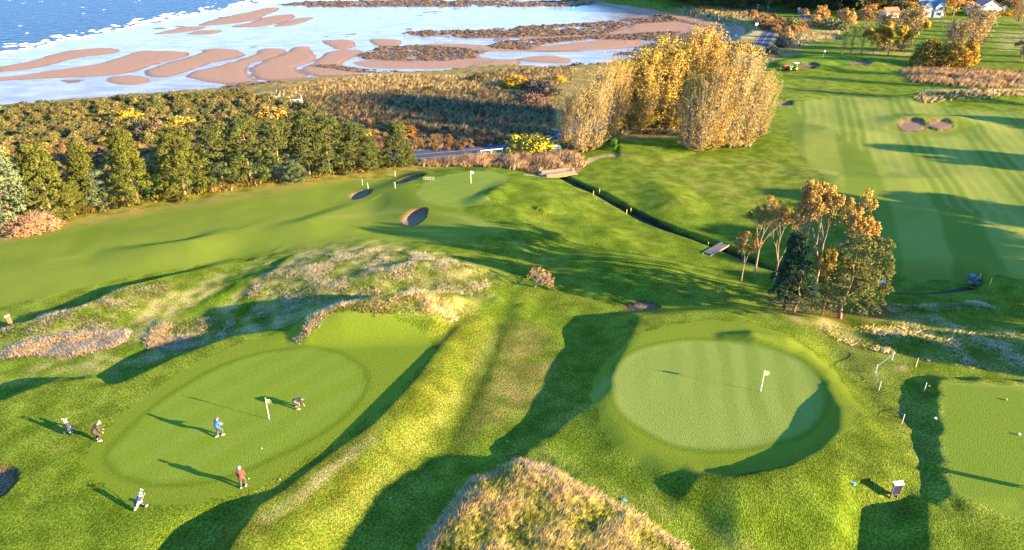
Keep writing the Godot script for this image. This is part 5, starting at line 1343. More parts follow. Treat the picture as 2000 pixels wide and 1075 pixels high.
func build_bushes() -> void:
	var r := RandomNumberGenerator.new()
	r.seed = 140
	var round_a := bush_mesh(141, 2.0, 1.15, 130, 16, 0.13)
	var round_b := bush_mesh(142, 2.0, 1.0, 120, 16, 0.13)
	var wiry := bush_mesh(143, 2.0, 1.1, 190, 34, 0.11, true)
	# gorse and buckthorn that closes up into one thicket above the shore
	var p: Array[Transform3D] = []
	var t := PackedColorArray()
	var cols := [Color(0.125, 0.12, 0.042), Color(0.165, 0.14, 0.05), Color(0.18, 0.14, 0.06), Color(0.175, 0.155, 0.05), Color(0.115, 0.12, 0.042)]
	sow(poly([Vector2(-111.8,-115.2), Vector2(-139.9,-148.6), Vector2(-120,-160.5), Vector2(-110.6,-164.9), Vector2(-99.53,-171.9), Vector2(-84.56,-175.6), Vector2(-68.09,-176.8), Vector2(-56.15,-171.9), Vector2(-48.13,-161.1), Vector2(-40.87,-150.9), Vector2(-47.92,-144.1), Vector2(-55.9,-139), Vector2(-71.94,-135), Vector2(-85.6,-131.9), Vector2(-95.89,-124.7)]), 2100, r, 0.6, 1.35, cols, p, t, -0.7)
	sow(poly([Vector2(-88.55,-101.9), Vector2(-105.5,-124.7), Vector2(-89.51,-130), Vector2(-71.39,-133.8), Vector2(-54.84,-139), Vector2(-38.6,-150.9), Vector2(-30.49,-144.1), Vector2(-23.58,-128.2), Vector2(-34.52,-124.7), Vector2(-50.33,-118.2), Vector2(-64.93,-110.9), Vector2(-77.39,-97.26)]), 620, r, 0.6, 1.15, [Color(0.16, 0.09, 0.05), Color(0.22, 0.13, 0.06), Color(0.26, 0.2, 0.05)], p, t, -0.3)
	scatter("gorse_thicket", round_a, M.leaf, p, t)
	p = []
	t = PackedColorArray()
	sow(poly([Vector2(-33.58,-148.6), Vector2(-18.02,-139.8), Vector2(0,-139), Vector2(6.12,-133.8), Vector2(-1.99,-130), Vector2(-16.62,-127.5), Vector2(-23.46,-127.5)]), 240, r, 0.5, 1.0, [Color(0.20, 0.11, 0.06), Color(0.27, 0.16, 0.08), Color(0.15, 0.1, 0.05)], p, t, -0.3)
	sow(poly([Vector2(115.4,-347), Vector2(129.9,-368.3), Vector2(140.1,-353.9), Vector2(130.4,-316.4), Vector2(113.1,-305.5), Vector2(112.4,-316.4)]), 160, r, 1.0, 2.2, [Color(0.26, 0.14, 0.05), Color(0.33, 0.2, 0.07), Color(0.2, 0.11, 0.05)], p, t, -0.5)
	scatter("bramble_scrub", wiry, M.leaf, p, t)
	# bushes that stand alone
	var alone := [[Vector2(-22.06,-138.4), 34, 12, 0.48, 0.22, 0.03, "orange bush by the road behind the end of the pine row"], [Vector2(3.73,-128), 56, 10, 0.42, 0.34, 0.03, "bright yellow-green rounded tree beside the road"], [Vector2(0.78,-126.5), 26, 6, 0.36, 0.28, 0.05, "small olive bush left of the yellow-green tree"], [Vector2(1.4,-189.8), 36, 5, 0.50, 0.28, 0.02, "golden bush alone in the dunes before the dark thicket"], [Vector2(13.36,-198), 18, 3, 0.48, 0.3, 0.03, "small yellow bush above the dark dune thicket"], [Vector2(5.5,-186.5), 30, 7, 0.06, 0.05, 0.05, "dark bush in the dunes right of the golden one"], [Vector2(8.16,-177.9), 40, 9, 0.07, 0.06, 0.05, "largest dark bush of the dune thicket"], [Vector2(5.05,-169.8), 30, 6, 0.16, 0.09, 0.08, "purple-brown bush at the near end of the dark thicket"], [Vector2(21.7,-230.2), 30, 8, 0.1, 0.07, 0.04, "dark thorn bush at the beach beside the grove"], [Vector2(-66.33,-87.75), 46, 10, 0.34, 0.2, 0.12, "round leafless brown bush at the foot of the grey-green pine"], [Vector2(-10.16,-197.8), 22, 2.4, 0.07, 0.075, 0.03, "low dark juniper bush on the straw dunes"], [Vector2(-22.09,-184.8), 14, 2, 0.08, 0.075, 0.03, "small dark bush on the edge of the straw dunes"], [Vector2(-27.73,-115.2), 28, 4, 0.40, 0.27, 0.08, "straw-coloured bush under the right end of the pines"], [Vector2(-53.55,-151.6), 40, 5, 0.40, 0.24, 0.04, "ochre bush at the right end of the gorse thicket"], [Vector2(-84.74,-150.1), 34, 5, 0.4, 0.29, 0.03, "yellow broom bush in the middle of the gorse thicket"], [Vector2(-70.7,-143.9), 36, 5, 0.40, 0.30, 0.03, "yellow-green bush behind the tallest golden pine"], [Vector2(-74.01,-139.3), 36, 5, 0.15, 0.105, 0.055, "brown heather-like bush behind the pines"]]
	for i in alone.size():
		var a: Array = alone[i]
		var s: float = a[1] / 2.0 * (Vector2(a[0].x, a[0].y).length() / 1333.0) * 2.0
		var m := leafy(Color(a[3], a[4], a[5]), 0.3)
		var o := thing("bush", a[6], "bush", on(a[0], -0.1), i * 1.3)
		part("foliage", [round_a, round_b, wiry][2 if i == 9 else i % 2], m, o).scale = Vector3(s, s * clampf(a[2] / a[1] * 3.2, 0.6, 1.3), s)
		var b := Mb.new()
		for k in 5:
			b.tube(Vector3(0, -0.2, 0), Vector3(r.randfn() * 0.2, 0.55, r.randfn() * 0.2) * s, 0.03 * s, 0.012 * s, 5, Color.WHITE)
		part("stem", b.done(), M.bark, o)
	# bushes along the road in the distance
	var lane := [[Vector2(72.41,-254.7), 40, 0.17, 0.16, 0.07], [Vector2(76.37,-245), 44, 0.30, 0.24, 0.08], [Vector2(80.37,-243), 36, 0.34, 0.26, 0.07], [Vector2(85.82,-247.9), 30, 0.27, 0.24, 0.08], [Vector2(91.84,-250.8), 26, 0.16, 0.13, 0.07], [Vector2(101,-266.3), 34, 0.14, 0.11, 0.08], [Vector2(111.8,-292.8), 30, 0.34, 0.22, 0.08], [Vector2(125.7,-323.1), 30, 0.12, 0.17, 0.04], [Vector2(140,-334.9), 30, 0.34, 0.22, 0.07], [Vector2(143.8,-328), 34, 0.20, 0.18, 0.07], [Vector2(158.3,-344.1), 40, 0.36, 0.22, 0.07], [Vector2(145.7,-320.4), 30, 0.13, 0.15, 0.07], [Vector2(158.8,-372.4), 32, 0.38, 0.2, 0.07], [Vector2(155.8,-388.4), 20, 0.42, 0.26, 0.1], [Vector2(166.1,-435.1), 16, 0.45, 0.32, 0.12], [Vector2(177.6,-453.4), 14, 0.40, 0.25, 0.09], [Vector2(124.3,-375.3), 20, 0.28, 0.15, 0.05], [Vector2(121.4,-343), 26, 0.30, 0.17, 0.06], [Vector2(174.8,-358.7), 34, 0.34, 0.2, 0.07], [Vector2(173.9,-376.8), 24, 0.35, 0.22, 0.05]]
	var lane_words := ["olive willow bush at the grove's far end by the road", "tan bush on the road's near bend, left of three", "tan bush on the road's near bend, middle of three", "tan-green bush on the road's near bend, right of three", "dark low bush where the fairway meets the road", "dark shaded bush on the fairway side of the road", "sunlit brown bush above the straight of the road", "bright green bush at the road's bend", "rounded tan bush beyond the green one", "grey-green bush below the rounded tan one", "wide russet bush left of the thin bare trees", "blue-green thicket bush by the far fairway", "pale orange bush at the foot of the dark wood", "small straw bush against the dark wood", "left of two pale bushes on the dark wooded slope", "right of two pale bushes on the dark wooded slope", "brown bush at the left end of the roadside scrub", "reddish bush in the middle of the roadside scrub", "russet bush behind the far left clump", "ochre bush below the wood, left of the red roof"]
	for i in lane.size():
		var a: Array = lane[i]
		var s: float = a[1] * Vector2(a[0].x, a[0].y).length() / 1333.0 * 0.5
		var o := thing("roadside_bush", lane_words[i], "bush", on(a[0], -0.2), i * 0.9)
		part("foliage", [round_a, round_b][i % 2], leafy(Color(a[2], a[3], a[4]), 0.3), o).scale = Vector3(s, s * 1.15, s)


# ---------------------------------------------------------------- road, houses and woods in the distance

func ribbon(pts: PackedVector2Array, off: float, half: float, lift: float, col: Color) -> ArrayMesh:
	var curve := Curve2D.new()
	for p in pts:
		curve.add_point(p)
	for i in range(1, pts.size() - 1):
		var t := (pts[i + 1] - pts[i - 1]) / 6.0
		curve.set_point_in(i, -t)
		curve.set_point_out(i, t)
	var b := Mb.new()
	var rows := []
	var n := int(curve.get_baked_length() / 2.0) + 2
	for i in n:
		var s := curve.get_baked_length() * i / (n - 1)
		var p := curve.sample_baked(s)
		var d := (curve.sample_baked(minf(s + 0.5, curve.get_baked_length())) - curve.sample_baked(maxf(s - 0.5, 0.0))).normalized()
		var side := Vector2(-d.y, d.x)
		var top := -100.0
		for k in 5:
			var q := p + side * 3.2 * (k - 2) / 2.0
			top = maxf(top, land.at(q.x, q.y))
		var l := p + side * (off - half)
		var r := p + side * (off + half)
		rows.append([Vector3(l.x, top + lift, l.y), Vector3(r.x, top + lift, r.y)])
	for i in n - 1:
		b.quad(rows[i][0], rows[i][1], rows[i + 1][1], rows[i + 1][0], col, Vector3.UP)
		if half > 1.0:
			for e in 2:
				b.quad(rows[i][e], rows[i + 1][e], rows[i + 1][e] - Vector3(0, 1.2, 0), rows[i][e] - Vector3(0, 1.2, 0), col)
	return b.done()


func gable(b: Mb, w: float, d: float, eave: float, top: float, col: Color, at := Vector3.ZERO) -> void:   # walls with gable ends towards +z and -z
	var x := w * 0.5
	var z := d * 0.5
	for s in [-1.0, 1.0]:
		b.quad(at + Vector3(-x, -0.5, z * s), at + Vector3(x, -0.5, z * s), at + Vector3(x, eave, z * s), at + Vector3(-x, eave, z * s), col, Vector3(0, 0, s))
		b.tri(at + Vector3(-x, eave, z * s), at + Vector3(x, eave, z * s), at + Vector3(0, top, z * s), col, Vector3(0, 0, s))
		b.quad(at + Vector3(x * s, -0.5, -z), at + Vector3(x * s, -0.5, z), at + Vector3(x * s, eave, z), at + Vector3(x * s, eave, -z), col, Vector3(s, 0, 0))


func roof(b: Mb, w: float, d: float, eave: float, top: float, over: float, col: Color, at := Vector3.ZERO) -> void:
	var x := w * 0.5
	var z := d * 0.5 + over
	var slope := (top - eave) / x
	for s in [-1.0, 1.0]:
		var low := Vector3((x + over) * s, eave - over * slope, 0)
		var n := Vector3(slope * s, 1, 0).normalized()
		var t := n * 0.18
		b.quad(at + Vector3(0, top, -z) + t, at + Vector3(0, top, z) + t, at + low + Vector3(0, 0, z) + t, at + low - Vector3(0, 0, z) + t, col, n)
		for k in [-1.0, 1.0]:
			b.quad(at + Vector3(0, top, z * k), at + Vector3(0, top, z * k) + t, at + low + Vector3(0, 0, z * k) + t, at + low + Vector3(0, 0, z * k), col, Vector3(0, 0, k))
		b.quad(at + low + Vector3(0, 0, z), at + low + Vector3(0, 0, z) + t, at + low - Vector3(0, 0, z) + t, at + low - Vector3(0, 0, z), col, Vector3(s, 0, 0))


func window_on(house: Node3D, at: Vector3, w: float, h: float) -> void:
	var f := Mb.new()
	for s in [-1.0, 1.0]:
		f.box(Vector3((w * 0.5 + 0.06) * s, 0, 0.03), Vector3(0.12, h + 0.24, 0.1), Color(0.75, 0.75, 0.72))
		f.box(Vector3(0, (h * 0.5 + 0.06) * s, 0.03), Vector3(w, 0.12, 0.1), Color(0.75, 0.75, 0.72))
	f.box(Vector3(0, 0, 0.03), Vector3(0.07, h, 0.08), Color(0.75, 0.75, 0.72))
	var win := part("window", f.done(), M.plain, house, at)
	var g := Mb.new()
	g.box(Vector3(0, 0, 0.01), Vector3(w, h, 0.05), Color(0.03, 0.04, 0.055))
	part("pane", g.done(), M.gloss, win)


func build_far_country() -> void:
	var line: PackedVector2Array = poly([Vector2(-27.93,-120.6), Vector2(-22.62,-122.3), Vector2(-17.68,-124.2), Vector2(-12.59,-126), Vector2(-6.86,-127.8), Vector2(-1.49,-130.1), Vector2(6.19,-135.4), Vector2(16.4,-144.7), Vector2(31.29,-161.1), Vector2(50.91,-186.8), Vector2(71.26,-222.8), Vector2(85.98,-251.2), Vector2(101.4,-287.2), Vector2(112.3,-312.1), Vector2(127.2,-339), Vector2(141.1,-359.2), Vector2(150.7,-372.5), Vector2(155.7,-395.4), Vector2(145.6,-414.8), Vector2(129.2,-439.4)])
	struct("road", ribbon(line, 0.0, 3.0, 0.05, Color(0.06, 0.066, 0.08)), M.tar)
	for s in [-2.7, 2.7]:
		struct("road_edge_line", ribbon(line, s, 0.07, 0.054, Color(0.3, 0.3, 0.3)), M.plain)
	var dash := Mb.new()
	var curve := Curve2D.new()
	for p in line:
		curve.add_point(p)
	struct("road_centre_line", ribbon(line, 0.0, 0.06, 0.054, Color(0.3, 0.3, 0.3)), M.plain)
	# low pale rail beside the near stretch of road
	var rail := thing("roadside_rail", "low pale wooden rail beside the near stretch of road", "fence", Vector3.ZERO)
	var ends := [Vector2(-5.76,-124.8), Vector2(-3.86,-125.4), Vector2(-1.84,-126.1)]
	for e in ends:
		var b := Mb.new()
		b.box(Vector3(0, 0.3, 0), Vector3(0.16, 0.9, 0.16), Color(0.6, 0.5, 0.4))
		part("post", b.done(), M.plain, rail, on(e))
	for i in 2:
		var b := Mb.new()
		b.tube(on(ends[i], 0.62), on(ends[i + 1], 0.62), 0.1, 0.1, 6, Color(0.62, 0.52, 0.42))
		part("rail", b.done(), M.plain, rail)
	# ---- houses
	var spot: Vector2 = Vector2(217.8,-380.8)
	var h1 := thing("stone_house", "pale stone house with two front gables and a slate roof", "house", on(spot), -0.1)
	var stone := Color(0.52, 0.49, 0.43)
	var slate := Color(0.10, 0.13, 0.17)
	var b := Mb.new()
	gable(b, 7.0, 12.5, 5.2, 8.2, stone)
	var body := part("wall", b.done(), M.plain, h1)
	body.rotation.y = PI / 2
	b = Mb.new()
	roof(b, 7.0, 12.5, 5.2, 8.2, 0.4, slate)
	var rf := part("roof", b.done(), M.plain, h1)
	rf.rotation.y = PI / 2
	for s in [-3.4, 2.6]:
		b = Mb.new()
		gable(b, 4.6, 4.0, 4.8, 7.6, Color(0.62, 0.58, 0.50), Vector3(s, 0, 4.4))
		part("gable_wing", b.done(), M.plain, h1)
		b = Mb.new()
		roof(b, 4.6, 4.6, 4.8, 7.6, 0.3, slate, Vector3(s, 0, 4.2))
		part("wing_roof", b.done(), M.plain, h1)
		window_on(h1, Vector3(s, 1.5, 6.42), 1.8, 1.5)
		window_on(h1, Vector3(s, 4.4, 6.42), 1.3, 1.3)
	b = Mb.new()
	b.box(Vector3(5.2, 8.6, 0), Vector3(1.1, 2.6, 0.9), stone)
	b.box(Vector3(5.2, 10.0, 0), Vector3(1.3, 0.25, 1.1), stone)
	part("chimney", b.done(), M.plain, h1)
	b = Mb.new()
	b.box(Vector3(-0.4, 1.0, 3.6), Vector3(1.1, 2.1, 0.12), Color(0.1, 0.08, 0.07))
	part("door", b.done(), M.plain, h1)
	spot = Vector2(255.5,-394.9)
	var h2 := thing("white_house", "white house with one wide low gable towards the course", "house", on(spot), 0.12)
	b = Mb.new()
	gable(b, 13.5, 9.0, 3.2, 6.8, Color(0.78, 0.79, 0.8))
	part("wall", b.done(), M.plain, h2)
	b = Mb.new()
	roof(b, 13.5, 9.0, 3.2, 6.8, 0.5, Color(0.24, 0.13, 0.10))
	part("roof", b.done(), M.plain, h2)
	for w in [[-3.6, 1.5, 2.0, 1.3], [0.0, 1.5, 2.2, 1.6], [0.0, 4.4, 1.8, 1.2], [3.4, 1.5, 1.6, 1.3], [-3.0, 3.8, 1.4, 0.8]]:
		window_on(h2, Vector3(w[0], w[1], 4.52), w[2], w[3])
	b = Mb.new()
	b.box(Vector3(4.0, 6.4, -1), Vector3(0.8, 2.6, 0.8), Color(0.75, 0.74, 0.72))
	part("chimney", b.done(), M.plain, h2)
	spot = Vector2(194.1,-374.1)
	var h3 := thing("clubhouse_shed", "low building with a red tiled roof behind the far trees", "building", on(spot), 0.3)
	b = Mb.new()
	gable(b, 5.0, 8.0, 2.6, 4.8, Color(0.6, 0.62, 0.66))
	part("wall", b.done(), M.plain, h3).rotation.y = PI / 2
	b = Mb.new()
	roof(b, 5.0, 8.0, 2.6, 4.8, 0.4, Color(0.50, 0.10, 0.06))
	part("roof", b.done(), M.plain, h3).rotation.y = PI / 2
	spot = Vector2(282.4,-418.5)
	var h4 := thing("garden_hut", "small dark-roofed hut under the wood right of the white house", "hut", on(spot), -0.2)
	b = Mb.new()
	gable(b, 4.0, 5.0, 2.2, 3.6, Color(0.2, 0.24, 0.3))
	part("wall", b.done(), M.plain, h4)
	b = Mb.new()
	roof(b, 4.0, 5.0, 2.2, 3.6, 0.3, Color(0.08, 0.09, 0.12))
	part("roof", b.done(), M.plain, h4)
	# clipped beech hedge before the white house
	var r := RandomNumberGenerator.new()
	r.seed = 170
	var hedge := Mb.new()
	for i in 700:
		spray(hedge, r, Vector3(r.randf_range(-15, 15), r.randf_range(0.1, 2.4), r.randf_range(-0.8, 0.8)), 0.5, 6, 0.5, 0.4, Vector3(0, 0.4, 0.6), Color(0.46, 0.25, 0.04) * r.randf_range(0.7, 1.2))
	var hd := thing("garden_hedge", "clipped golden-brown hedge along the foot of the white house", "hedge", on(Vector2(254.3,-380.1)))
	part("foliage", hedge.done(), M.leaf, hd)
	# ---- woods that close the view: crowns set close on rising ground
	var crowns := [broadleaf(601, 11, 1.5, 0.25, 0.6, 30, 0.6, Color.WHITE, Color.WHITE, Vector3.ZERO, 4), broadleaf(602, 12, 1.5, 0.25, 0.5, 30, 0.6, Color.WHITE, Color.WHITE, Vector3.ZERO, 4)]
	var p: Array[Transform3D] = []
	var t := PackedColorArray()
	var q: Array[Transform3D] = []
	var u := PackedColorArray()
	var dark := [Color(0.035, 0.05, 0.03), Color(0.06, 0.06, 0.03), Color(0.10, 0.07, 0.03), Color(0.05, 0.07, 0.035)]
	var warm := [Color(0.10, 0.09, 0.03), Color(0.26, 0.14, 0.03), Color(0.36, 0.18, 0.04), Color(0.20, 0.15, 0.04), Color(0.30, 0.13, 0.05)]
	sow(PackedVector2Array([Vector2(118, -402), Vector2(150, -396), Vector2(190, -372), Vector2(222, -398), Vector2(250, -450), Vector2(250, -640), Vector2(90, -640), Vector2(92, -430)]), 900, r, 0.8, 1.25, dark, p, t, -0.9)
	sow(PackedVector2Array([Vector2(190, -398), Vector2(300, -410), Vector2(420, -420), Vector2(520, -640), Vector2(230, -640), Vector2(215, -440)]), 800, r, 0.8, 1.3, warm, q, u, -0.9)
	scatter("wood", crowns[0][1], M.leaf, p, t)
	scatter("wood", crowns[1][1], M.leaf, q, u)
	# trees one can tell apart round the houses
	var near := [[Vector2(207.6,-378.6), 6.96, 7.97], [Vector2(229.4,-377.7), 9.88, 13.23], [Vector2(243.4,-391.2), 6.66, 9.87], [Vector2(184.3,-373.4), 6.38, 8.91], [Vector2(260.9,-382.8), 6.53, 6.98], [Vector2(261.6,-377), 8.39, 8.98], [Vector2(222.8,-373.5), 5.41, 6.3], [Vector2(204.9,-383.9), 7.54, 7], [Vector2(166.9,-231.6), 6.4, 5]]
	var tints := [Color(0.46, 0.28, 0.03), Color(0.50, 0.24, 0.03), Color(0.42, 0.25, 0.12), Color(0.40, 0.18, 0.04), Color(0.08, 0.12, 0.04), Color(0.38, 0.16, 0.05), Color(0.30, 0.26, 0.04), Color(0.12, 0.10, 0.04), Color(0.07, 0.08, 0.05)]
	var words := ["yellow tree at the left side of the stone house", "large orange tree between the stone house and the white house", "tan tree left of the white house", "russet tree left of the red-roofed building", "dark green conifer-like tree right of the white house", "reddish tree at the right end of the garden hedge", "yellow-green tree at the right side of the stone house", "dark tree behind the red roof", "dark bush on the far fairway at the right edge"]
	for i in near.size():
		plant("garden_tree", [crowns[i % 2][0], crowns[i % 2][1], 8.0], leafy(tints[i]), near[i], crowns[i % 2][2], words[i], "tree")
	# marker posts and signs along the far road
	var marks := [[Vector2(143.6,-454.3), 1], [Vector2(144,-427.8), 1], [Vector2(144.6,-411.9), 1], [Vector2(158.3,-402.3), 1.3], [Vector2(156.2,-391.6), 1.3], [Vector2(109.5,-323.2), 1]]
	var mark_words := ["white road marker post, farthest along the shore road", "white road marker post, second along the shore road", "white road marker post by the road's far curve", "white road sign at the bend, left of two", "white road sign at the bend, right of two", "pale bench-like sign on the straw bank by the beach"]
	for i in marks.size():
		var o := thing("road_marker", mark_words[i], "sign", on(marks[i][0]), 0.2)
		b = Mb.new()
		b.tube(Vector3(0, -0.2, 0), Vector3(0, 1.5, 0), 0.07, 0.07, 6, Color(0.6, 0.6, 0.6))
		part("post", b.done(), M.plain, o)
		b = Mb.new()
		b.box(Vector3(0, 1.9, 0), Vector3(1.3, 0.9, 0.08) * float(marks[i][1]), Color(0.8, 0.8, 0.8))
		part("plate", b.done(), M.plain, o)


# ---------------------------------------------------------------- things on the course

func flag(spot: Vector2, tall: float, label: String, cloth: Color, turn := 0.0) -> void:
	var o := thing("flagstick", label, "flag", on(spot), turn)
	var b := Mb.new()
	b.tube(Vector3(0, 0, 0), Vector3(0, tall, 0), 0.022, 0.018, 8, Color(0.85, 0.84, 0.78))
	b.ball(Vector3(0, tall, 0), Vector3.ONE * 0.03, Color(0.85, 0.84, 0.78), 4)
	part("pole", b.done(), M.gloss, o)
	b = Mb.new()
	for i in 6:
		for j in 3:
			var v: Array[Vector3] = []
			for k in [[0, 0], [1, 0], [1, 1], [0, 1]]:
				var x: float = (i + k[0]) / 6.0
				var y: float = (j + k[1]) / 3.0
				v.append(Vector3(0.02 + x * 0.5, tall - 0.04 - y * 0.36 - x * 0.16, 0.06 * sin(x * 7.0) * x))
			b.quad(v[0], v[1], v[2], v[3], cloth)
	part("cloth", b.done(), M.blade, o)
	b = Mb.new()
	b.tube(Vector3(0, 0.002, 0), Vector3(0, 0.006, 0), 0.054, 0.054, 12, Color(0.02, 0.02, 0.02), true)
	part("cup", b.done(), M.plain, o)


func post(spot: Vector2, tall: float, thick: float, col: Color, called: String, label: String, group := "") -> Node3D:
	var b := Mb.new()
	b.box(Vector3(0, tall * 0.5 - 0.1, 0), Vector3(thick, tall + 0.2, thick), col, Basis.IDENTITY, thick * 0.15)
	return solo(called, b.done(), M.plain, label, "post", on(spot), group)


func rope(a: Vector3, c: Vector3, sag: float, label: String) -> void:
	var b := Mb.new()
	var p := a
	for i in 8:
		var t := (i + 1) / 8.0
		var q := a.lerp(c, t) - Vector3(0, sag * 4.0 * t * (1.0 - t), 0)
		q.y = maxf(q.y, land.at(q.x, q.z) + 0.03)
		b.tube(p, q, 0.018, 0.018, 5, Color(0.09, 0.2, 0.25))
		p = q
	solo("rope", b.done(), M.plain, label, "rope")


func trolley(spot: Vector2, turn: float, label: String, bag: Color, trim: Color) -> void:
	var o := thing("golf_trolley", label, "golf trolley", on(spot), turn)
	var grey := Color(0.25, 0.25, 0.26)
	var b := Mb.new()
	b.tube(Vector3(0, 0.14, 0.42), Vector3(0, 0.62, -0.20), 0.02, 0.02, 6, grey)
	b.tube(Vector3(-0.30, 0.14, -0.16), Vector3(0.30, 0.14, -0.16), 0.015, 0.015, 6, grey)
	b.tube(Vector3(-0.30, 0.14, -0.16), Vector3(0, 0.40, 0.1), 0.014, 0.014, 6, grey)
	b.tube(Vector3(0.30, 0.14, -0.16), Vector3(0, 0.40, 0.1), 0.014, 0.014, 6, grey)
	part("frame", b.done(), M.gloss, o)
	b = Mb.new()
	b.tube(Vector3(0, 0.62, -0.20), Vector3(0, 0.98, -0.48), 0.018, 0.018, 6, grey)
	b.tube(Vector3(-0.14, 0.98, -0.48), Vector3(0.14, 0.98, -0.48), 0.024, 0.024, 6, Color(0.05, 0.05, 0.05))
	part("handle", b.done(), M.plain, o)
	for w in [Vector3(-0.33, 0.14, -0.16), Vector3(0.33, 0.14, -0.16), Vector3(0, 0.12, 0.46)]:
		var r: float = w.y
		b = Mb.new()
		b.tube(Vector3(-0.025, 0, 0), Vector3(0.025, 0, 0), r, r, 16, Color(0.04, 0.04, 0.04), true)
		var wheel := part("wheel", b.done(), M.plain, o, w)
		b = Mb.new()
		b.tube(Vector3(-0.03, 0, 0), Vector3(0.03, 0, 0), r * 0.62, r * 0.62, 12, Color(0.2, 0.2, 0.2), true)
		part("rim", b.done(), M.plain, wheel)
	b = Mb.new()
	var lo := Vector3(0, 0.24, 0.36)
	var hi := Vector3(0, 0.98, -0.10)
	b.tube(lo, hi, 0.13, 0.15, 12, bag, true)
	b.tube(hi - (hi - lo) * 0.06, hi + (hi - lo) * 0.02, 0.165, 0.165, 12, trim)
	b.tube(lo, lo + (hi - lo) * 0.06, 0.145, 0.145, 12, trim)
	var g := part("bag", b.done(), M.plain, o)
	b = Mb.new()
	b.box(Vector3(0.13, 0.52, 0.24), Vector3(0.10, 0.34, 0.18), trim, Basis.from_euler(Vector3(-0.55, 0, 0)), 0.02)
	b.box(Vector3(-0.13, 0.5, 0.24), Vector3(0.08, 0.30, 0.16), bag, Basis.from_euler(Vector3(-0.55, 0, 0)), 0.02)
	part("pocket", b.done(), M.plain, g)
	for i in 7:
		var a := TAU * i / 7.0
		b = Mb.new()
		var top := hi + Vector3(cos(a) * 0.14, 0.22 + 0.05 * sin(i * 2.0), -0.14 + sin(a) * 0.1)
		b.tube(hi + Vector3(cos(a) * 0.08, -0.1, sin(a) * 0.08), top, 0.008, 0.007, 5, Color(0.5, 0.5, 0.5))
		b.ball(top, Vector3(0.05, 0.04, 0.04), [Color(0.03, 0.03, 0.03), Color(0.6, 0.6, 0.6), Color(0.7, 0.68, 0.6)][i % 3], 4)
		part("club", b.done(), M.gloss, o)


func board(spot: Vector2, turn: float, label: String) -> void:
	var o := thing("notice_board", label, "notice board", on(spot), turn)
	for s in [-0.26, 0.26]:
		var b := Mb.new()
		b.box(Vector3(s, 0.62, -0.06), Vector3(0.09, 1.44, 0.09), Color(0.11, 0.08, 0.06), Basis.IDENTITY, 0.012)
		part("post", b.done(), M.plain, o)
	var b := Mb.new()
	b.box(Vector3(0, 0.86, 0), Vector3(0.62, 0.86, 0.05), Color(0.013, 0.018, 0.04), Basis.IDENTITY, 0.012)
	var panel := part("panel", b.done(), M.plain, o)
	b = Mb.new()
	for s in [-1.0, 1.0]:
		b.box(Vector3(0.33 * s, 0.86, 0.0), Vector3(0.05, 0.96, 0.09), Color(0.10, 0.09, 0.09))
		b.box(Vector3(0, 0.86 + 0.455 * s, 0.0), Vector3(0.61, 0.05, 0.09), Color(0.10, 0.09, 0.09))
	part("frame", b.done(), M.plain, panel)
	b = Mb.new()
	b.box(Vector3(0, 1.42, -0.02), Vector3(0.78, 0.06, 0.34), Color(0.3, 0.3, 0.33), Basis.from_euler(Vector3(0.45, 0, 0)), 0.012)
	part("cap", b.done(), M.plain, o)


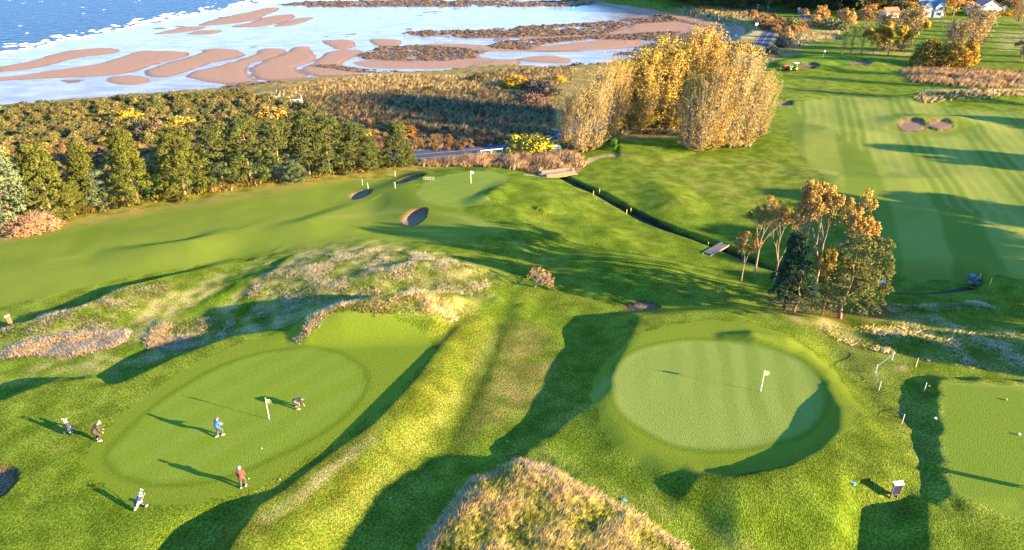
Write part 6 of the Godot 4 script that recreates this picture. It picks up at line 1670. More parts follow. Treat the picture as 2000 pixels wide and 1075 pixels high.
func build_course_things() -> void:
	flag(Vector2(-19.42,-43.9), 2.1, "flagstick with a pale yellow flag on the left green", Color(0.75, 0.55, 0.15), -0.2)
	flag(Vector2(20.94,-47.2), 2.1, "flagstick with a yellow flag on the right green", Color(0.8, 0.62, 0.12), 0.2)
	flag(Vector2(-6.48,-103.3), 2.1, "flagstick with a white flag on the green beyond the middle", Color(0.8, 0.78, 0.7), 0.1)
	flag(Vector2(102.2,-232.5), 2.3, "tiny white flagstick on the farthest green", Color(0.85, 0.85, 0.8), 0.4)
	trolley(Vector2(-34.45,-42.25), 0.9, "dark golf trolley beside the stooping golfer at the left", Color(0.03, 0.033, 0.05), Color(0.22, 0.22, 0.22))
	trolley(Vector2(-25.08,-34.56), -0.6, "golf trolley with a navy and white bag standing alone below the green", Color(0.035, 0.035, 0.1), Color(0.26, 0.25, 0.24))
	# balls
	var balls := [Vector2(-18.89,-40.41), Vector2(-18.74,-37.2), Vector2(-16.49,-37.09), Vector2(-0.4,-42.53), Vector2(-8.66,-36.67)]
	var ball_words := ["white golf ball on the left green below the flag", "white golf ball at the feet of the golfer in maroon", "white golf ball right of the golfer in maroon, by the shaded bank", "white golf ball in the shaded valley", "white golf ball on the lit bank right of the left green"]
	for i in balls.size():
		var b := Mb.new()
		b.ball(Vector3(0, 0.03, 0), Vector3.ONE * 0.035, Color(0.85, 0.85, 0.85), 6)
		solo("golf_ball", b.done(), M.gloss, ball_words[i], "golf ball", on(balls[i]))
	# roped posts that keep walkers off the worn turf
	var posts := [Vector2(35.17,-53.17), Vector2(32.6,-51.02), Vector2(31.68,-48.47), Vector2(36.79,-52.07), Vector2(35.34,-48.08), Vector2(31.24,-43.78)]
	var post_words := ["white post at the far end of the blue rope", "white post at the rope's corner, leftmost of the right side", "white post below the rope's corner, left of the dark bank", "white post without rope at the far side of the worn turf", "white post beside the right tee's far corner", "white post at the near end, against the dark bank"]
	for i in 6:
		post(posts[i], 0.95, 0.055, Color(0.42, 0.41, 0.37), "white_post", post_words[i], "white posts by the right tee")
	rope(on(posts[0], 0.82), on(posts[1], 0.82), 0.12, "blue rope between the two farthest white posts")
	rope(on(posts[1], 0.5), on(posts[2], 0.85), 0.45, "slack blue rope hanging to the post below the corner")
	rope(on(posts[5], 0.8), on(Vector2(31.89,-45.81), 0.05), 0.05, "blue rope running down from the nearest white post")
	# tee markers
	var marks := [[Vector2(33.85,-43.86), 0.8, 0.75, 0.65], [Vector2(39.12,-41.77), 0.8, 0.75, 0.65], [Vector2(35.91,-48.45), 0.6, 0.2, 0.03], [Vector2(40.97,-46.2), 0.6, 0.2, 0.03]]
	var mark_words := ["white tee marker on the left edge of the right tee", "white tee marker on the right edge of the right tee", "orange tee marker at the tee's far left corner", "orange tee marker at the tee's far right edge"]
	for i in 4:
		var m: Array = marks[i]
		var b := Mb.new()
		b.ball(Vector3(0, 0.08, 0), Vector3(0.10, 0.09, 0.10), Color(m[1], m[2], m[3]), 6)
		b.tube(Vector3(0, -0.1, 0), Vector3(0, 0.02, 0), 0.03, 0.03, 6, Color(0.3, 0.3, 0.3))
		solo("tee_marker", b.done(), M.plain, mark_words[i], "tee marker", on(m[0]))
	for w in [[Vector2(7.77,-35.37), "small blue sprinkler cover beside the rough mound"], [Vector2(23.95,-36.47), "small blue sprinkler cover near the notice board"]]:
		var b := Mb.new()
		b.tube(Vector3(0, -0.1, 0), Vector3(0, 0.05, 0), 0.15, 0.14, 14, Color(0.06, 0.25, 0.42), true)
		solo("sprinkler_cover", b.done(), M.plain, w[1], "cover", on(w[0]))
	board(Vector2(26.73,-35.91), 0.15, "dark framed notice board beside the raised tee at the lower right")
	board(Vector2(36.8,-35.69), 0.15, "notice board just past the right edge, its shadow on the tee")
	# brown ball-washer post by the left tee
	var spot: Vector2 = Vector2(-51.85,-61.04)
	var w := thing("ball_washer", "rust-brown box post standing by the left edge beside the long sand pit", "post", on(spot), 0.4)
	var b := Mb.new()
	b.box(Vector3(0, 0.5, 0), Vector3(0.34, 1.2, 0.3), Color(0.33, 0.10, 0.045), Basis.from_euler(Vector3(0, 0, 0.06)), 0.03)
	part("body", b.done(), M.plain, w)
	b = Mb.new()
	b.box(Vector3(-0.06, 1.15, 0), Vector3(0.42, 0.1, 0.38), Color(0.6, 0.56, 0.52), Basis.from_euler(Vector3(0, 0, 0.2)), 0.02)
	part("lid", b.done(), M.plain, w)
	# hazard stakes along the burn and round the far green
	var stakes := [Vector2(12.7,-101), Vector2(13.94,-103.3), Vector2(17.05,-95.05), Vector2(17.74,-95.61), Vector2(26.19,-83.49), Vector2(57.04,-74.47), Vector2(56.04,-71.27)]
	var where := ["yellow stake on the near bank of the burn, closest to the stone bridge", "yellow stake on the far bank of the burn, closest to the stone bridge", "yellow stake on the near bank at the burn's middle", "yellow stake on the far bank at the burn's middle", "yellow stake beside the plank bridge", "yellow stake on the grass above the stone outlet", "yellow stake on the grass right of the stone outlet"]
	for i in stakes.size():
		post(stakes[i], 0.75, 0.08, Color(0.62, 0.46, 0.08), "yellow_stake", where[i], "hazard stakes along the burn")
	var whites := [Vector2(-24.32,-106.1), Vector2(-22.95,-103.7), Vector2(-19.71,-110.7), Vector2(-18.23,-101.6)]
	var white_where := ["white stake at the left end of the path round the middle green", "white stake above the left sand pit of the middle green", "white stake behind the middle green's upper sand pit", "white stake at the left lip of the middle green's upper sand pit"]
	for i in 4:
		post(whites[i], 1.0, 0.06, Color(0.55, 0.53, 0.48), "white_stake", white_where[i], "white stakes round the middle green")
	var hoops := thing("hoop_fence", "row of small white hoops beside the middle green's sand pit", "fence", on(Vector2(-13.48,-105.1)))
	for i in 5:
		b = Mb.new()
		var x := (i - 2) * 0.36
		b.tube(Vector3(x, -0.1, 0), Vector3(x + 0.05, 0.5, 0), 0.025, 0.025, 5, Color(0.35, 0.34, 0.32))
		b.tube(Vector3(x + 0.05, 0.5, 0), Vector3(x + 0.25, 0.5, 0), 0.025, 0.025, 5, Color(0.35, 0.34, 0.32))
		b.tube(Vector3(x + 0.25, 0.5, 0), Vector3(x + 0.3, -0.1, 0), 0.025, 0.025, 5, Color(0.35, 0.34, 0.32))
		part("hoop", b.done(), M.plain, hoops)
	# stone bridge over the burn
	var a: Vector2 = Vector2(5.38,-111.1)
	var c: Vector2 = Vector2(10.4,-113.1)
	var mid := (a + c) * 0.5
	var along := c - a
	var bridge := thing("stone_bridge", "small pale stone footbridge with low parapets over the burn", "bridge", Vector3(mid.x, 0.0, mid.y), -atan2(along.y, along.x))
	var level := maxf(land.at(a.x, a.y), land.at(c.x, c.y)) + 0.03
	b = Mb.new()
	b.box(Vector3(0, level, 0), Vector3(along.length() + 1.0, 0.3, 2.2), Color(0.17, 0.12, 0.09))
	part("deck", b.done(), M.plain, bridge)
	var rs := RandomNumberGenerator.new()
	rs.seed = 180
	for s in [-1.0, 1.0]:
		b = Mb.new()
		b.box(Vector3(0, level + 0.3, 1.05 * s), Vector3(along.length(), 0.45, 0.26), Color(0.12, 0.095, 0.072))
		var wall := part("parapet", b.done(), M.plain, bridge)
		for i in 9:
			b = Mb.new()
			var k := rs.randf_range(0.85, 1.15)
			b.box(Vector3((i - 4) * along.length() / 9.0, level + 0.58, 1.05 * s), Vector3(along.length() / 9.0 - 0.04, 0.14, 0.36), Color(0.16 * k, 0.13 * k, 0.10 * k), Basis.IDENTITY, 0.02)
			part("coping_stone", b.done(), M.plain, wall)
	# plank bridge by the clump of trees
	a = Vector2(24.96,-79.33)
	c = Vector2(27.98,-82.45)
	mid = (a + c) * 0.5
	along = c - a
	level = maxf(land.at(a.x, a.y), land.at(c.x, c.y)) + 0.12
	var planks := thing("plank_bridge", "grey plank footbridge over the burn left of the tree clump", "bridge", Vector3(mid.x, level, mid.y), -atan2(along.y, along.x))
	for s in [-0.55, 0.55]:
		b = Mb.new()
		b.box(Vector3(0, -0.16, s), Vector3(along.length() + 0.6, 0.18, 0.14), Color(0.2, 0.16, 0.13))
		part("beam", b.done(), M.plain, planks)
	var count := int(along.length() / 0.3)
	for i in count:
		b = Mb.new()
		var k := rs.randf_range(0.8, 1.15)
		b.box(Vector3((i + 0.5 - count * 0.5) * 0.3, -0.03 + rs.randf_range(-0.008, 0.008), 0), Vector3(0.27, 0.07, 1.25), Color(0.10 * k, 0.088 * k, 0.08 * k))
		part("plank", b.done(), M.plain, planks)
	var stream := Mb.new()
	var bed: PackedVector2Array = poly([Vector2(6.7,-114.6), Vector2(8.59,-112), Vector2(10.98,-107.2), Vector2(13.84,-102.8), Vector2(16.68,-97.08), Vector2(19.42,-91.9), Vector2(22.18,-88.08), Vector2(25.02,-85.03), Vector2(27.11,-82.49), Vector2(29.2,-79.28), Vector2(31.8,-76.27), Vector2(34.65,-73.72), Vector2(38.84,-71.96), Vector2(43.25,-71.04), Vector2(47.78,-70.53), Vector2(51.66,-71.04), Vector2(54.56,-72.36)])
	var wet := Curve2D.new()
	for q in bed:
		wet.add_point(q)
	var last := []
	for i in 120:
		var s := wet.get_baked_length() * i / 119.0
		var q := wet.sample_baked(s)
		var d := (wet.sample_baked(minf(s + 0.4, wet.get_baked_length())) - wet.sample_baked(maxf(s - 0.4, 0.0))).normalized()
		var wide := 0.42 if s < 40.0 else 0.8
		var y := land.at(q.x, q.y) + 0.12
		var row := [Vector3(q.x - d.y * wide, y, q.y + d.x * wide), Vector3(q.x + d.y * wide, y, q.y - d.x * wide)]
		if i > 0:
			stream.quad(last[0], last[1], row[1], row[0], Color(0.02, 0.022, 0.018), Vector3.UP)
		last = row
	struct("burn_water", stream.done(), M.wet)
	# stones round the outlet of the burn
	var pile := thing("stone_outlet", "grey stone block outlet at the right end of the burn", "culvert", on(Vector2(56.04,-73.69)))
	for i in 9:
		b = Mb.new()
		var k := rs.randf_range(0.8, 1.2)
		b.box(Vector3(rs.randf_range(-0.6, 0.6), 0.25 + 0.35 * (i % 3) + 0.1, rs.randf_range(-0.3, 0.3) - 0.2 * (i % 3)), Vector3(0.6, 0.38, 0.5), Color(0.10 * k, 0.10 * k, 0.10 * k), Basis.from_euler(Vector3(rs.randf_range(-0.3, 0.3), rs.randf() * 3.0, rs.randf_range(-0.2, 0.2))), 0.05)
		part("stone", b.done(), M.rock, pile)
	var slab := Mb.new()
	slab.box(Vector3(0, 0.2, 0), Vector3(0.9, 0.6, 0.6), Color(0.45, 0.42, 0.42), Basis.from_euler(Vector3(0.1, 0.5, 0.1)), 0.06)
	solo("grey_stone", slab.done(), M.rock, "pale stone on the bank right of the pines' foot", "stone", on(Vector2(45.07,-73.74)))
	# white frame seat and red bench near the grove
	var seat := thing("white_bench", "white-framed bench on the reeds left of the grove", "bench", on(Vector2(8.46,-126.8)), 0.3)
	bench_parts(seat, Color(0.8, 0.76, 0.68))
	var red := thing("red_bench", "red bench at the grove's edge behind the hedged tee", "bench", on(Vector2(17.45,-133)), -0.1)
	bench_parts(red, Color(0.55, 0.06, 0.05))
	var steps_ := thing("wooden_steps", "grey timber steps on the path above the shore", "steps", on(Vector2(-51.8,-165.6)), 0.4)
	for i in 5:
		b = Mb.new()
		b.box(Vector3(0, 0.15 + 0.22 * i, -0.45 * i), Vector3(2.6, 0.14, 0.4), Color(0.42, 0.38, 0.34))
		part("tread", b.done(), M.plain, steps_)
	for s in [-1.35, 1.35]:
		b = Mb.new()
		b.tube(Vector3(s, -0.2, 0.1), Vector3(s, 1.1, 0.1), 0.08, 0.08, 6, Color(0.45, 0.4, 0.36))
		b.tube(Vector3(s, -0.2, -1.9), Vector3(s, 2.0, -1.9), 0.08, 0.08, 6, Color(0.45, 0.4, 0.36))
		b.tube(Vector3(s, 1.1, 0.1), Vector3(s, 2.0, -1.9), 0.06, 0.06, 6, Color(0.45, 0.4, 0.36))
		part("handrail", b.done(), M.plain, steps_)
	# clipped hedge on the left of that tee
	var hedge := Mb.new()
	for i in 420:
		spray(hedge, rs, Vector3(rs.randf_range(-0.5, 0.5), rs.randf_range(0.1, 1.3), rs.randf_range(-2.6, 2.6)), 0.25, 8, 0.22, 0.16, Vector3(0.3, 0.6, 0), Color(0.06, 0.12, 0.02))
	var hd := thing("tee_hedge", "short clipped green hedge at the left of the tee by the grove", "hedge", on(Vector2(19.46,-128.4)), -0.15)
	part("foliage", hedge.done(), M.leaf, hd)
	# tractor with its spreader on the far fairway
	var t := thing("tractor", "small green tractor with a white roof on the far fairway", "tractor", on(Vector2(85.28,-212.8)), -1.45)
	b = Mb.new()
	b.box(Vector3(0, 0.95, 0.9), Vector3(0.8, 0.7, 1.5), Color(0.05, 0.22, 0.06), Basis.IDENTITY, 0.08)
	b.box(Vector3(0, 0.75, -0.3), Vector3(0.7, 0.4, 1.6), Color(0.04, 0.05, 0.04))
	part("body", b.done(), M.gloss, t)
	b = Mb.new()
	for s in [-1.0, 1.0]:
		for z in [-1.05, 0.15]:
			b.tube(Vector3(0.5 * s, 0.9, z), Vector3(0.48 * s, 2.1, z), 0.04, 0.04, 5, Color(0.05, 0.05, 0.05))
	b.box(Vector3(0, 2.15, -0.45), Vector3(1.2, 0.12, 1.5), Color(0.75, 0.75, 0.72), Basis.IDENTITY, 0.03)
	part("cab", b.done(), M.plain, t)
	b = Mb.new()
	b.box(Vector3(0, 1.05, -0.6), Vector3(0.5, 0.14, 0.5), Color(0.6, 0.5, 0.1))
	b.box(Vector3(0, 1.35, -0.85), Vector3(0.5, 0.6, 0.1), Color(0.6, 0.5, 0.1))
	part("seat", b.done(), M.plain, t)
	for p in [[Vector3(-0.6, 0.62, -0.6), 0.62], [Vector3(0.6, 0.62, -0.6), 0.62], [Vector3(-0.55, 0.4, 1.2), 0.4], [Vector3(0.55, 0.4, 1.2), 0.4]]:
		b = Mb.new()
		b.tube(Vector3(-0.16, 0, 0), Vector3(0.16, 0, 0), p[1], p[1], 18, Color(0.03, 0.03, 0.03), true)
		var tyre := part("wheel", b.done(), M.plain, t, p[0])
		b = Mb.new()
		b.tube(Vector3(-0.17, 0, 0), Vector3(0.17, 0, 0), p[1] * 0.55, p[1] * 0.55, 12, Color(0.65, 0.5, 0.08), true)
		part("rim", b.done(), M.plain, tyre)
	var sp := thing("spreader", "red spreader hopper hitched left of the green tractor", "trailer", on(Vector2(83.47,-213.4)), -1.45)
	b = Mb.new()
	for s in [-1.0, 1.0]:
		b.quad(Vector3(-0.75, 1.5, 1.3 * s), Vector3(0.75, 1.5, 1.3 * s), Vector3(0.35, 0.6, 0.9 * s), Vector3(-0.35, 0.6, 0.9 * s), Color(0.50, 0.05, 0.03))
		b.quad(Vector3(0.75 * s, 1.5, -1.3), Vector3(0.75 * s, 1.5, 1.3), Vector3(0.35 * s, 0.6, 0.9), Vector3(0.35 * s, 0.6, -0.9), Color(0.50, 0.05, 0.03))
	b.quad(Vector3(-0.7, 1.4, -1.2), Vector3(0.7, 1.4, -1.2), Vector3(0.7, 1.4, 1.2), Vector3(-0.7, 1.4, 1.2), Color(0.45, 0.12, 0.07))
	part("hopper", b.done(), M.gloss, sp)
	b = Mb.new()
	b.box(Vector3(0, 0.55, 0.5), Vector3(0.3, 0.14, 3.2), Color(0.4, 0.05, 0.03))
	part("drawbar", b.done(), M.plain, sp)
	for s in [-0.6, 0.6]:
		b = Mb.new()
		b.tube(Vector3(-0.14, 0, 0), Vector3(0.14, 0, 0), 0.42, 0.42, 16, Color(0.03, 0.03, 0.03), true)
		part("wheel", b.done(), M.plain, sp, Vector3(s, 0.42, -0.3))


func bench_parts(o: Node3D, col: Color) -> void:
	for s in [-0.7, 0.7]:
		var b := Mb.new()
		b.box(Vector3(s, 0.4, 0), Vector3(0.09, 0.9, 0.5), col)
		part("leg", b.done(), M.plain, o)
	for i in 3:
		var b := Mb.new()
		b.box(Vector3(0, 0.47, -0.15 + 0.17 * i), Vector3(1.7, 0.05, 0.14), col)
		part("seat_slat", b.done(), M.plain, o)
		b = Mb.new()
		b.box(Vector3(0, 0.62 + 0.14 * i, -0.27), Vector3(1.7, 0.11, 0.05), col)
		part("back_slat", b.done(), M.plain, o)


# ---------------------------------------------------------------- people: tapered bones joined by a smooth minimum and meshed as surface nets

func skin(b: Mb, bones: Array, cell: float, blend: float, col: Color, at := Transform3D.IDENTITY) -> void:
	var lo := Vector3.INF
	var hi := -Vector3.INF
	for e in bones:
		var r := maxf(e[2], e[3]) + cell * 2.0 + blend
		for k in 2:
			lo = lo.min(e[k] - Vector3.ONE * r)
			hi = hi.max(e[k] + Vector3.ONE * r)
	var n := Vector3i(((hi - lo) / cell).ceil()) + Vector3i.ONE
	var f := PackedFloat32Array()
	f.resize(n.x * n.y * n.z)
	f.fill(1.0)
	for e in bones:
		var p: Vector3 = e[0]
		var q: Vector3 = e[1]
		var r0: float = e[2]
		var r1: float = e[3]
		var pad := maxf(r0, r1) + cell * 2.0 + blend
		var i0 := Vector3i(((p.min(q) - Vector3.ONE * pad - lo) / cell).floor()).clamp(Vector3i.ZERO, n - Vector3i.ONE)
		var i1 := Vector3i(((p.max(q) + Vector3.ONE * pad - lo) / cell).ceil()).clamp(Vector3i.ZERO, n - Vector3i.ONE)
		var d := q - p
		var dd := maxf(d.length_squared(), 1e-9)
		for z in range(i0.z, i1.z + 1):
			for y in range(i0.y, i1.y + 1):
				for x in range(i0.x, i1.x + 1):
					var w := lo + Vector3(x, y, z) * cell - p
					var t := clampf(w.dot(d) / dd, 0.0, 1.0)
					var v := (w - d * t).length() - lerpf(r0, r1, t)
					var k := (z * n.y + y) * n.x + x
					var g := f[k]
					var h := maxf(blend - absf(g - v), 0.0) / blend
					f[k] = minf(g, v) - h * h * blend * 0.25
	var ids := {}
	var pts := PackedVector3Array()
	var step := [1, n.x, n.x * n.y]
	for z in n.z - 1:
		for y in n.y - 1:
			for x in n.x - 1:
				var k := (z * n.y + y) * n.x + x
				var sum := Vector3.ZERO
				var hits := 0
				var inside := 0
				for c in 8:
					if f[k + (c & 1) + (c >> 1 & 1) * n.x + (c >> 2) * n.x * n.y] < 0.0:
						inside += 1
				if inside == 0 or inside == 8:
					continue
				for c in 8:
					var fa := f[k + (c & 1) + (c >> 1 & 1) * n.x + (c >> 2) * n.x * n.y]
					for ax in 3:
						if c >> ax & 1:
							continue
						var e := c | (1 << ax)
						var fb := f[k + (e & 1) + (e >> 1 & 1) * n.x + (e >> 2) * n.x * n.y]
						if (fa < 0.0) != (fb < 0.0):
							var s := Vector3(c & 1, c >> 1 & 1, c >> 2)
							s[ax] += fa / (fa - fb)
							sum += s
							hits += 1
				ids[k] = pts.size()
				pts.append(lo + (Vector3(x, y, z) + sum / hits) * cell)
	var nrm := PackedVector3Array()
	for p in pts:
		var g := (p - lo) / cell
		var i := Vector3i(g).clamp(Vector3i.ONE, n - Vector3i(3, 3, 3))
		var k := (i.z * n.y + i.y) * n.x + i.x
		nrm.append(Vector3(f[k + 1] + f[k + 2] - f[k - 1] - f[k], f[k + n.x] + f[k + 2 * n.x] - f[k - n.x] - f[k], f[k + step[2]] + f[k + 2 * step[2]] - f[k - step[2]] - f[k]).normalized())
	for k in ids:
		for ax in 3:
			if (f[k] < 0.0) == (f[k + step[ax]] < 0.0):
				continue
			var u: int = step[(ax + 1) % 3]
			var v: int = step[(ax + 2) % 3]
			if not (ids.has(k - u) and ids.has(k - v) and ids.has(k - u - v)):
				continue
			var q := [ids[k], ids[k - u], ids[k - u - v], ids[k - v]]
			for tri in [[0, 1, 2], [0, 2, 3]]:
				var a: int = q[tri[0]]
				var c: int = q[tri[1]]
				var e: int = q[tri[2]]
				if (pts[c] - pts[a]).cross(pts[e] - pts[a]).dot(nrm[a] + nrm[c] + nrm[e]) > 0.0:
					var s := c
					c = e
					e = s
				b.v.append_array(PackedVector3Array([at * pts[a], at * pts[c], at * pts[e]]))
				b.n.append_array(PackedVector3Array([at.basis * nrm[a], at.basis * nrm[c], at.basis * nrm[e]]))
				b.c.append_array(PackedColorArray([col, col, col]))


func knee(a: Vector3, c: Vector3, l0: float, l1: float, way: Vector3) -> Vector3:   # the middle joint of a two-bone limb
	var d := c - a
	var l := minf(d.length(), l0 + l1 - 0.002)
	var t := (l0 * l0 - l1 * l1 + l * l) / (2.0 * l)
	var h := sqrt(maxf(l0 * l0 - t * t, 0.0))
	var u := d.normalized()
	return a + u * t + (way - u * way.dot(u)).normalized() * h


func palm_and_fingers(side: float) -> Array:   # wrist at the origin, fingers towards -y, palm towards -z, slightly curled
	var out := [[Vector3(0, 0.0, 0), Vector3(0, -0.03, 0), 0.026, 0.03], [Vector3(-0.022, -0.05, 0), Vector3(-0.026, -0.09, 0), 0.018, 0.014], [Vector3(0.022, -0.05, 0), Vector3(0.026, -0.088, 0), 0.018, 0.014], [Vector3(0, -0.04, 0), Vector3(0, -0.09, 0), 0.022, 0.016]]
	for i in 4:
		var x := (i - 1.5) * 0.021
		var l: float = [0.068, 0.078, 0.074, 0.058][i]
		var k := Vector3(x * side, -0.092, 0)
		var m := k + Vector3(x * 0.1 * side, -l * 0.45, -0.014)
		var e := m + Vector3(0, -l * 0.32, -0.026)
		out.append_array([[k, m, 0.0098, 0.0088], [m, e, 0.0088, 0.0072]])
	var a := Vector3(-0.028 * side, -0.025, -0.006)
	var c := a + Vector3(-0.026 * side, -0.03, -0.012)
	out.append_array([[a, c, 0.0125, 0.0105], [c, c + Vector3(-0.008 * side, -0.03, -0.012), 0.0102, 0.0082]])
	return out


# pose: hip height, lean of the back, how far the feet stand apart and astride, both hands (in the body's own space: -z ahead), head nod and turn
func person(label: String, spot: Vector2, turn: float, hip: float, lean: float, feet: Array, hands: Array, nod: float, top: Color, legs: Color, cap: Color, hair: Color, tall := 1.0) -> void:
	var o := thing("person", label, "person", on(spot), turn)
	o.scale = Vector3.ONE * tall
	var skin_col := Color(0.50, 0.29, 0.20)
	var hip_at := Vector3(0, hip, sin(lean) * 0.16)
	var up := Vector3(0, cos(lean), -sin(lean))
	var ahead := Vector3(0, -sin(lean), -cos(lean))
	var waist := hip_at + up * 0.16
	var chest := hip_at + up * 0.36 + ahead * 0.02
	var neck := hip_at + up * 0.54 + ahead * 0.03
	var head_up := Vector3(0, cos(nod), -sin(nod))
	var head_at := neck + up * 0.06 + head_up * 0.13
	var torso := [[hip_at - Vector3(0.07, 0, 0), hip_at + Vector3(0.07, 0, 0), 0.13, 0.13], [hip_at, waist, 0.14, 0.135], [waist, chest, 0.135, 0.145], [chest - Vector3(0.07, 0, 0) + up * 0.06, chest + Vector3(0.07, 0, 0) + up * 0.06, 0.125, 0.125], [chest + up * 0.1, neck - up * 0.01, 0.11, 0.065], [neck - up * 0.05 - Vector3(0.14, 0, 0), neck - up * 0.05 + Vector3(0.14, 0, 0), 0.07, 0.07]]
	var throat := [[neck - up * 0.03, head_at - head_up * 0.06, 0.055, 0.052]]
	var arms := []
	var palms := []
	var shins := []
	var shoes := []
	for s in [-1.0, 1.0]:
		var i := 0 if s < 0.0 else 1
		var sh := neck - up * 0.06 + Vector3(0.185 * s, 0, 0)
		var wr: Vector3 = hands[i]
		if (wr - sh).length() > 0.56:
			wr = sh + (wr - sh).normalized() * 0.56
		var el := knee(sh, wr, 0.30, 0.27, Vector3(0.7 * s, -0.2, 0.8))
		arms.append_array([[sh, el, 0.058, 0.045], [el, wr, 0.045, 0.032]])
		palms.append([wr, (wr - el).normalized(), s])
		var hj := hip_at + Vector3(0.095 * s, -0.04, 0)
		var an: Vector3 = feet[i] + Vector3(0, 0.09, 0)
		if (an - hj).length() > 0.86:
			an = hj + (an - hj).normalized() * 0.86
		var kn := knee(hj, an, 0.44, 0.43, Vector3(0.15 * s, 0, -1))
		shins.append_array([[hj, kn, 0.092, 0.062], [kn, kn.lerp(an, 0.35), 0.062, 0.06], [kn.lerp(an, 0.35), an, 0.06, 0.042]])
		var f: Vector3 = an - Vector3(0, 0.045, 0)
		shoes.append_array([[f + Vector3(0, 0.02, 0.05), f + Vector3(0.02 * s, 0, -0.10), 0.046, 0.046], [f + Vector3(0.02 * s, 0, -0.10), f + Vector3(0.03 * s, -0.008, -0.17), 0.044, 0.034]])
	var b := Mb.new()
	skin(b, torso + throat + arms + shins + shoes, 0.026, 0.05, skin_col)
	for p in palms:
		var y: Vector3 = -p[1]
		var x := y.cross(Vector3(0, 0, 1) if absf(y.z) < 0.9 else Vector3(0, 1, 0)).normalized()
		skin(b, palm_and_fingers(p[2]), 0.0055, 0.008, skin_col, Transform3D(Basis(x, y, x.cross(y)), p[0]))
	var hb := Basis(Vector3.RIGHT, head_up, Vector3.RIGHT.cross(head_up))
	skin(b, [[Vector3(0, 0.03, 0.015), Vector3(0, 0.02, -0.02), 0.088, 0.085], [Vector3(0, -0.02, -0.03), Vector3(0, -0.085, -0.065), 0.06, 0.032], [Vector3(0, 0.012, -0.092), Vector3(0, -0.022, -0.118), 0.010, 0.014], [Vector3(-0.084, 0.01, 0.01), Vector3(-0.09, -0.025, 0.005), 0.013, 0.01], [Vector3(0.084, 0.01, 0.01), Vector3(0.09, -0.025, 0.005), 0.013, 0.01], [Vector3(-0.04, 0.03, -0.085), Vector3(0.04, 0.03, -0.085), 0.014, 0.014], [Vector3(-0.018, -0.055, -0.088), Vector3(0.018, -0.055, -0.088), 0.009, 0.009]], 0.009, 0.018, skin_col, Transform3D(hb, head_at))
	var body := part("body", b.done(), M.plain, o)
	b = Mb.new()
	for s in [-1.0, 1.0]:
		b.ball(head_at + hb * Vector3(0.032 * s, 0.012, -0.092), Vector3.ONE * 0.011, Color(0.03, 0.025, 0.02), 4)
	part("eyes", b.done(), M.gloss, o)
	var grow := func(list: Array, by: float) -> Array: return list.map(func(e): return [e[0], e[1], e[2] + by, e[3] + by])
	b = Mb.new()
	skin(b, grow.call(torso + arms, 0.02), 0.026, 0.05, top)
	part("jacket", b.done(), M.plain, o)
	b = Mb.new()
	skin(b, grow.call([torso[0]] + shins, 0.022), 0.026, 0.05, legs)
	part("trousers", b.done(), M.plain, o)
	b = Mb.new()
	skin(b, grow.call(shoes, 0.008), 0.02, 0.03, Color(0.5, 0.44, 0.36))
	part("shoes", b.done(), M.plain, o)
	b = Mb.new()
	skin(b, [[Vector3(0, 0.045, 0.02), Vector3(0, 0.04, 0.0), 0.093, 0.09], [Vector3(0, 0.0, 0.05), Vector3(0, -0.04, 0.055), 0.06, 0.05]], 0.016, 0.03, hair, Transform3D(hb, head_at))
	part("hair", b.done(), M.plain, o)
	if cap.a > 0.0:
		b = Mb.new()
		skin(b, [[Vector3(0, 0.065, 0.01), Vector3(0, 0.06, -0.01), 0.097, 0.095], [Vector3(-0.05, 0.055, -0.1), Vector3(0.05, 0.055, -0.1), 0.016, 0.016], [Vector3(-0.03, 0.048, -0.15), Vector3(0.03, 0.048, -0.15), 0.014, 0.014]], 0.014, 0.03, cap, Transform3D(hb, head_at))
		part("cap", b.done(), M.plain, o)


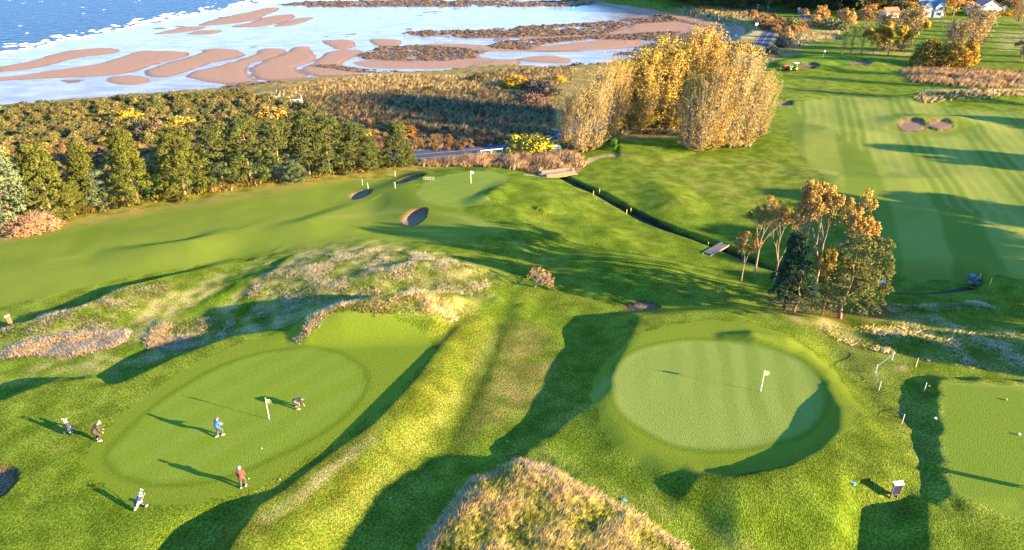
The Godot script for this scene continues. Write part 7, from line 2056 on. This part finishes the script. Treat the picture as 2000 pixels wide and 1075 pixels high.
func putter(at: Vector3, foot: Vector3, label: String) -> void:
	var b := Mb.new()
	b.tube(at, at.lerp(foot, 0.28), 0.014, 0.012, 6, Color(0.05, 0.05, 0.05))
	b.tube(at.lerp(foot, 0.28), foot, 0.008, 0.007, 6, Color(0.6, 0.6, 0.6))
	b.box(foot + Vector3(0.03, -0.0, 0), Vector3(0.11, 0.03, 0.03), Color(0.5, 0.5, 0.5))
	solo("putter", b.done(), M.gloss, label, "golf club")


func build_people() -> void:
	var none := Color(0, 0, 0, 0)
	var spot: Vector2 = Vector2(-22.64,-41.83)
	person("person in a bright blue jacket and dark trousers strolling with head bowed", spot, -0.6, 0.91, 0.08, [Vector3(-0.09, 0, 0.16), Vector3(0.1, 0, -0.2)], [Vector3(-0.12, 1.0, -0.3), Vector3(0.1, 0.98, -0.32)], 0.55, Color(0.035, 0.10, 0.27), Color(0.05, 0.06, 0.09), none, Color(0.10, 0.06, 0.04), 1.02)
	spot = Vector2(-18.84,-36.34)
	person("person with pale hair in a maroon jacket and dark trousers, arms folded before the chest", spot, 0.25, 0.92, 0.05, [Vector3(-0.13, 0, 0.02), Vector3(0.14, 0, -0.08)], [Vector3(-0.02, 1.12, -0.24), Vector3(0.06, 1.14, -0.25)], 0.3, Color(0.13, 0.042, 0.032), Color(0.055, 0.05, 0.05), none, Color(0.55, 0.5, 0.45), 1.04)
	spot = Vector2(-17.58,-45.36)
	person("person in black bending down to the turf near the left green's flag", spot, -1.2, 0.80, 1.5, [Vector3(-0.2, 0, 0.05), Vector3(0.2, 0, 0.0)], [Vector3(-0.12, 0.30, -0.45), Vector3(0.14, 0.28, -0.48)], 1.9, Color(0.025, 0.028, 0.035), Color(0.09, 0.08, 0.07), Color(0.03, 0.03, 0.03, 1), Color(0.05, 0.04, 0.03), 1.0)
	spot = Vector2(-31.76,-41.35)
	person("person in brown waterproofs and a pale cap stooping beside the left trolley", spot, -1.0, 0.86, 0.55, [Vector3(-0.15, 0, 0.1), Vector3(0.16, 0, -0.05)], [Vector3(-0.2, 0.72, -0.45), Vector3(0.2, 0.66, -0.42)], 0.9, Color(0.045, 0.037, 0.028), Color(0.042, 0.035, 0.028), Color(0.6, 0.56, 0.5, 1), Color(0.12, 0.1, 0.08), 1.06)
